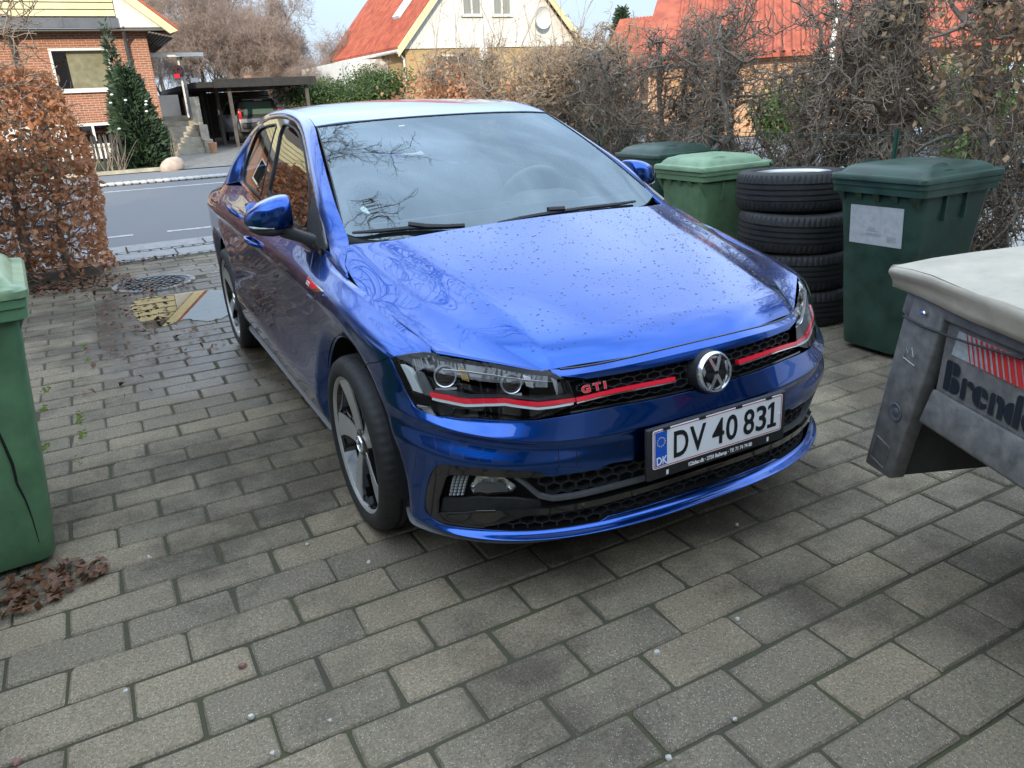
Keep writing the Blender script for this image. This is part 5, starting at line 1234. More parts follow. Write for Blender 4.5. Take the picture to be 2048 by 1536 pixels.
# grey label with faint lines
lab = MB(); lab.add([(-.155, -.2855, .80), (.155, -.2855, .805), (.152, -.262, .603), (-.152, -.262, .598)], [(3, 2, 1, 0)])
LABM = mat_plain('silver_label', (.46, .48, .50), .35, var=.12, scale=30, bump=.15, bscale=40)
def bin_front_y(z, db=.44, dp=.62, H=.93):   # front face position of the tapered body
    k = np.interp(z, [.05, .30, .60, H-.10, H], [0, .3, .62, .93, 1]); return -(db+(dp-.05-db)*k)/2
_lv = []
for j in range(6):
    z = .602+.2*j/5
    for i in range(6): _lv.append((-.155+.31*i/5, bin_front_y(z)-.0022, z+.004*i/5))
o = mobj('label_sheet', _lv, [(j*6+i, j*6+i+1, (j+1)*6+i+1, (j+1)*6+i) for j in range(5) for i in range(5)], LABM, B1)
GLINE = mat_plain('label_grey_line', (.26, .28, .30), .5)
for z, x0, x1 in ((.690, -.045, .0), (.682, -.045, .0), (.674, -.055, .01), (.660, -.055, .045), (.652, -.055, .035), (.655, .07, .12), (.647, .07, .125), (.640, .07, .11), (.632, .07, .13), (.648, -.09, -.07)):
    mobj('print_line', [(x0, bin_front_y(z)-.0034, z), (x1, bin_front_y(z)-.0034, z), (x1, bin_front_y(z+.002)-.0034, z+.002), (x0, bin_front_y(z+.002)-.0034, z+.002)], [(0, 1, 2, 3)], GLINE, B1)
B2 = wheelie('wheelie_bin', (2.30, 1.735, 0), -math.pi/2, LGRN, LGRN2, 'pale green wheelie bin with domed lid behind the tyre stack', H=.895, w=.50, dp=.58, wb=.36, db=.42, dome=True)
B3 = wheelie('wheelie_bin', (2.50, 2.47, 0), -math.pi/2, DGRN, DGRN, 'dark green wheelie bin mostly hidden behind the blue car', H=.93, w=.52, dp=.58, wb=.36, db=.42, dome=True)
B4 = wheelie('wheelie_bin', (-2.07, .555, 0), R(94), MGRN, MGRN2, 'bright green wheelie bin with a cracked corner and mossy pale lid', H=.925, w=.64, dp=.66, wb=.50, db=.44, dome=True)
_cr = [(.150, .88), (.155, .80), (.149, .72), (.158, .62), (.163, .55), (.170, .48), (.176, .40), (.172, .33), (.180, .27), (.183, .20), (.181, .10)]
b = MB(); b.tube([(bin_front_y(z, .50, .64, .925)-.0012, -x, z) for x, z in _cr], [.0008, .0012, .0018, .0024, .003, .0045, .005, .004, .003, .002, .001], 5); b.obj('crack', DARK, B4)
# ------------------------------------------------------------------ stack of tyres
T2V, T2F = tyre_mesh(.335, .228, .226, 252, True, .007)
T2 = mdata('loose_tyre', T2V, T2F, RUBBER, True); T2.set_sharp_from_angle(angle=R(38))
rimd = MB(); rimd.lathe([(.228, .098), (.222, .105), (.205, .090), (.20, .02), (.04, .035), (.001, .035)], 48, 'x'); RIM2 = fixd(rimd.data('steel_rim', SILVER, 40))
lbl = ['bottom tyre of the stack standing between the bins', 'third tyre down in the stack between the bins', 'second tyre down in the stack between the bins', 'top tyre of the stack with its alloy rim showing']
for k, (dx, dy) in enumerate(((.03, -.05), (-.005, -.035), (-.03, -.02), (-.01, .035))):
    t = bpy.data.objects.new('loose_tyre', T2); link(t); t.location = (2.37+dx, 1.03+dy, .114+.2275*k); t.rotation_euler = (0, R(-90+RNG.normal(0, .7)), RNG.uniform(0, 6)); tag(t, lbl[k], 'tyre', 'stacked car tyres')
    r = bpy.data.objects.new('alloy_rim', RIM2); link(r, t)
# ------------------------------------------------------------------ trailer
GALV = mat_plain('galvanised_steel', (.165, .160, .150), .55, metal=.2, var=.30, scale=26, bump=.08, bscale=70, rvar=.1)
TARP = mat_plain('cream_tarpaulin', (.40, .355, .28), .6, var=.16, scale=7, bump=.25, bscale=9)
TR = empty('box_trailer', (.55, -1.05, 0), 0, 'galvanised box trailer corner under a cream tarpaulin', 'trailer')
ux, uy = -.379, -.925; nx_, ny_ = uy, -ux      # along the side; outward normal of the side (towards -x)
TD = Matrix(((ux, nx_, 0, .55), (uy, ny_, 0, -1.05), (0, 0, 1, 0), (0, 0, 0, 1)))   # local: x along, y outward, z up
def tr(b, name, mat, bev=.004, par=None):
    b.V = [tuple((TD @ Vector(v)) - Vector((.55, -1.05, 0))) for v in b.V]; o = b.obj(name, mat, par or TR, fixn=True); return bevel(o, bev, 2) if bev else o
L_T = 2.1
b = MB(); b.hexa([(-.105, -.03, .245), (.033, -.03, .255), (.033, .022, .255), (-.105, .022, .245), (.0, -.03, .86), (.17, -.03, .86), (.17, .018, .86), (.0, .018, .86)]); POST = tr(b, 'corner_post', GALV, .007)
b = MB(); b.hexa([(.15, -.02, .60), (L_T, -.02, .60), (L_T, .0, .60), (.15, .0, .60), (.16, -.02, .86), (L_T, -.02, .86), (L_T, .0, .86), (.16, .0, .86)]); tr(b, 'side_panel', GALV, 0)
b = MB(); b.hexa([(.09, -.03, .485), (L_T, -.03, .485), (L_T, .020, .485), (.12, .020, .485), (.14, -.03, .59), (L_T, -.03, .59), (L_T, .008, .602), (.14, .008, .602)]); tr(b, 'lower_rail', GALV, .012)
b = MB(); b.box((1.1, .006, .825), (1.9, .022, .05)); tr(b, 'upper_rail', GALV, .008)
b = MB(); b.hexa([(-.02, -1.28, .25), (.01, -1.28, .25), (.01, -.03, .25), (-.02, -.03, .25), (.08, -1.28, .85), (.11, -1.28, .85), (.11, -.03, .85), (.08, -.03, .85)]); tr(b, 'end_gate', mat_plain('dark_gate', (.05, .05, .05), .6, var=.3, scale=8), .004)
b = MB(); b.box((L_T/2, -.66, .52), (L_T, 1.26, .03)); tr(b, 'floor', BLK, 0)
b = MB(); b.box((L_T/2, -1.30, .68), (L_T, .02, .36)); tr(b, 'far_side', GALV, 0)
b = MB(); b.hexa([(-.03, -.02, .775), (.012, -.02, .765), (.012, .020, .765), (-.03, .020, .775), (-.012, -.02, .855), (.028, -.02, .855), (.028, .020, .855), (-.012, .020, .855)]); tr(b, 'hook', GALV, .008, POST)
b = MB(); b.lathe([(.001, .012), (.006, .012), (.008, .008), (.008, 0)], 6, 'y', (.085, .020, .805)); tr(b, 'bolt', CHROME, 0, POST)
b = MB(); b.lathe([(.030, .0015), (.026, .004), (.015, .0005), (.011, .003), (.001, .005)], 24, 'y', (.018, .0215, .475)); tr(b, 'stud_recess', GREY, 0, POST)
V_ = [(-.075, .0235, .285), (.0, .0235, .275), (.015, .0235, .355), (-.055, .0235, .365)]
b = MB(); 
for p, q in zip(V_, V_[1:]+V_[:1]): b.tube([p, q], .0022, 5)
tr(b, 'pressed_plate', GALV, 0, POST)
cw = [(.015, .650), (.022, .685), (.034, .668), (.048, .690), (.061, .665), (.078, .682), (.072, .642), (.015, .650)]
b = MB(); b.tube([(x, .0215, z) for x, z in cw], .0011, 4); tr(b, 'crown_mark', mat_plain('scratched_bright_steel', (.40, .41, .42), .4, metal=.6), 0, POST)
b = MB(); b.tube([(-.005, .026, .770), (.09, .026, .766), (.25, .02, .772), (.45, .014, .79)], .0032, 6); tr(b, 'elastic_cord', BLK, 0)
# tarpaulin: top sheet, rolled edge and hem
ts_ = []; nxx, nyy = 24, 12
for i in range(nxx+1):
    for j in range(nyy+1):
        x = -.05+(L_T+.05)*i/nxx; y = .05-1.42*j/nyy
        z = .914+.045*math.sin(math.pi*min(1, j/nyy))**.7+.006*math.sin(7*x+3*y)+.004*math.sin(17*x)
        ts_.append((x, y, z))
F_ = [(i*(nyy+1)+j, (i+1)*(nyy+1)+j, (i+1)*(nyy+1)+j+1, i*(nyy+1)+j+1) for i in range(nxx) for j in range(nyy)]
hem = []; prof = [(.05, .914), (.058, .908), (.059, .896), (.052, .884), (.047, .868), (.043, .850), (.036, .846)]
for i in range(nxx+1):
    x = -.05+(L_T+.05)*i/nxx
    for k, (y, z) in enumerate(prof): hem.append((x, y+.004*math.sin(9*x+k), z+(.006*math.sin(7*x)+.004*math.sin(17*x))*(1 if k < 2 else .6)-(.012*math.sin(3.1*x) if k > 3 else 0)))
m0 = len(ts_); mk_ = len(prof)
F_ += [(m0+i*mk_+k, m0+i*mk_+k+1, m0+(i+1)*mk_+k+1, m0+(i+1)*mk_+k) for i in range(nxx) for k in range(mk_-1)]
# end fold
ends = [(-.05, y, z) for y, z in prof]; e0 = m0+len(hem); inn = [(-.062, min(y, .03)-.05*k/mk_, z-.002) for k, (y, z) in enumerate(prof)]; hem2 = inn
inner = [(-.055, -1.3, z) for y, z in prof]
b = MB(); b.add(ts_+hem, F_); b.add([(-.05, .05, .914)]+[(-.05, y, z) for y, z in prof]+[(-.055, -1.37, .914)]+[(-.05, -1.37, .85)], []); q0 = len(ts_)+len(hem)
b.F.append((q0, *[q0+1+k for k in range(mk_)], q0+mk_+2, q0+mk_+1))
o = tr(b, 'tarpaulin', TARP, 0); autosmooth(o, 60)
# reflective tape: grey field and slanted red bars
b = MB(); b.add([(.205, .0025, .785), (L_T, .0025, .785), (L_T, .0025, .715), (.190, .0025, .715)], [(0, 1, 2, 3)]); TAPE = tr(b, 'reflective_tape', mat_plain('grey_reflector', (.36, .39, .40), .25, var=.15, scale=60), 0)
TRED = mat_plain('tape_red', (.58, .035, .03), .3)
for k in range(16):
    w = .004+.0016*min(k, 9); x = .235+.0165*k+.0008*k*k*.4
    b = MB(); b.add([(x, .004, .785), (x+w, .004, .785), (x+w+.030, .004, .715), (x+.030, .004, .715)], [(0, 1, 2, 3)]); tr(b, 'red_bar', TRED, 0, TAPE)
# stencil lettering "Brend"
TBL = mat_plain('stencil_black', (.012, .016, .022), .5)
def glyph(polys, x0, s_=.001):
    b = MB()
    for P in polys:
        n = len(P); b.add([(x0+x*s_, .003, .612+y*s_) for x, y in P], [tuple(range(n))])
    return b
def arcp(cx, cy, r, a0, a1, n=10): return [(cx+r*math.cos(R(a)), cy+r*math.sin(R(a))) for a in np.linspace(a0, a1, n)]
GL = {
 'B': ([[(0, 0), (24, 0), (24, 88), (6, 88), (0, 80)], [(29, 0)]+arcp(42, 23, 23, -90, 90)+[(29, 46)], [(29, 51)]+arcp(40, 69.5, 18.5, -90, 90)+[(29, 88)]], 72),
 'r': ([[(0, 0), (18, 0), (18, 60), (6, 60), (0, 54)], [(22, 44)]+arcp(34, 46, 13, 150, -60)+[(34, 40)]], 50),
 'e': ([[(25, 0)]+arcp(25, 30, 30, 268, 92, 14)+[(25, 60)], [(30, 34)]+[(54, 34)]+arcp(27, 34, 26, 5, 85, 8)+[(30, 60)], [(30, 0), (44, 4), (54, 14), (52, 22), (40, 18), (30, 22)]], 60),
 'n': ([[(0, 0), (18, 0), (18, 60), (6, 60), (0, 54)], [(23, 60)]+arcp(34, 44, 16, 90, 0, 8)+[(50, 0), (32, 0), (32, 36), (23, 44)]], 58),
 'd': ([[(24, 0)]+arcp(24, 30, 30, 268, 92, 14)+[(24, 60)], [(29, 0), (50, 0), (50, 88), (36, 88), (29, 80)]], 60),
 'u': ([[(0, 60), (18, 60), (18, 20), (22, 2), (8, 4), (0, 16)], [(27, 60), (46, 60), (46, 0), (34, 0), (27, 8)]], 54),
 'p': ([[(0, -24), (18, -24), (18, 60), (4, 60), (0, 54)], [(23, 60)]+arcp(28, 30, 28, 88, -88, 12)+[(23, 0)]], 60)}
x0 = .178
for ch in 'Brenderup':
    P, adv = GL[ch]; tr(glyph(P, x0, .00098), 'stencil_letter', TBL, 0); x0 += adv*.00098
for s_ in (0,):
    b = MB(); b.lathe([(.02, -.09), (.15, -.085), (.26, -.08), (.27, -.05), (.27, .05), (.26, .08), (.15, .085), (.02, .09)], 40, 'y', (1.25, -.16, .27)); tr(b, 'trailer_wheel', RUBBER, 0)
    b = MB(); b.lathe([(.02, -.09), (.15, -.085), (.26, -.08), (.27, -.05), (.27, .05), (.26, .08), (.15, .085), (.02, .09)], 40, 'y', (1.25, -1.16, .27)); tr(b, 'trailer_wheel', RUBBER, 0)
b = MB(); b.box((1.25, -.66, .27), (.06, 1.0, .06)); b.box((1.25, -.25, .40), (.05, .05, .22)); b.box((1.25, -1.07, .40), (.05, .05, .22)); b.box((1.25, -.66, .47), (.06, 1.0, .05)); tr(b, 'axle', GREY, 0)
# ------------------------------------------------------------------ litter
LEAFM = mat_plain('fallen_leaf', (.085, .038, .018), .55, col2=(.17, .075, .034), scale=22)
PEB = mat_plain('pale_pebble', (.52, .50, .45), .7, var=.2, scale=60)
def leaf_quads(n, fpos, size, curl=.3, up=None):
    """flat-ish leaves: 6-vertex pointed ovals folded on the midrib"""
    V = np.zeros((n, 6, 3)); F = []
    c = fpos(n); s_ = size*RNG.uniform(.6, 1.25, n)
    if up is None: nrm_ = RNG.normal(0, 1, (n, 3))
    else: nrm_ = np.array(up)+RNG.normal(0, curl, (n, 3))
    nrm_ /= np.linalg.norm(nrm_, axis=1, keepdims=True)
    t = np.cross(nrm_, RNG.normal(0, 1, (n, 3))); t /= np.linalg.norm(t, axis=1, keepdims=True); w = np.cross(nrm_, t)
    f = RNG.uniform(.1, .5, n)[:, None]; S = s_[:, None]
    V[:, 0] = c-t*S*.5; V[:, 1] = c-t*S*.05+w*S*.30+nrm_*S*.30*f; V[:, 2] = c+t*S*.5+nrm_*S*.12*RNG.normal(0, 1, (n, 1)); V[:, 3] = c-t*S*.05-w*S*.30+nrm_*S*.30*f; V[:, 4] = c+t*S*.25; V[:, 5] = c-t*S*.2
    b = (np.arange(n)*6)[:, None]
    F = np.concatenate([b+np.array([[0, 5, 1, 1]])[:, :3], b+np.array([[5, 4, 1]]), b+np.array([[4, 2, 1]]), b+np.array([[0, 3, 5]]), b+np.array([[5, 3, 4]]), b+np.array([[4, 3, 2]])])
    return V.reshape(-1, 3), F
def litter(name, boxes, size, z=.012):
    Vs, Fs, k = [], [], 0
    for (cx, cy, rx, ry, n) in boxes:
        def f(m): 
            a = RNG.uniform(0, 2*math.pi, m); r_ = np.sqrt(RNG.random(m)); return np.stack([cx+rx*r_*np.cos(a), cy+ry*r_*np.sin(a), z+RNG.uniform(0, .012, m)], 1)
        V, F = leaf_quads(n, f, size, .35, (0, 0, 1)); Vs.append(V); Fs.append(F+k); k += len(V)
    return fobj(name, np.concatenate(Vs), np.concatenate(Fs), LEAFM, None, kind='stuff')
_lp = on_z(110, 1165)
o = litter('leaf_litter', [(_lp[0], _lp[1], .16, .10, 120), (_lp[0]-.08, _lp[1]-.10, .12, .06, 50), (-1.75, 5.35, .45, .35, 420), (-1.35, 4.75, .5, .25, 110), (-1.35, 3.9, .25, .7, 90), (-1.2, 2.9, .4, .5, 45), (-1.55, 2.6, .3, .8, 25), (-1.2, 6.2, .6, .12, 70)], .045)
tag(o, 'brown fallen beech leaves scattered on the paving', 'leaves')
for (a, b_), s_ in (((300, 1117), .012), ((297, 1114), .010), ((738, 1126), .016), ((615, 1090), .013), ((252, 1385), .016), ((502, 1436), .018), ((485, 1335), .022), ((545, 1509), .014), ((1314, 1308), .020), ((1337, 1518), .017), ((1475, 1240), .014), ((1470, 1440), .012), ((660, 1443), .011), ((33, 1528), .022), ((1474, 1050), .012), ((1900, 948), .012)):
    p = on_z(a, b_); q = MB(); q.lathe([(.001, s_*.55), (s_*.35, s_*.48), (s_*.5, s_*.2), (s_*.42, -.002)], 7, 'z'); q.V = [(v[0]*RNG.uniform(.8, 1.3)+p[0], v[1]*RNG.uniform(.7, 1.1)+p[1], v[2]+.001) for v in q.V]
    o = q.obj('pebble', PEB if s_ != .022 else mat_plain('reddish_pebble', (.22, .11, .09), .7, var=.3, scale=40), None, 40); tag(o, 'small pale pebble lying on the concrete pavers' if s_ != .022 else 'small reddish pebble lying on the concrete pavers', 'pebble', 'pebbles on the driveway')
# moss tufts in the joints
MOSS = mat_plain('moss', (.10, .14, .015), .95, var=.4, scale=60, bump=.8, bscale=120)
mV, mF = [], []
for (a, b_) in ((160, 830), (163, 875), (85, 818), (92, 780), (160, 762), (168, 690), (90, 895), (175, 720), (155, 925), (160, 840), (165, 868)):
    p = on_z(a, b_)
    for _ in range(26):
        c = p+np.array([RNG.normal(0, .010), RNG.normal(0, .028), 0]); s_ = RNG.uniform(.004, .011); q = MB(); q.lathe([(.0005, s_*.8), (s_*.7, s_*.5), (s_, -.004)], 5, 'z', (c[0], c[1], -.003)); k = len(mV); mV += q.V; mF += [tuple(i+k for i in f) for f in q.F]
tag(mobj('joint_moss', mV, mF, MOSS, None, smooth=True, kind='stuff'), 'bright green moss cushions in the paver joints', 'moss')
# ------------------------------------------------------------------ woody plants
BARK = mat_plain('hornbeam_bark', (.15, .125, .10), .9, col2=(.29, .245, .195), scale=30, bump=.5, bscale=120)
TWIG = mat_plain('hedge_twig', (.17, .125, .090), .85, col2=(.42, .32, .225), scale=12)
BEECH = mat_plain('beech_leaf_brown', (.30, .125, .058), .5, col2=(.62, .31, .155), scale=6)
TANLEAF = mat_plain('dry_tan_leaf', (.28, .17, .085), .6, col2=(.46, .31, .17), scale=8)
FARTWIG = mat_plain('far_twigs', (.23, .165, .13), .9, col2=(.38, .295, .24), scale=1.5)
FARBARK = mat_plain('far_bark', (.12, .095, .075), .9, var=.3, scale=3)
IVY = mat_plain('evergreen_leaf', (.030, .060, .016), .5, col2=(.095, .150, .040), scale=2.5)
CONIF = mat_plain('conifer_needle', (.018, .040, .022), .65, col2=(.055, .095, .045), scale=3)
YELCON = mat_plain('yellow_green_foliage', (.10, .105, .018), .7, col2=(.23, .22, .05), scale=3)
def translucent(m, f=.35):
    N, L = m.node_tree.nodes, m.node_tree.links; b = N['Principled BSDF']; out = [n for n in N if n.type == 'OUTPUT_MATERIAL'][0]
    t = N.new('ShaderNodeBsdfTranslucent'); ms = N.new('ShaderNodeMixShader'); ms.inputs[0].default_value = f
    if b.inputs['Base Color'].links: L.new(b.inputs['Base Color'].links[0].from_socket, t.inputs['Color'])
    L.new(b.outputs[0], ms.inputs[1]); L.new(t.outputs[0], ms.inputs[2]); L.new(ms.outputs[0], out.inputs['Surface'])
for m in (BEECH, TANLEAF, IVY): translucent(m, .25)
def unit(v): v = np.asarray(v, float); return v/(np.linalg.norm(v)+1e-12)
def wander(rg, p, d, L, n, r0_, r1_, wob, pull=None, out=None):
    """a crooked branch; returns its nodes"""
    P = [np.array(p, float)]; d = unit(d); S = [] if out is None else out; st = L/n
    for k in range(n):
        d = unit(d+rg.normal(0, wob, 3)+(pull if pull is not None else 0))
        q = P[-1]+d*st; a, b = k/n, (k+1)/n
        S.append((*P[-1], *q, r0_+(r1_-r0_)*a, r0_+(r1_-r0_)*b)); P.append(q)
    return P, d
def hedge_plant(seed, H=1.85, depth=.62, width=.62, ntw=560):
    """a clipped hornbeam: crooked stems, gnarled limbs, dense short twigs; local x = hedge depth, y = along"""
    rg = np.random.default_rng(seed); big, tw = [], []
    lim = []
    for s_ in range(1):
        P, _ = wander(rg, (rg.normal(0, .05), rg.normal(0, .08), -.05), (rg.normal(0, .08), rg.normal(0, .12), 1), H*.93, 13, rg.uniform(.030, .052), .014, .10, np.array([0, 0, .10]), big)
        for k in range(2, len(P)):
            for _ in range(3):
                a = rg.uniform(0, 2*math.pi); d = (math.cos(a)*.8, math.sin(a), rg.uniform(-.05, .45)); L_ = rg.uniform(.22, .52)
                r_ = rg.uniform(.010, .026)*(1-.4*k/len(P)); Q, dd = wander(rg, P[k], d, L_, 6, r_, r_*.45, .38, None, big); lim.append(Q)
    allp = [q for Q in lim for q in Q[1:]]
    def clip(q): return abs(q[0]) < depth/2+.02 and -.02 < q[2] < H+.05
    n = 0
    while n < ntw:
        p = allp[rg.integers(len(allp))]
        side = rg.random()
        d = rg.normal(0, 1, 3); d[0] += .7*np.sign(p[0]) if side < .6 else 0; d[2] += .25
        L_ = rg.uniform(.08, .26); r_ = rg.uniform(.0030, .0062)
        loc = []; Q, dd = wander(rg, p, d, L_, 5, r_, r_*.5, .55, None, loc)
        if clip(Q[-1]): tw += loc; n += 1
        for _ in range(rg.integers(1, 4)):
            q = Q[rg.integers(1, len(Q))]; l2 = []; wander(rg, q, rg.normal(0, 1, 3)+unit(d)*.8, rg.uniform(.04, .13), 3, .0028, .0016, .5, None, l2); tw += l2
    big = [s_ for s_ in big if s_[5] < H+.25]
    return np.array(big), np.array(tw)
HV = []
for k in range(5):
    bg_, tw_ = hedge_plant(100+k, 1.86); V, F = seg_tubes(bg_, 6); me1 = fast_mesh('hedge_limbs', V, F, BARK, True); V, F = seg_tubes(tw_, 3); me2 = fast_mesh('hedge_twigs', V, F, TWIG, True); HV.append((me1, me2))
GRPH = 'leafless hornbeams of the hedge along the driveway'
hk = 0
plants = [(3.28, y) for y in np.arange(-.72, 8.6, .40)]+[(3.62, y) for y in np.arange(1.2, 8.4, .48)]
def hedge_label(k):
    y = plants[k][1]
    w = 'behind the trailer' if y < -.1 else 'behind the labelled dark bin' if y < .7 else 'behind the tyre stack' if y < 1.5 else 'behind the pale green bin' if y < 2.3 else 'behind the car windscreen' if y < 4.2 else 'towards the street end'
    return 'leafless clipped hornbeam in the tangled hedge '+w
for i, (x, y) in enumerate(plants):
    a, b_ = HV[i % 5]; T = empty('hornbeam_shrub', (x+RNG.normal(0, .05), y+RNG.normal(0, .05), 0), math.pi*(i % 2)+RNG.normal(0, .15), hedge_label(i), 'hedge plant', GRPH)
    s_ = RNG.uniform(.95, 1.04)*(1.0+.09*max(0, min(2.2, 2.6-y))); T.scale = (1, 1, s_*1.09)
    t = bpy.data.objects.new('trunk', a); link(t, T); c = bpy.data.objects.new('crown', b_); link(c, T); c['kind'] = 'stuff'
# dry leaves still hanging in the hedge
def hang(name, boxes, size, mat, label, cat):
    Vs, Fs, k = [], [], 0
    for (c, r_, n) in boxes:
        def f(m): return np.array(c)+RNG.normal(0, 1, (m, 3))*np.array(r_)
        V, F = leaf_quads(n, f, size); Vs.append(V); Fs.append(F+k); k += len(V)
    return tag(fobj(name, np.concatenate(Vs), np.concatenate(Fs), mat, None, kind='stuff'), label, cat)
hang('dry_hedge_leaves', [((2.98, .35, 1.62), (.10, .24, .18), 300), ((2.95, .15, 1.35), (.10, .22, .16), 150), ((3.0, .75, 1.78), (.1, .25, .07), 50), ((2.98, 2.6, 1.2), (.1, .4, .35), 60), ((3.0, 4.6, 1.35), (.15, .5, .25), 160), ((3.0, 5.6, 1.5), (.15, .5, .2), 110)], .052, TANLEAF, 'dry tan leaves left hanging in the bare hedge', 'leaves')
hang('beech_hedge_end', [((3.05, 7.9, 1.46), (.28, .55, .17), 1100), ((3.05, 7.2, 1.38), (.25, .5, .17), 500)], .075, BEECH, 'russet beech leaves at the street end of the bare hedge', 'leaves')
# ---- left hedge: beech keeping its brown leaves
def hedge_box_points(n, x0, x1, y0, y1, H, rg):
    """points near the skin of a rounded hedge block"""
    out = []
    while len(out) < n:
        p = np.array([rg.uniform(x0, x1), rg.uniform(y0, y1), rg.uniform(.05, H)])
        top = H-.16*max(0, (p[0]-(x1-.40))/.40)**2-.05*rg.random()
        xr = x1-.12*max(0, (p[2]-.9)/1.0)-.05*math.sin(5*p[2])
        if p[2] > top or p[0] > xr: continue
        d = min(p[1]-y0, y1-p[1], xr-p[0], top-p[2])
        if rg.random() < math.exp(-d/.11)+.04: out.append(p)
    return np.array(out)
rg = np.random.default_rng(5)
LH = empty('beech_hedge', (-2.6, 6.05, 0), 0, 'brown leaved clipped beech hedge beside the road gap', 'hedge')
o_ = np.array([-2.6, 6.05, 0])
X0, X1, Y0, Y1, LHH = -4.6, -1.42, 5.62, 6.55, 1.85
pts_ = hedge_box_points(12500, X0, X1, Y0, Y1, LHH, rg)
# leaves droop in little sprays
def spray(m): return pts_[:m]+rg.normal(0, .012, (m, 3))
RNG2 = RNG; V, F = leaf_quads(len(pts_), lambda m: spray(m), .070); 
fobj('leaf_mass', V-o_, F, BEECH, LH, kind='stuff')
near = np.argsort(((pts_-CP)**2).sum(1)); near = near[pts_[near][:, 0] > -2.6][:240]
LV, LF = leaf_quads(8, lambda m: np.zeros((m, 3)), .078)
LMESH = []
for k in range(8):
    f = [tuple(int(q)-6*k for q in t) for t in LF.tolist() if 6*k <= min(t) and max(t) < 6*k+6]
    LMESH.append(mdata('beech_leaf', LV[6*k:6*k+6], f, BEECH))
for i, j in enumerate(near):
    o = bpy.data.objects.new('leaf', LMESH[i % 8]); link(o, LH); o.location = pts_[j]-o_+rg.normal(0, .02, 3); o.rotation_euler = rg.uniform(0, 6.28, 3)
S, St = [], []
for k in range(8):
    x = X0+.25+k*.36; P, _ = wander(rg, (x, 6.08+rg.normal(0, .06), -.05), (rg.normal(0, .1), rg.normal(0, .1), 1), 1.7, 12, rg.uniform(.035, .055), .012, .09, np.array([0, 0, .1]), S)
    for q in P[1:]:
        for _ in range(4):
            a = rg.uniform(0, 6.28); r_ = rg.uniform(.006, .014); Q, _d = wander(rg, q, (math.cos(a), math.sin(a)*.8, rg.uniform(0, .5)), rg.uniform(.25, .5), 6, r_, .004, .35, None, S)
            for w in Q[1:]:
                for _ in range(3): wander(rg, w, rg.normal(0, 1, 3)+[0, 0, .2], rg.uniform(.08, .22), 3, .003, .0014, .4, None, St)
def inbox(S): S = np.array(S); return S[(S[:, 3] < X1+.02)&(S[:, 4] > Y0-.04)&(S[:, 4] < Y1+.04)&(S[:, 5] < LHH)]
V, F = seg_tubes(inbox(S), 6); fobj('stems', V-o_, F, BARK, LH, True); V, F = seg_tubes(inbox(St), 3); fobj('twigs', V-o_, F, TWIG, LH, True, 'stuff')
# ---- bare trees
def bare_tree(seed, H=8., r=.13, levels=5, spread=.55, twr=.006, nb=(3, 5), up=.12):
    rg = np.random.default_rng(seed); big, tw = [], []
    def grow(p, d, L_, r_, lev):
        n = 5 if lev < 3 else 3
        P, dd = wander(rg, p, d, L_, n, r_, r_*.62, .13+.05*lev, np.array([0, 0, up]), big if lev < 3 else tw)
        if lev >= levels: return
        for k in range(rg.integers(*nb)+ (1 if lev > 1 else 0)):
            q = P[rg.integers(2, len(P))]; a = rg.normal(0, 1, 3); a -= dd*(a@dd); a = unit(a)
            grow(q, dd*(1-spread)+a*spread*rg.uniform(.8, 1.4), L_*rg.uniform(.55, .80), max(twr, r_*rg.uniform(.38, .55)), lev+1)
        grow(P[-1], dd, L_*.7, r_*.6, lev+1)
    grow(np.array([0, 0, -.1]), np.array([0, 0, 1.]), H*.30, r, 0)
    return np.array(big), np.array(tw)
TV_ = []
for k, (H, r_, lv, sp) in enumerate(((9, .16, 6, .62), (8, .13, 6, .70), (10, .15, 6, .52))):
    bg_, tw_ = bare_tree(40+k, H, r_, lv, sp, .0065); V, F = seg_tubes(bg_, 6); m1 = fast_mesh('tree_limbs', V, F, FARBARK, True); V, F = seg_tubes(tw_, 3); m2 = fast_mesh('tree_twigs', V, F, FARTWIG); TV_.append((m1, m2))
def bare(px, py0, Y, k, sc, rz, label, grp='bare trees beyond the street'):
    p = on_y(px, 200, Y); T = empty('bare_tree', (p[0], Y, slope(Y)-.05), rz, label, 'tree', grp); T.scale = (sc,)*3
    t = bpy.data.objects.new('trunk', TV_[k][0]); link(t, T); c = bpy.data.objects.new('crown', TV_[k][1]); link(c, T); c['kind'] = 'stuff'
BL = 'bare twiggy tree standing behind the black carport'
for px, Y, k, sc, rz in ((400, 44, 2, 1.0, 0), (455, 47, 0, 1.1, 1), (510, 42, 1, .95, 2), (560, 46, 0, 1.05, 3.4), (610, 43, 1, .9, 4.2), (660, 41, 1, .8, .6), (700, 39, 1, .62, 2.2), (350, 50, 2, 1.1, 5), (480, 52, 2, 1.25, 3), (735, 29.5, 1, .50, 1.9), (590, 37, 1, .55, 1.2)):
    bare(px, 0, Y, k, sc, rz, BL)
# a tree by the house on this side; some of its twigs hang into view
bg_, tw_ = bare_tree(77, 7.5, .12, 6, .60, .005); V, F = seg_tubes(bg_, 6); m1 = fast_mesh('tree_limbs', V, F, BARK, True); V, F = seg_tubes(tw_, 3); m2 = fast_mesh('tree_twigs', V, F, TWIG)
T = empty('garden_tree', (-4.35, 4.4, 0), 0, 'bare garden tree whose twigs hang over the beech hedge', 'tree'); t = bpy.data.objects.new('trunk', m1); link(t, T); c = bpy.data.objects.new('crown', m2); link(c, T); c['kind'] = 'stuff'
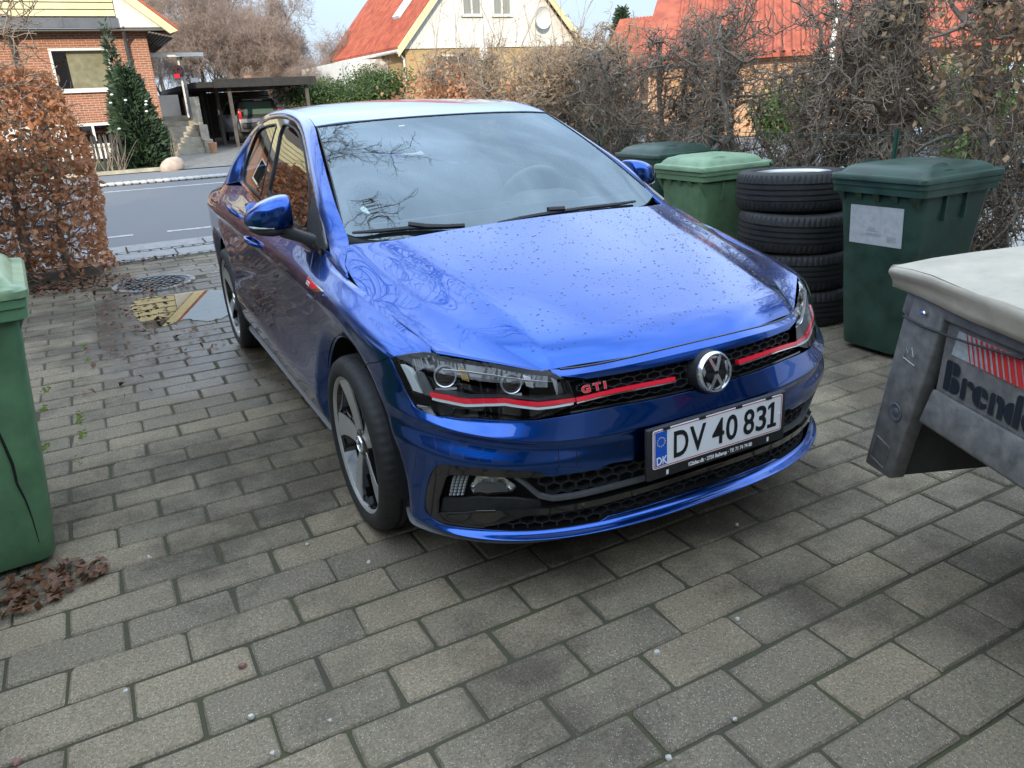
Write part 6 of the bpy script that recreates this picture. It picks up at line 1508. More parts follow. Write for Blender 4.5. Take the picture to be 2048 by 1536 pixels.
# a long limb of that tree reaching over the car
rg = np.random.default_rng(88); S = []
for tgt in ((4.9, -1.6, 4.4), (4.4, -.4, 4.9), (3.9, -3.0, 4.3), (3.4, -4.4, 4.2), (4.6, .8, 4.6)):
    p0 = np.array([.3, -.2, 2.6]); d = np.array(tgt)-p0; L_ = np.linalg.norm(d); loc = []
    P = [p0]; 
    for k in range(14):
        q = p0+d*(k+1)/14+rg.normal(0, .06, 3)+np.array([0, 0, .35*math.sin(math.pi*(k+1)/14)]); S.append((*P[-1], *q, .026*(1-k/15), .026*(1-(k+1)/15))); P.append(q)
    for q in P[4:]:
        for _ in range(5):
            Q, dd = wander(rg, q, unit(d)+rg.normal(0, .6, 3), rg.uniform(.35, .9), 6, .007, .003, .22, None, S)
            for w in Q[1:]:
                for _ in range(2): wander(rg, w, dd+rg.normal(0, .7, 3), rg.uniform(.10, .30), 3, .0032, .002, .3, None, S)
V, F = seg_tubes(np.array(S), 4); fobj('overhanging_limb', V, F, TWIG, T, kind='stuff')
# ---- evergreen shrubs
def leafy(name, c, rad, n, size, mat, label, cat, grp=None, squash=1., trunk=True, lobes=9, seed=1):
    rg = np.random.default_rng(seed); T = empty(name, (c[0], c[1], slope(c[1]) if c[1] > 19 else 0), 0, label, cat, grp)
    L_ = rg.normal(0, 1, (lobes, 3)); L_ /= np.linalg.norm(L_, axis=1, keepdims=True); L_ *= rg.uniform(.25, .75, (lobes, 1)); L_[:, 2] *= .8
    def f(m):
        k = rg.integers(0, lobes, m); d = rg.normal(0, 1, (m, 3)); d /= np.linalg.norm(d, axis=1, keepdims=True); return (L_[k]+d*rg.uniform(.18, .52, (m, 1)))*np.array(rad)+np.array([0, 0, c[2]])
    V, F = leaf_quads(n, f, size); fobj('crown', V, F, mat, T, kind='stuff')
    S = []
    wander(rg, (0, 0, -.1), (rg.normal(0, .1), rg.normal(0, .1), 1), c[2]*1.1, 6, .05, .015, .12, None, S)
    V, F = seg_tubes(np.array(S), 5); fobj('trunk', V, F, FARBARK, T)
    return T
for i, (px, Y, z, r_) in enumerate(((600, 29.5, 1.5, 1.5), (655, 29, 1.55, 1.6), (705, 28.5, 1.6, 1.5), (745, 28, 1.6, 1.3), (790, 27.5, 1.7, 1.1))):
    p = on_y(px, 170, Y); leafy('evergreen_shrub', (p[0], Y, z), (r_, r_, 1.15), 4200, .10, IVY, 'dense green ivy-like shrub between the carport and the white gable house', 'shrub', 'evergreen shrubs across the street', seed=60+i)
for i, (px, Y, X) in enumerate(((1890, 0, 7.6), (1960, 0, 7.2), (1560, 0, 9.5))):
    d = ray(px, 250); p = CP+d*((X-CP[0])/d[0]); leafy('laurel_shrub', (p[0], p[1], .9), (.75, .75, .8), 2600, .09, IVY if i == 2 else mat_plain('laurel_leaf', (.075, .13, .02), .4, col2=(.20, .27, .05), scale=4) if 'laurel_leaf' not in MATS else MATS['laurel_leaf'], 'bright green laurel bush glimpsed through the bare hedge', 'shrub', 'shrubs behind the hedge', seed=80+i)
# ---- conifers
def conifer(name, base, H, rad, n, size, mat, label, seed=3, tip=.06, grp=None, shape=1.0):
    rg = np.random.default_rng(seed); T = empty(name, base, 0, label, 'conifer', grp)
    V, F = [], []
    b = MB(); b.tube([(0, 0, -.1), (0, 0, H*.97)], [max(.05, H*.012), .01], 6); b.obj('trunk', FARBARK, T)
    z = rg.beta(1.0, 1.5, n)*H*.98; a = rg.uniform(0, 6.28, n); rr = rad*((1-z/H)**shape)*(.75+.25*np.sin(a*5+z*3))+tip
    q = np.sqrt(rg.uniform(.15, 1, n)); c = np.stack([rr*q*np.cos(a), rr*q*np.sin(a), z+.06*rg.normal(0, 1, n)], 1)
    d = np.stack([np.cos(a), np.sin(a), rg.uniform(.1, .9, n)], 1)+rg.normal(0, .35, (n, 3)); d /= np.linalg.norm(d, axis=1, keepdims=True)
    w = np.cross(d, rg.normal(0, 1, (n, 3))); w /= np.linalg.norm(w, axis=1, keepdims=True); s_ = size*rg.uniform(.6, 1.3, (n, 1))
    V = np.stack([c-w*s_*.22, c+w*s_*.22, c+d*s_+w*s_*.05, c+d*s_*.9-w*s_*.12], 1).reshape(-1, 3); F = (np.arange(n)*4)[:, None]+np.array([[0, 1, 2, 3]])
    fobj('crown', V, F, mat, T, kind='stuff'); return T
conifer('garden_conifer', (-.10, 21.9, slope(21.9)), 2.55, .80, 16000, .15, CONIF, 'bushy green conifer with white flowers beside the picket fence', 11, shape=.55)
conifer('garden_conifer', (-.32, 22.2, slope(22)), 3.75, .34, 1500, .14, CONIF, 'slim tall conifer rising behind the bushy one', 12, shape=.8)
WFL = mat_plain('white_blossom', (.75, .73, .72), .6)
for x, z in ((-.45, 1.9), (-.15, 1.75), (.32, 1.62), (.34, 1.70), (-.52, 1.70), (-.45, 1.05), (.3, 1.45)):
    b = MB(); b.lathe([(.001, .03), (.03, .025), (.045, 0), (.02, -.02)], 7, 'z', (x-.1, 21.35, z)); tag(b.obj('white_bloom', WFL, None, 50), 'white bloom on the conifer beside the picket fence', 'flower', 'white blooms on the conifer')
p = on_y(1243, 60, 62); conifer('spruce_tree', (p[0], 62, 0), 8.6, 2.1, 9000, .55, CONIF, 'dark spruce showing above the hedge against the sky', 13, shape=.9)
p = on_y(1345, 60, 26); conifer('cypress_column', (p[0], 26, 0), 5.4, .62, 6000, .22, YELCON, 'yellow green columnar cypress above the hedge', 14, shape=.25)
# long bare shoots standing out of the far hedge
S = []; rg = np.random.default_rng(9)
for k in range(26):
    x, y = rg.uniform(3.0, 4.4), rg.uniform(6.0, 9.2); P, d = wander(rg, (x, y, 1.3), (rg.normal(.1, .28), rg.normal(0, .2), 1), rg.uniform(.9, 1.9), 8, .008, .002, .08, None, S)
    for q in P[3:]:
        if rg.random() < .6: wander(rg, q, rg.normal(0, .6, 3)+d, rg.uniform(.2, .5), 4, .003, .0012, .1, None, S)
V, F = seg_tubes(np.array(S), 4); tag(fobj('long_shoots', V, F, TWIG, None, kind='stuff'), 'long bare shoots rising above the street end of the hedge', 'shoots')
# green wire fence in front of the hedge
WIRE = mat_plain('green_wire', (.010, .065, .045), .5)
FE = empty('wire_fence', (2.93, 0, 0), 0, 'dark green wire mesh fence running along the bare hedge', 'fence')
b = MB()
for z in (.12, .45, .80, 1.08): b.tube([(0, -.9, z), (0, 8.6, z)], .0022, 4)
b.obj('line_wires', WIRE, FE, kind='stuff')
S = []
for k in range(int(9.5/.06)):
    y = -.9+.06*k
    for s_ in (1, -1):
        z0, z1 = .12, 1.08; n = 8
        for j in range(n):
            za = z0+(z1-z0)*j/n; zb = z0+(z1-z0)*(j+1)/n; S.append((0, y+(.03 if (j % 2 == (0 if s_ > 0 else 1)) else -.03)*1., za, 0, y+(-.03 if (j % 2 == (0 if s_ > 0 else 1)) else .03), zb, .0013, .0013))
V, F = seg_tubes(np.array(S), 3); fobj('mesh', V, F, WIRE, FE, kind='stuff')
for y in np.arange(-.8, 8.7, 1.6): b = MB(); b.tube([(.0, y, -.05), (0, y, 1.12)], .014, 8); b.obj('post', WIRE, FE)
# strip of soil and leaf under the hedge
sheet('hedge_bed', [(2.80, -6), (4.2, -6), (4.2, 9), (2.80, 9)], .006, SOIL)
sheet('left_bed', [(-6, 5.35), (-1.65, 5.35), (-1.5, 6.26), (-6, 6.26)], .008, SOIL)
litterN = litter('hedge_leaf_litter', [(3.1, y, .35, .5, 60) for y in np.arange(-1, 8, 1.0)], .05, .015); tag(litterN, 'brown leaf litter lying under the bare hedge', 'leaves')
sheet('neighbour_yard', [(4.2, -20), (40, -20), (40, 7.4), (4.2, 7.4)], -.004, mat_plain('pale_gravel', (.30, .29, .275), .9, var=.2, scale=30))
# ------------------------------------------------------------------ buildings
def mat_brick(name, c1, c2, mort, sc, bw=.228, bh=.0667):
    m, N, L, b = new_mat(name)
    g = N.new('ShaderNodeTexCoord'); sp = N.new('ShaderNodeSeparateXYZ'); L.new(g.outputs['Object'], sp.inputs[0]); cb = N.new('ShaderNodeCombineXYZ')
    ad = N.new('ShaderNodeMath'); ad.operation = 'ADD'; L.new(sp.outputs['X'], ad.inputs[0]); L.new(sp.outputs['Y'], ad.inputs[1]); L.new(ad.outputs[0], cb.inputs['X']); L.new(sp.outputs['Z'], cb.inputs['Y'])
    t = N.new('ShaderNodeTexBrick'); t.inputs['Scale'].default_value = 1; t.inputs['Brick Width'].default_value = bw; t.inputs['Row Height'].default_value = bh; t.inputs['Mortar Size'].default_value = .009; t.inputs['Mortar Smooth'].default_value = .2; t.inputs['Bias'].default_value = -.1
    t.inputs['Color1'].default_value = (*c1, 1); t.inputs['Color2'].default_value = (*c2, 1); t.inputs['Mortar'].default_value = (*mort, 1); L.new(cb.outputs[0], t.inputs['Vector'])
    L.new(t.outputs['Color'], b.inputs['Base Color']); setp(b, Roughness=.9)
    bp = N.new('ShaderNodeBump'); bp.inputs['Strength'].default_value = .5; bp.inputs['Distance'].default_value = .01; bp.invert = True; L.new(t.outputs['Fac'], bp.inputs['Height']); L.new(bp.outputs[0], b.inputs['Normal'])
    return m
REDB = mat_brick('red_brick', (.36, .125, .058), (.27, .085, .040), (.40, .34, .28), 1)
YELB = mat_brick('yellow_brick', (.46, .30, .115), (.40, .25, .09), (.42, .36, .26), 1)
WHT = mat_plain('white_painted_wood', (.62, .61, .56), .6, var=.06, scale=3)
CRM = mat_plain('cream_painted_boards', (.58, .52, .30), .6, var=.12, scale=2)
GUT = mat_plain('dark_zinc', (.10, .105, .115), .45, metal=.3, var=.15, scale=3)
SOFF = mat_plain('grey_soffit', (.13, .12, .11), .8)
PANE = mat_glass('window_pane', (.60, .60, .56), 2.2)
ROOM = mat_plain('dark_room', (.02, .02, .022), .9)
PLAST = mat_plain('white_render', (.70, .68, .63), .85, var=.08, scale=2)
CONC = mat_plain('old_concrete', (.36, .32, .25), .9, var=.25, scale=4, bump=.3, bscale=20)
def mat_tiles():
    m, N, L, b = new_mat('red_clay_tiles'); setp(b, Roughness=.8)
    g = N.new('ShaderNodeTexCoord'); nz = N.new('ShaderNodeTexNoise'); nz.inputs['Scale'].default_value = 2.5; nz.inputs['Detail'].default_value = 6; L.new(g.outputs['Object'], nz.inputs['Vector'])
    r = N.new('ShaderNodeValToRGB'); r.color_ramp.elements[0].position = .35; r.color_ramp.elements[0].color = (.27, .058, .030, 1); r.color_ramp.elements[1].position = .7; r.color_ramp.elements[1].color = (.42, .11, .055, 1); L.new(nz.outputs['Fac'], r.inputs[0]); L.new(r.outputs[0], b.inputs['Base Color'])
    return m
TILE = mat_tiles()
def bxo(name, par, mat, x0, x1, y0, y1, z0, z1, bev=0):
    b = MB(); b.box(((x0+x1)/2, (y0+y1)/2, (z0+z1)/2), (x1-x0, y1-y0, z1-z0)); o = b.obj(name, mat, par)
    return bevel(o, bev, 1) if bev else o
def window(par, x0, x1, y, z0, z1, muntins=(), fr=.07, mat=None, blind=None):
    """window in a wall facing -y; frame proud of the wall, pane set back, dark room behind"""
    mat = mat or WHT
    f = MB(); f.box(((x0+x1)/2, y-.02, z1-fr/2), (x1-x0, .10, fr)); f.box(((x0+x1)/2, y-.02, z0+fr/2), (x1-x0, .10, fr)); f.box((x0+fr/2, y-.02, (z0+z1)/2), (fr, .099, z1-z0-2*fr)); f.box((x1-fr/2, y-.02, (z0+z1)/2), (fr, .099, z1-z0-2*fr))
    for m in muntins: f.box((m, y-.015, (z0+z1)/2), (.07, .085, z1-z0-2*fr))
    w = f.obj('window', mat, par)
    mobj('pane', [(x0+fr, y-.01, z0+fr), (x1-fr, y-.01, z0+fr), (x1-fr, y-.01, z1-fr), (x0+fr, y-.01, z1-fr)], [(0, 1, 2, 3)], PANE, w)
    bxo('sill', w, mat, x0-.05, x1+.05, y-.12, y+.0, z0-.05, z0)
    return w
def wall_with_holes(par, name, mat, x0, x1, y, th, z0, z1, holes):
    """front wall facing -y built from boxes round rectangular openings"""
    xs = sorted({x0, x1, *[h[0] for h in holes], *[h[1] for h in holes]}); zs = sorted({z0, z1, *[h[2] for h in holes], *[h[3] for h in holes]}); b = MB()
    for xa, xb in zip(xs[:-1], xs[1:]):
        for za, zb in zip(zs[:-1], zs[1:]):
            cx, cz = (xa+xb)/2, (za+zb)/2
            if any(h[0] < cx < h[1] and h[2] < cz < h[3] for h in holes): continue
            b.add([(xa, y, za), (xb, y, za), (xb, y, zb), (xa, y, zb)], [(0, 1, 2, 3)])
    for h in holes:
        a = [(h[0], h[2]), (h[1], h[2]), (h[1], h[3]), (h[0], h[3])]
        for p, q in zip(a, a[1:]+a[:1]): b.add([(p[0], y, p[1]), (q[0], y, q[1]), (q[0], y+th, q[1]), (p[0], y+th, p[1])], [(0, 1, 2, 3)])
    return b.obj(name, mat, par)
# ---- red brick house across the street; its front stands at y = 25.3
H1_ = empty('brick_house', (0, 0, 0), 0, 'red brick house with cream balcony boards across the street', 'house')
YF = 25.3
xr, xl = .90, -11.; ze = 3.74
hole = [(-1.82, -.25, 2.12, 3.30), (-1.95, -.30, .55, 1.20), (-5.6, -3.6, 2.12, 3.30), (-5.4, -3.8, .55, 1.20)]
wall_with_holes(H1_, 'wall', REDB, xl, xr, YF, .12, .0, ze, hole)
bxo('base_wall', H1_, PLAST, xl, xr+.01, YF-.03, YF+.02, 0, 1.20) if False else None
b = MB(); b.add([(xr, YF, 0), (xr, YF+9, 0), (xr, YF+9, ze), (xr, YF, ze)], [(0, 1, 2, 3)]); b.add([(xl, YF+9, 0), (xl, YF, 0), (xl, YF, ze), (xl, YF+9, ze)], [(0, 1, 2, 3)]); b.add([(xl, YF+9, 0), (xr, YF+9, 0), (xr, YF+9, ze), (xl, YF+9, ze)], [(0, 1, 2, 3)]); b.obj('side_wall', REDB, H1_)
# soldier course bands
for z0, z1, x0, x1 in ((3.30, 3.56, -2.0, -.05), (1.22, 1.48, -2.0, .0)):
    for k in range(int((x1-x0)/.0685)):
        b = MB(); b.box((x0+.0685*k, YF-.004, (z0+z1)/2), (.058, .012, z1-z0)); b.obj('soldier_brick', REDB if k % 3 else MATS['red_brick'], H1_)
window(H1_, -1.82, -.25, YF, 2.12, 3.30, ())
window(H1_, -5.6, -3.6, YF, 2.12, 3.30, (-4.6,))
window(H1_, -1.95, -.30, YF+.02, .55, 1.20, (-1.12,), fr=.08); window(H1_, -5.4, -3.8, YF+.02, .55, 1.20, (-4.6,), fr=.08)
bxo('plinth_render', H1_, PLAST, -2.6, .88, YF-.035, YF-.004, .0, .52); bxo('plinth_render', H1_, PLAST, -.26, .88, YF-.035, YF-.004, .52, 1.20); bxo('plinth_render', H1_, PLAST, -3.5, -2.0, YF-.035, YF-.004, .52, 1.20)
# behind the big pane: dark room, and a pale sheet added for its bright reflection
bxo('room', H1_, ROOM, -5.7, -.2, YF+.5, YF+.55, 1.9, 3.5); bxo('reflection_sheet', H1_, mat_plain('pale_reflection', (.62, .57, .40), .9, var=.25, scale=5), -1.38, -.30, YF+.16, YF+.20, 2.15, 3.28)
# soffit, gutter, balcony boards
bxo('soffit', H1_, SOFF, xl, 1.45, YF-.55, YF+.1, 3.72, 3.78)
bxo('gutter', H1_, GUT, xl, .16, YF-.66, YF-.55, 3.79, 4.06); 
for x in (-2.6, -1.3, -.08): bxo('gutter_bracket', H1_, GUT, x-.03, x+.03, YF-.68, YF-.662, 3.80, 4.07)
for k in range(5): bxo('balcony_board', H1_, CRM, xl, .12, YF-.62, YF-.58, 4.10+.185*k, 4.10+.185*k+.160)
bxo('balcony_back', H1_, SOFF, xl, .12, YF-.40, YF-.36, 4.06, 5.4)
# white boarded gable with its sloping edge
for k in range(26):
    x0 = .14+.055*k; zt = 3.74+max(0, (1.62-x0))*.80+.05
    bxo('cladding_board', H1_, WHT, x0, x0+.051, YF-.60, YF-.57, 3.80, min(zt, 5.6))
b = MB(); P = [(1.80, 3.66), (1.62, 3.52+.10), (-1.4, 6.05), (-1.4, 6.35), (.0, 5.15)]
b.hexa([(1.52, YF-.72, 3.62), (1.76, YF-.72, 3.70), (1.76, YF-.58, 3.70), (1.52, YF-.58, 3.62), (-1.3, YF-.72, 5.95), (-1.3, YF-.72, 6.25), (-1.3, YF-.58, 6.25), (-1.3, YF-.58, 5.95)]); b.obj('barge_board', CRM, H1_, fixn=True)
b = MB(); b.hexa([(1.76, YF-.72, 3.72), (1.76, YF+9.2, 3.72), (-3.8, YF+9.2, 8.3), (-3.8, YF-.72, 8.3), (1.80, YF-.72, 3.78), (1.80, YF+9.2, 3.78), (-3.8, YF+9.2, 8.38), (-3.8, YF-.72, 8.38)]); b.obj('roof', TILE, H1_, fixn=True)
b = MB(); b.hexa([(-9.4, YF-.72, 3.72), (-9.4, YF+9.2, 3.72), (-3.8, YF+9.2, 8.3), (-3.8, YF-.72, 8.3), (-9.4, YF-.72, 3.80), (-9.4, YF+9.2, 3.80), (-3.8, YF+9.2, 8.38), (-3.8, YF-.72, 8.38)]); b.obj('roof', TILE, H1_, fixn=True)
for k in range(8): bxo('eave_board', H1_, SOFF, .93+.09*k, .93+.09*k+.08, YF-.5, YF+8.8, 3.66-.02*k, 3.70-.02*k)
for x in (-2.70, .27):
    b = MB(); b.tube([(x, YF-.58, 3.85), (x+.01, YF-.30, 3.60), (x+.02, YF-.10, 3.40), (x+.02, YF-.10, .1)], .055, 10); b.obj('downpipe', GUT, H1_, 40)
# canopy over the side entrance, steps
CAN = empty('door_canopy', (0, 0, 0), 0, 'white corrugated canopy on a post over the side steps', 'canopy')
b = MB()
for k in range(26):
    x0 = .98+.062*k; x1 = x0+.062; zz = 3.22-.10*k/26; w = .016*(k % 2)
    b.add([(x0, YF+1.2, zz+w), (x1, YF+1.2, zz+.016-w), (x1, YF+3.2, zz+.05+.016-w), (x0, YF+3.2, zz+.05+w)], [(0, 1, 2, 3)])
b.obj('corrugated_sheet', WHT, CAN); bxo('fascia', CAN, WHT, .96, 2.62, YF+1.14, YF+1.19, 3.08, 3.20)
bxo('post', CAN, GUT, 1.90, 1.97, YF+1.4, YF+1.47, 1.2, 3.12); bxo('post', CAN, WHT, 1.82, 1.88, YF+1.45, YF+1.5, 1.2, 3.12)
WR_ = MB(); WR_.tube([(1.78+.08*math.cos(t), YF+1.32, 2.66+.12*math.sin(t)) for t in np.linspace(0, 6.283, 17)], .07, 7, False); o = WR_.obj('door_wreath', mat_plain('dark_wreath', (.05, .02, .025), .9, var=.5, scale=9), None, 50); tag(o, 'dark wreath with a red bow hanging on the canopy post', 'wreath')
b = MB(); b.box((1.70, YF+1.24, 2.50), (.16, .06, .12)); b.obj('bow', RED, o)
ST = empty('entrance_steps', (0, 0, 0), 0, 'worn concrete steps with side wall beside the brick house', 'steps')
for k in range(7):
    bxo('step', ST, CONC, 1.05, 2.05, YF+1.3+.28*k-.9, YF+3.6, slope(26)+.17*k, slope(26)+.17*(k+1)-.002)
bxo('side_wall', ST, CONC, 2.06, 2.32, YF+.2, YF+3.6, 0, .50); bxo('side_wall', ST, CONC, 2.06, 2.32, YF+.9, YF+3.6, .502, .95); bxo('landing_wall', ST, PLAST, 1.05, 1.75, YF+2.55, YF+2.62, 1.25, 1.95); bxo('side_wall', ST, CONC, 2.0, 2.30, YF+1.7, YF+3.6, .952, 1.85)
b = MB(); b.lathe([(.001, .0), (.10, .0), (.14, .30), (.15, .34), (.12, .34), (.10, .30), (.001, .28)], 16, 'z', (2.24, YF-.1, slope(25)+.0)); tag(b.obj('flower_pot', mat_plain('terracotta', (.38, .20, .11), .85, var=.15, scale=8), None, 40), 'terracotta flower pot at the foot of the concrete steps', 'flower pot')
# ---- picket fence, boulder
FEN = empty('picket_fence', (0, 0, 0), 0, 'black picket fence in front of the brick house', 'fence'); FB = mat_plain('black_stained_wood', (.030, .027, .024), .8, var=.3, scale=9)
pk = MB(); pk.prism([(-.032, 0), (.032, 0), (.032, .84), (0, .90), (-.032, .84)], -.011, .011, Matrix.Rotation(R(90), 4, 'X')); PK = pk.data('picket', FB)
for k in range(62):
    o = bpy.data.objects.new('picket', PK); link(o, FEN); x = -.62-.112*k; o.location = (x, 21.05-.03*x, slope(21)+.04); o.rotation_euler = (RNG.normal(0, .01), RNG.normal(0, .02), 0)
for z in (.25, .70): bxo('fence_rail', FEN, FB, -7.6, -.55, 21.10+.06, 21.14+.06, slope(21)+z, slope(21)+z+.07)
rg = np.random.default_rng(21); b = MB(); b.lathe([(.001, .34), (.12, .33), (.22, .26), (.28, .14), (.27, .02), (.22, -.05)], 14, 'z', (0, 0, 0)); b.V = [(v[0]*1.1+.03*math.sin(9*v[1]+5*v[2]), v[1]*.8+.03*math.sin(7*v[0]), v[2]*.93+.02*math.sin(8*v[0]+3*v[1])) for v in b.V]
o = b.obj('boulder', mat_plain('field_stone', (.42, .33, .26), .85, var=.2, scale=7, bump=.4, bscale=14), None, 60); o.location = (.42, 19.75, 0); tag(o, 'rounded pinkish boulder at the corner of the front garden', 'boulder')
bxo('garden_edging', None, CONC, -7, .2, 19.78, 19.88, 0, .09)['kind'] = 'structure'
S = []; rg = np.random.default_rng(31)
for x in (-.95, -1.1, -.7, -.8, .55, .62, -1.4):
    for _ in range(5): wander(rg, (x, 20.3, 0), (rg.normal(0, .3), rg.normal(0, .2), 1), rg.uniform(.6, 1.15), 6, .008, .002, .08, None, S)
V, F = seg_tubes(np.array(S), 4); tag(fobj('bare_shrub_stems', V, F, TWIG, None, kind='stuff'), 'thin bare shrub stems before the picket fence', 'shrub')
# ---- black carport with a grey car
CP_ = empty('carport', (0, 0, 0), 0, 'black timber carport with flat roof across the street', 'carport'); TB = mat_plain('tarred_timber', (.022, .020, .018), .8, var=.4, scale=6); TB2 = mat_plain('weathered_timber', (.085, .075, .065), .85, var=.3, scale=7)
gz = slope(29)
bxo('roof', CP_, TB, 2.25, 6.35, 27.4, 36, gz+2.02, gz+2.20); bxo('fascia', CP_, TB, 2.9, 6.5, 27.30, 27.38, gz+2.00, gz+2.28); bxo('roof', CP_, TB, 1.95, 2.9, 29.2, 36, gz+1.98, gz+2.14)
for x, y in ((3.45, 27.7), (3.30, 29.6), (3.15, 31.6), (6.2, 27.7)): bxo('post', CP_, TB2, x-.06, x+.06, y-.06, y+.06, gz-.05, gz+2.02)
bxo('back_wall', CP_, TB, 2.0, 6.5, 35.9, 36, gz, gz+2.0); bxo('shed_wall', CP_, TB, 2.2, 3.1, 31.0, 31.06, gz, gz+2.0)
for k in range(4): bxo('shed_board', CP_, TB2 if k % 2 else TB, 2.25+.21*k, 2.25+.21*k+.12, 30.95, 30.99, gz, gz+1.9)
bxo('warm_board', CP_, mat_plain('orange_board', (.33, .13, .04), .7), 2.52, 2.60, 30.9, 30.94, gz+.1, gz+1.8)
for k in range(22): bxo('slat', CP_, mat_plain('pale_slat', (.33, .31, .27), .8) if 'pale_slat' not in MATS else MATS['pale_slat'], 5.35+.052*k, 5.35+.052*k+.034, 29.5, 29.53, gz+1.35, gz+1.95)
bxo('roof_brick', CP_, REDB, 4.0, 4.25, 27.5, 27.65, gz+2.29, gz+2.36); bxo('roof_tray', CP_, PLAST, 2.45, 2.72, 29.4, 29.8, gz+2.16, gz+2.42)
SUV = empty('parked_estate', (4.62, 31.2, gz), R(3), 'grey estate car with red tail lights parked under the carport', 'car'); GP = mat_plain('grey_metallic', (.16, .155, .15), .35, metal=.6, coat=.7)
prof = [(-1.9, .45, .82), (-1.95, .62, .84), (-1.92, .95, .85), (-1.75, 1.02, .84), (-1.60, 1.55, .66), (-1.35, 1.64, .62), (.2, 1.66, .62), (.75, 1.55, .64), (1.45, 1.05, .80), (2.2, .95, .78), (2.3, .6, .76), (2.25, .40, .74)]
b = MB(); n = len(prof)
b.add([(-w, y, z) for y, z, w in prof]+[(w, y, z) for y, z, w in prof]+[(-.74, -1.8, .30), (-.74, 2.1, .30), (.74, -1.8, .30), (.74, 2.1, .30)], [(k, k+1, n+k+1, n+k) for k in range(n-1)]+[tuple(range(n))[::-1]+(), tuple(range(n, 2*n))])
bevel(b.obj('body', GP, SUV, fixn=True), .05, 2)
b = MB(); b.add([(-.58, -1.73, 1.06), (.58, -1.73, 1.06), (.50, -1.585, 1.50), (-.50, -1.585, 1.50)], [(0, 1, 2, 3)]); b.V = [(x, y-.05, z) for x, y, z in b.V]; b.obj('rear_window', mat_plain('green_tint_glass', (.10, .16, .13), .1, coat=1), SUV)
for s_ in (-1, 1):
    for y0, y1, t0, t1 in ((-1.45, -.75, -1.35, -.75), (-.68, .05, -.68, .02), (.12, .85, .10, .42)):
        b = MB(); b.add([(s_*.80, y0, 1.08), (s_*.80, y1, 1.08), (s_*.672, t1, 1.50), (s_*.672, t0, 1.50)], [(0, 1, 2, 3)]); b.V = [(x*1.025, y, z) for x, y, z in b.V]; b.obj('side_window', GBLK, SUV)
    b = MB(); b.box((s_*.76, -1.86, 1.05), (.14, .12, .34)); bevel(b.obj('tail_light', mat_plain('tail_red', (.5, .01, .015), .15, coat=1) if 'tail_red' not in MATS else MATS['tail_red'], SUV), .03, 2)
    b = MB(); b.tube([(s_*.58, -1.3, 1.72), (s_*.58, .3, 1.74)], .018, 6); b.obj('roof_rail', BLK, SUV)
    b = MB(); b.box((s_*.98, .62, 1.08), (.16, .10, .13)); bevel(b.obj('wing_mirror', GP, SUV), .03, 2)
    for y in (-1.2, 1.45):
        b = MB(); b.lathe([(.05, -.1), (.30, -.1), (.33, -.06), (.33, .06), (.30, .1), (.05, .1)], 28, 'x', (s_*.74, y, .33)); b.obj('wheel', RUBBER, SUV, 40, fixn=True)
b = MB(); b.box((0, -1.985, .66), (1.5, .10, .22)); bevel(b.obj('rear_bumper', BLK, SUV), .04, 2); b = MB(); b.box((0, -1.70, 1.60), (1.15, .16, .05)); bevel(b.obj('roof_spoiler', GP, SUV), .02, 2)
b = MB(); b.box((0, -1.79, 1.56), (.30, .03, .03)); b.obj('brake_light', MATS['tail_red'], SUV)
# ---- white gabled house with red roof
def gable_house(name, label, X0, X1, Yg, depth, zeave, zridge, wall, gab, ang=0., ov=.5, zsplit=None, origin=(0, 0, 0)):
    T = empty(name, origin, ang, label, 'house')
    xc = (X0+X1)/2; zs_ = zsplit or zeave
    bm_ = MB(); bm_.add([(X0, Yg, 0), (X1, Yg, 0), (X1, Yg, zs_), (X0, Yg, zs_)], [(0, 1, 2, 3)]); bm_.add([(X0, Yg+depth, 0), (X0, Yg, 0), (X0, Yg, zeave), (X0, Yg+depth, zeave)], [(0, 1, 2, 3)]); bm_.add([(X1, Yg, 0), (X1, Yg+depth, 0), (X1, Yg+depth, zeave), (X1, Yg, zeave)], [(0, 1, 2, 3)]); bm_.obj('wall', wall, T)
    n = int((X1-X0+2*ov)/.17)
    for k in range(n):
        x = X0-ov+.17*k; xm = x+.08; zt = zridge-(abs(xm-xc)/((X1-X0)/2+ov))*(zridge-zeave+.35)-.05
        if zt < zs_+.05: continue
        bxo('cladding_board', T, gab, x, x+.162, Yg-.10, Yg-.07, zs_-.04, zt)
    sl = (zridge-zeave+.35)/((X1-X0)/2+ov)
    for s_ in (-1, 1):
        xe = xc+s_*((X1-X0)/2+ov); b = MB(); y0, y1 = Yg-.45, Yg+depth
        b.hexa([(xe, y0, zeave-.35), (xe, y1, zeave-.35), (xc, y1, zridge), (xc, y0, zridge), (xe, y0, zeave-.25), (xe, y1, zeave-.25), (xc, y1, zridge+.1), (xc, y0, zridge+.1)]); rf = b.obj('roof', TILE, T, fixn=True)
        # pantile rows: ribs down the slope and stepped courses
        nr = int(depth/.24); rows_ = MB()
        L_ = math.hypot(xe-xc, zridge-zeave+.35)
        for k in range(nr):
            y = y0+.12+.24*k; rows_.tube([(xc, y, zridge+.11), (xe, y, zeave-.24)], .055, 5, False)
        rows_.obj('pantiles', TILE, rf, 60, kind='stuff')
        b = MB(); b.hexa([(xe, y0-.06, zeave-.62), (xe, y0-.012, zeave-.62), (xc, y0-.012, zridge-.28), (xc, y0-.06, zridge-.28), (xe, y0-.06, zeave-.24), (xe, y0-.012, zeave-.24), (xc, y0-.012, zridge+.13), (xc, y0-.06, zridge+.13)]); b.obj('barge_board', CRM, T, fixn=True)
    return T
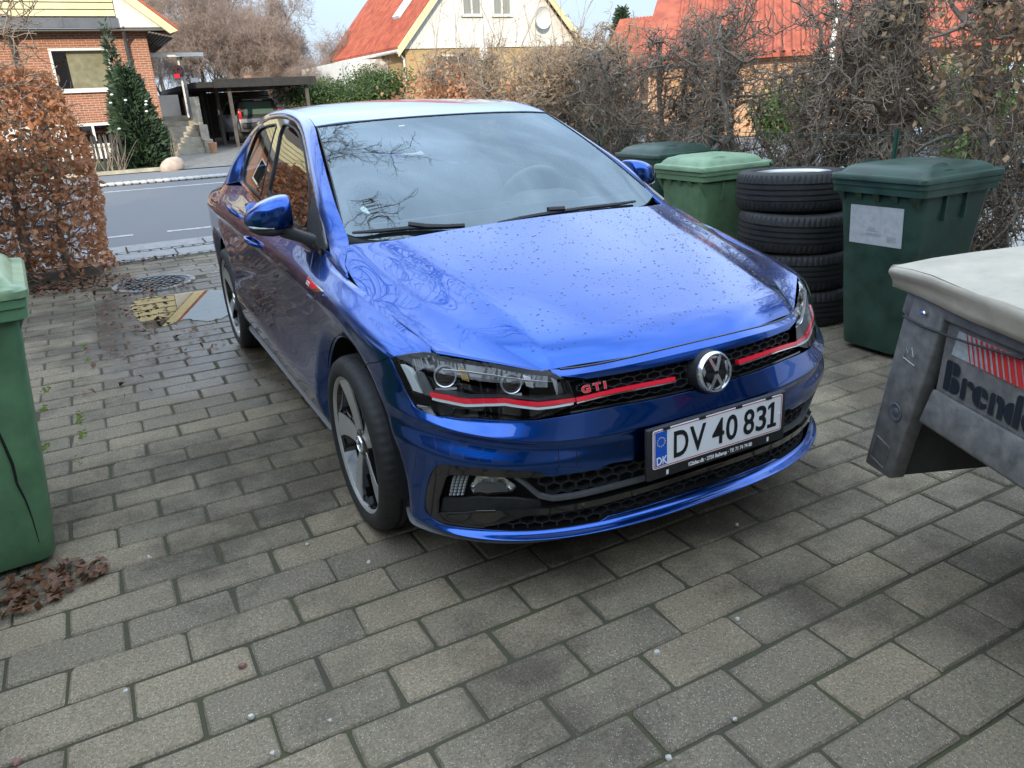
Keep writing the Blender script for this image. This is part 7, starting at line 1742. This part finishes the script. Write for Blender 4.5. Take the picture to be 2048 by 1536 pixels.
GH = gable_house('gabled_house', 'white boarded gable house with yellow brick and red tiled roof', 11.5, 20.0, 31., 11., 3.75, 8.6, YELB, WHT, zsplit=3.5)
window(GH, 12.85, 14.55, 31., 2.40, 3.20, (13.42, 13.98)); bxo('window_dark', GH, ROOM, 12.9, 14.5, 31.06, 31.08, 2.4, 3.2)
for x0 in (14.25, 15.75): w = window(GH, x0, x0+.95, 30.89, 4.75, 6.2, (x0+.475,)); bxo('window_dark', GH, GBLK, x0+.05, x0+.9, 30.92, 30.93, 4.8, 6.15)
bxo('white_side_wall', GH, PLAST, 9.7, 11.45, 33.2, 42, 0, 3.2); bxo('pipe_box', GH, WHT, 15.0, 15.35, 30.8, 30.94, 2.95, 3.5)
b = MB(); b.lathe([(.001, .0), (.25, .03), (.42, .10), (.47, .14), (.46, .16)], 28, 'y', (0, 0, 0)); b.V = [(v[0]*.9+18.1, 30.55-v[1], v[2]+4.62) for v in b.V]; b.obj('satellite_dish', mat_plain('dish_white', (.55, .55, .54), .5), GH, 50)
b = MB(); b.hexa([(8.9, 33, 5.25), (9.5, 33, 5.25), (9.5, 34, 5.95), (8.9, 34, 5.95), (8.85, 33, 5.35), (9.45, 33, 5.35), (9.45, 34, 6.05), (8.85, 34, 6.05)]) 
# roof light on the left slope
_xe, _xc = 11.5-.5, 15.75; _sl = (8.6-3.4)/(_xc-_xe)
def on_roof(x, y, h): return (x-.6*h, y, 3.4+(x-_xe)*_sl+.1+h)
b = MB(); b.hexa([on_roof(12.2, 33.0, .05), on_roof(13.1, 33.0, .05), on_roof(13.1, 33.8, .05), on_roof(12.2, 33.8, .05), on_roof(12.2, 33.0, .16), on_roof(13.1, 33.0, .16), on_roof(13.1, 33.8, .16), on_roof(12.2, 33.8, .16)]); b.obj('roof_window', mat_plain('roof_glass', (.55, .58, .6), .15), GH, fixn=True)
b = MB(); b.tube([(11.0, 30.5, 3.36), (11.0, 42, 3.36)], .07, 8); b.obj('gutter', WHT, GH, 40); b = MB(); b.tube([(11.0, 30.6, 3.30), (11.38, 30.9, 3.05), (11.40, 30.93, .1)], .05, 8); b.obj('downpipe', WHT, GH, 40)
# low white wall under the shrubs
_w = bxo('garden_wall', None, PLAST, 6.9, 12.0, 26.4, 26.6, 0, 1.15); tag(_w, 'low white garden wall under the green shrubs', 'wall')
# ---- houses seen through the hedge on the right
def far_house(px, X, ang, label, wall, w=9., d=8., ze=2.7, zr=6.2, name='tiled_house'):
    dd = ray(px, 170); p = CP+dd*((X-CP[0])/dd[0])
    T = gable_house(name, label, -w/2, w/2, 0, d, ze, zr, wall, wall, ang, origin=(p[0], p[1], 0))
    for x in (-2.4, .6): window(T, x, x+1.4, -.03, 1.0, 2.2, (x+.7,)); bxo('window_dark', T, ROOM, x+.05, x+1.35, .02, .03, 1.0, 2.2)
    for x in (-.9,): window(T, x, x+1.8, -.13, 3.3, 4.5, (x+.9,))
    bxo('chimney', T, REDB, -.3, .3, d*.5, d*.5+.6, zr-.4, zr+.7)
    return T
ORB = mat_brick('orange_brick', (.48, .24, .10), (.42, .19, .08), (.45, .38, .30), 1)
far_house(1450, 40., R(34), 'orange brick house with red roof behind the street end of the hedge', ORB, w=9, d=8)
far_house(1730, 29., R(40), 'brick house whose red roof side shows through the middle of the hedge', REDB, w=8.5, d=9, ze=2.5, zr=5.6)
far_house(2060, 24., R(46), 'low house with red roof behind the trailer end of the hedge', ORB, w=8, d=11, ze=2.4, zr=4.9)
for px in (1655, 1770):
    d = ray(px, 200); p = CP+d*((14-CP[0])/d[0]); b = MB(); b.tube([(p[0], p[1], 0), (p[0], p[1], 3.4)], .06, 8); tag(b.obj('white_pole', WHT, None, 40), 'slender white pole seen through the bare hedge', 'pole', 'white poles behind the hedge')  # slender white pole standing beyond the hedge
# a pale parked car glimpsed under the hedge
PC = empty('parked_hatchback', (9.3, 3.6, 0), R(80), 'pale silver car glimpsed through the foot of the hedge', 'car', None); PCM = mat_plain('pale_silver', (.45, .47, .50), .3, metal=.5, coat=.8)
b = MB(); pr2 = [(y, z*.92, w) for y, z, w in prof]; b.add([(-w, y, z) for y, z, w in pr2]+[(w, y, z) for y, z, w in pr2], [(k, k+1, n_+k+1, n_+k) for n_ in [len(pr2)] for k in range(n_-1)]+[tuple(range(len(pr2)))[::-1], tuple(range(len(pr2), 2*len(pr2)))]); bevel(b.obj('body', PCM, PC, fixn=True), .05, 2)
for s_ in (-1, 1):
    for y in (-1.2, 1.45): b = MB(); b.lathe([(.05, -.1), (.29, -.1), (.32, -.06), (.32, .06), (.29, .1), (.05, .1)], 24, 'x', (s_*.74, y, .32)); b.obj('wheel', RUBBER, PC, 40, fixn=True)
    b = MB(); b.add([(s_*.83, -1.4, 1.0), (s_*.83, .8, 1.0), (s_*.70, .4, 1.38), (s_*.70, -1.3, 1.38)], [(0, 1, 2, 3)]); b.obj('side_window', GBLK, PC)
# ---- the house behind the camera that shades the driveway
OWN = empty('own_house', (0, 0, 0), 0, 'long pale house behind the camera that shades the driveway', 'house')
bxo('wall', OWN, mat_plain('buff_render', (.42, .38, .32), .9, var=.1, scale=1), -16, 5.0, -13, -5.2, 0, 2.7)
b = MB(); b.add([(-16.4, -4.7, 2.55), (5.4, -4.7, 2.55), (5.4, -9.1, 6.3), (-16.4, -9.1, 6.3), (-16.4, -13.5, 2.55), (5.4, -13.5, 2.55)], [(0, 1, 2, 3), (3, 2, 5, 4), (0, 3, 4), (1, 5, 2)]); b.obj('roof', mat_plain('dark_roof', (.09, .07, .06), .8), OWN)
for x in (-12, -8, -4.5, 1.5): window_x = bxo('window', OWN, GBLK, x, x+1.5, -5.22, -5.19, 1.0, 2.2)
bxo('door', OWN, WHT, -1.6, -.6, -5.23, -5.19, 0, 2.1)
# low glazed annexe along the left of the driveway
bxo('annexe_wall', OWN, MATS['buff_render'], -8.5, -3.55, -5.18, 1.5, 0, 2.3)
bxo('annexe_roof', OWN, MATS['dark_roof'], -8.7, -3.35, -5.18, 1.7, 2.302, 2.45)
for y in (-3.6, -1.6):
    w_ = MB(); w_.box((-3.52, y+.7, 1.55), (.06, 1.5, 1.3)); w = w_.obj('annexe_window', WHT, OWN); mobj('pane', [(-3.485, y+.03, .97), (-3.485, y+.67, .97), (-3.485, y+.67, 2.13), (-3.485, y+.03, 2.13)], [(0, 1, 2, 3)], GBLK, w); mobj('pane', [(-3.485, y+.73, .97), (-3.485, y+1.37, .97), (-3.485, y+1.37, 2.13), (-3.485, y+.73, 2.13)], [(0, 1, 2, 3)], GBLK, w)
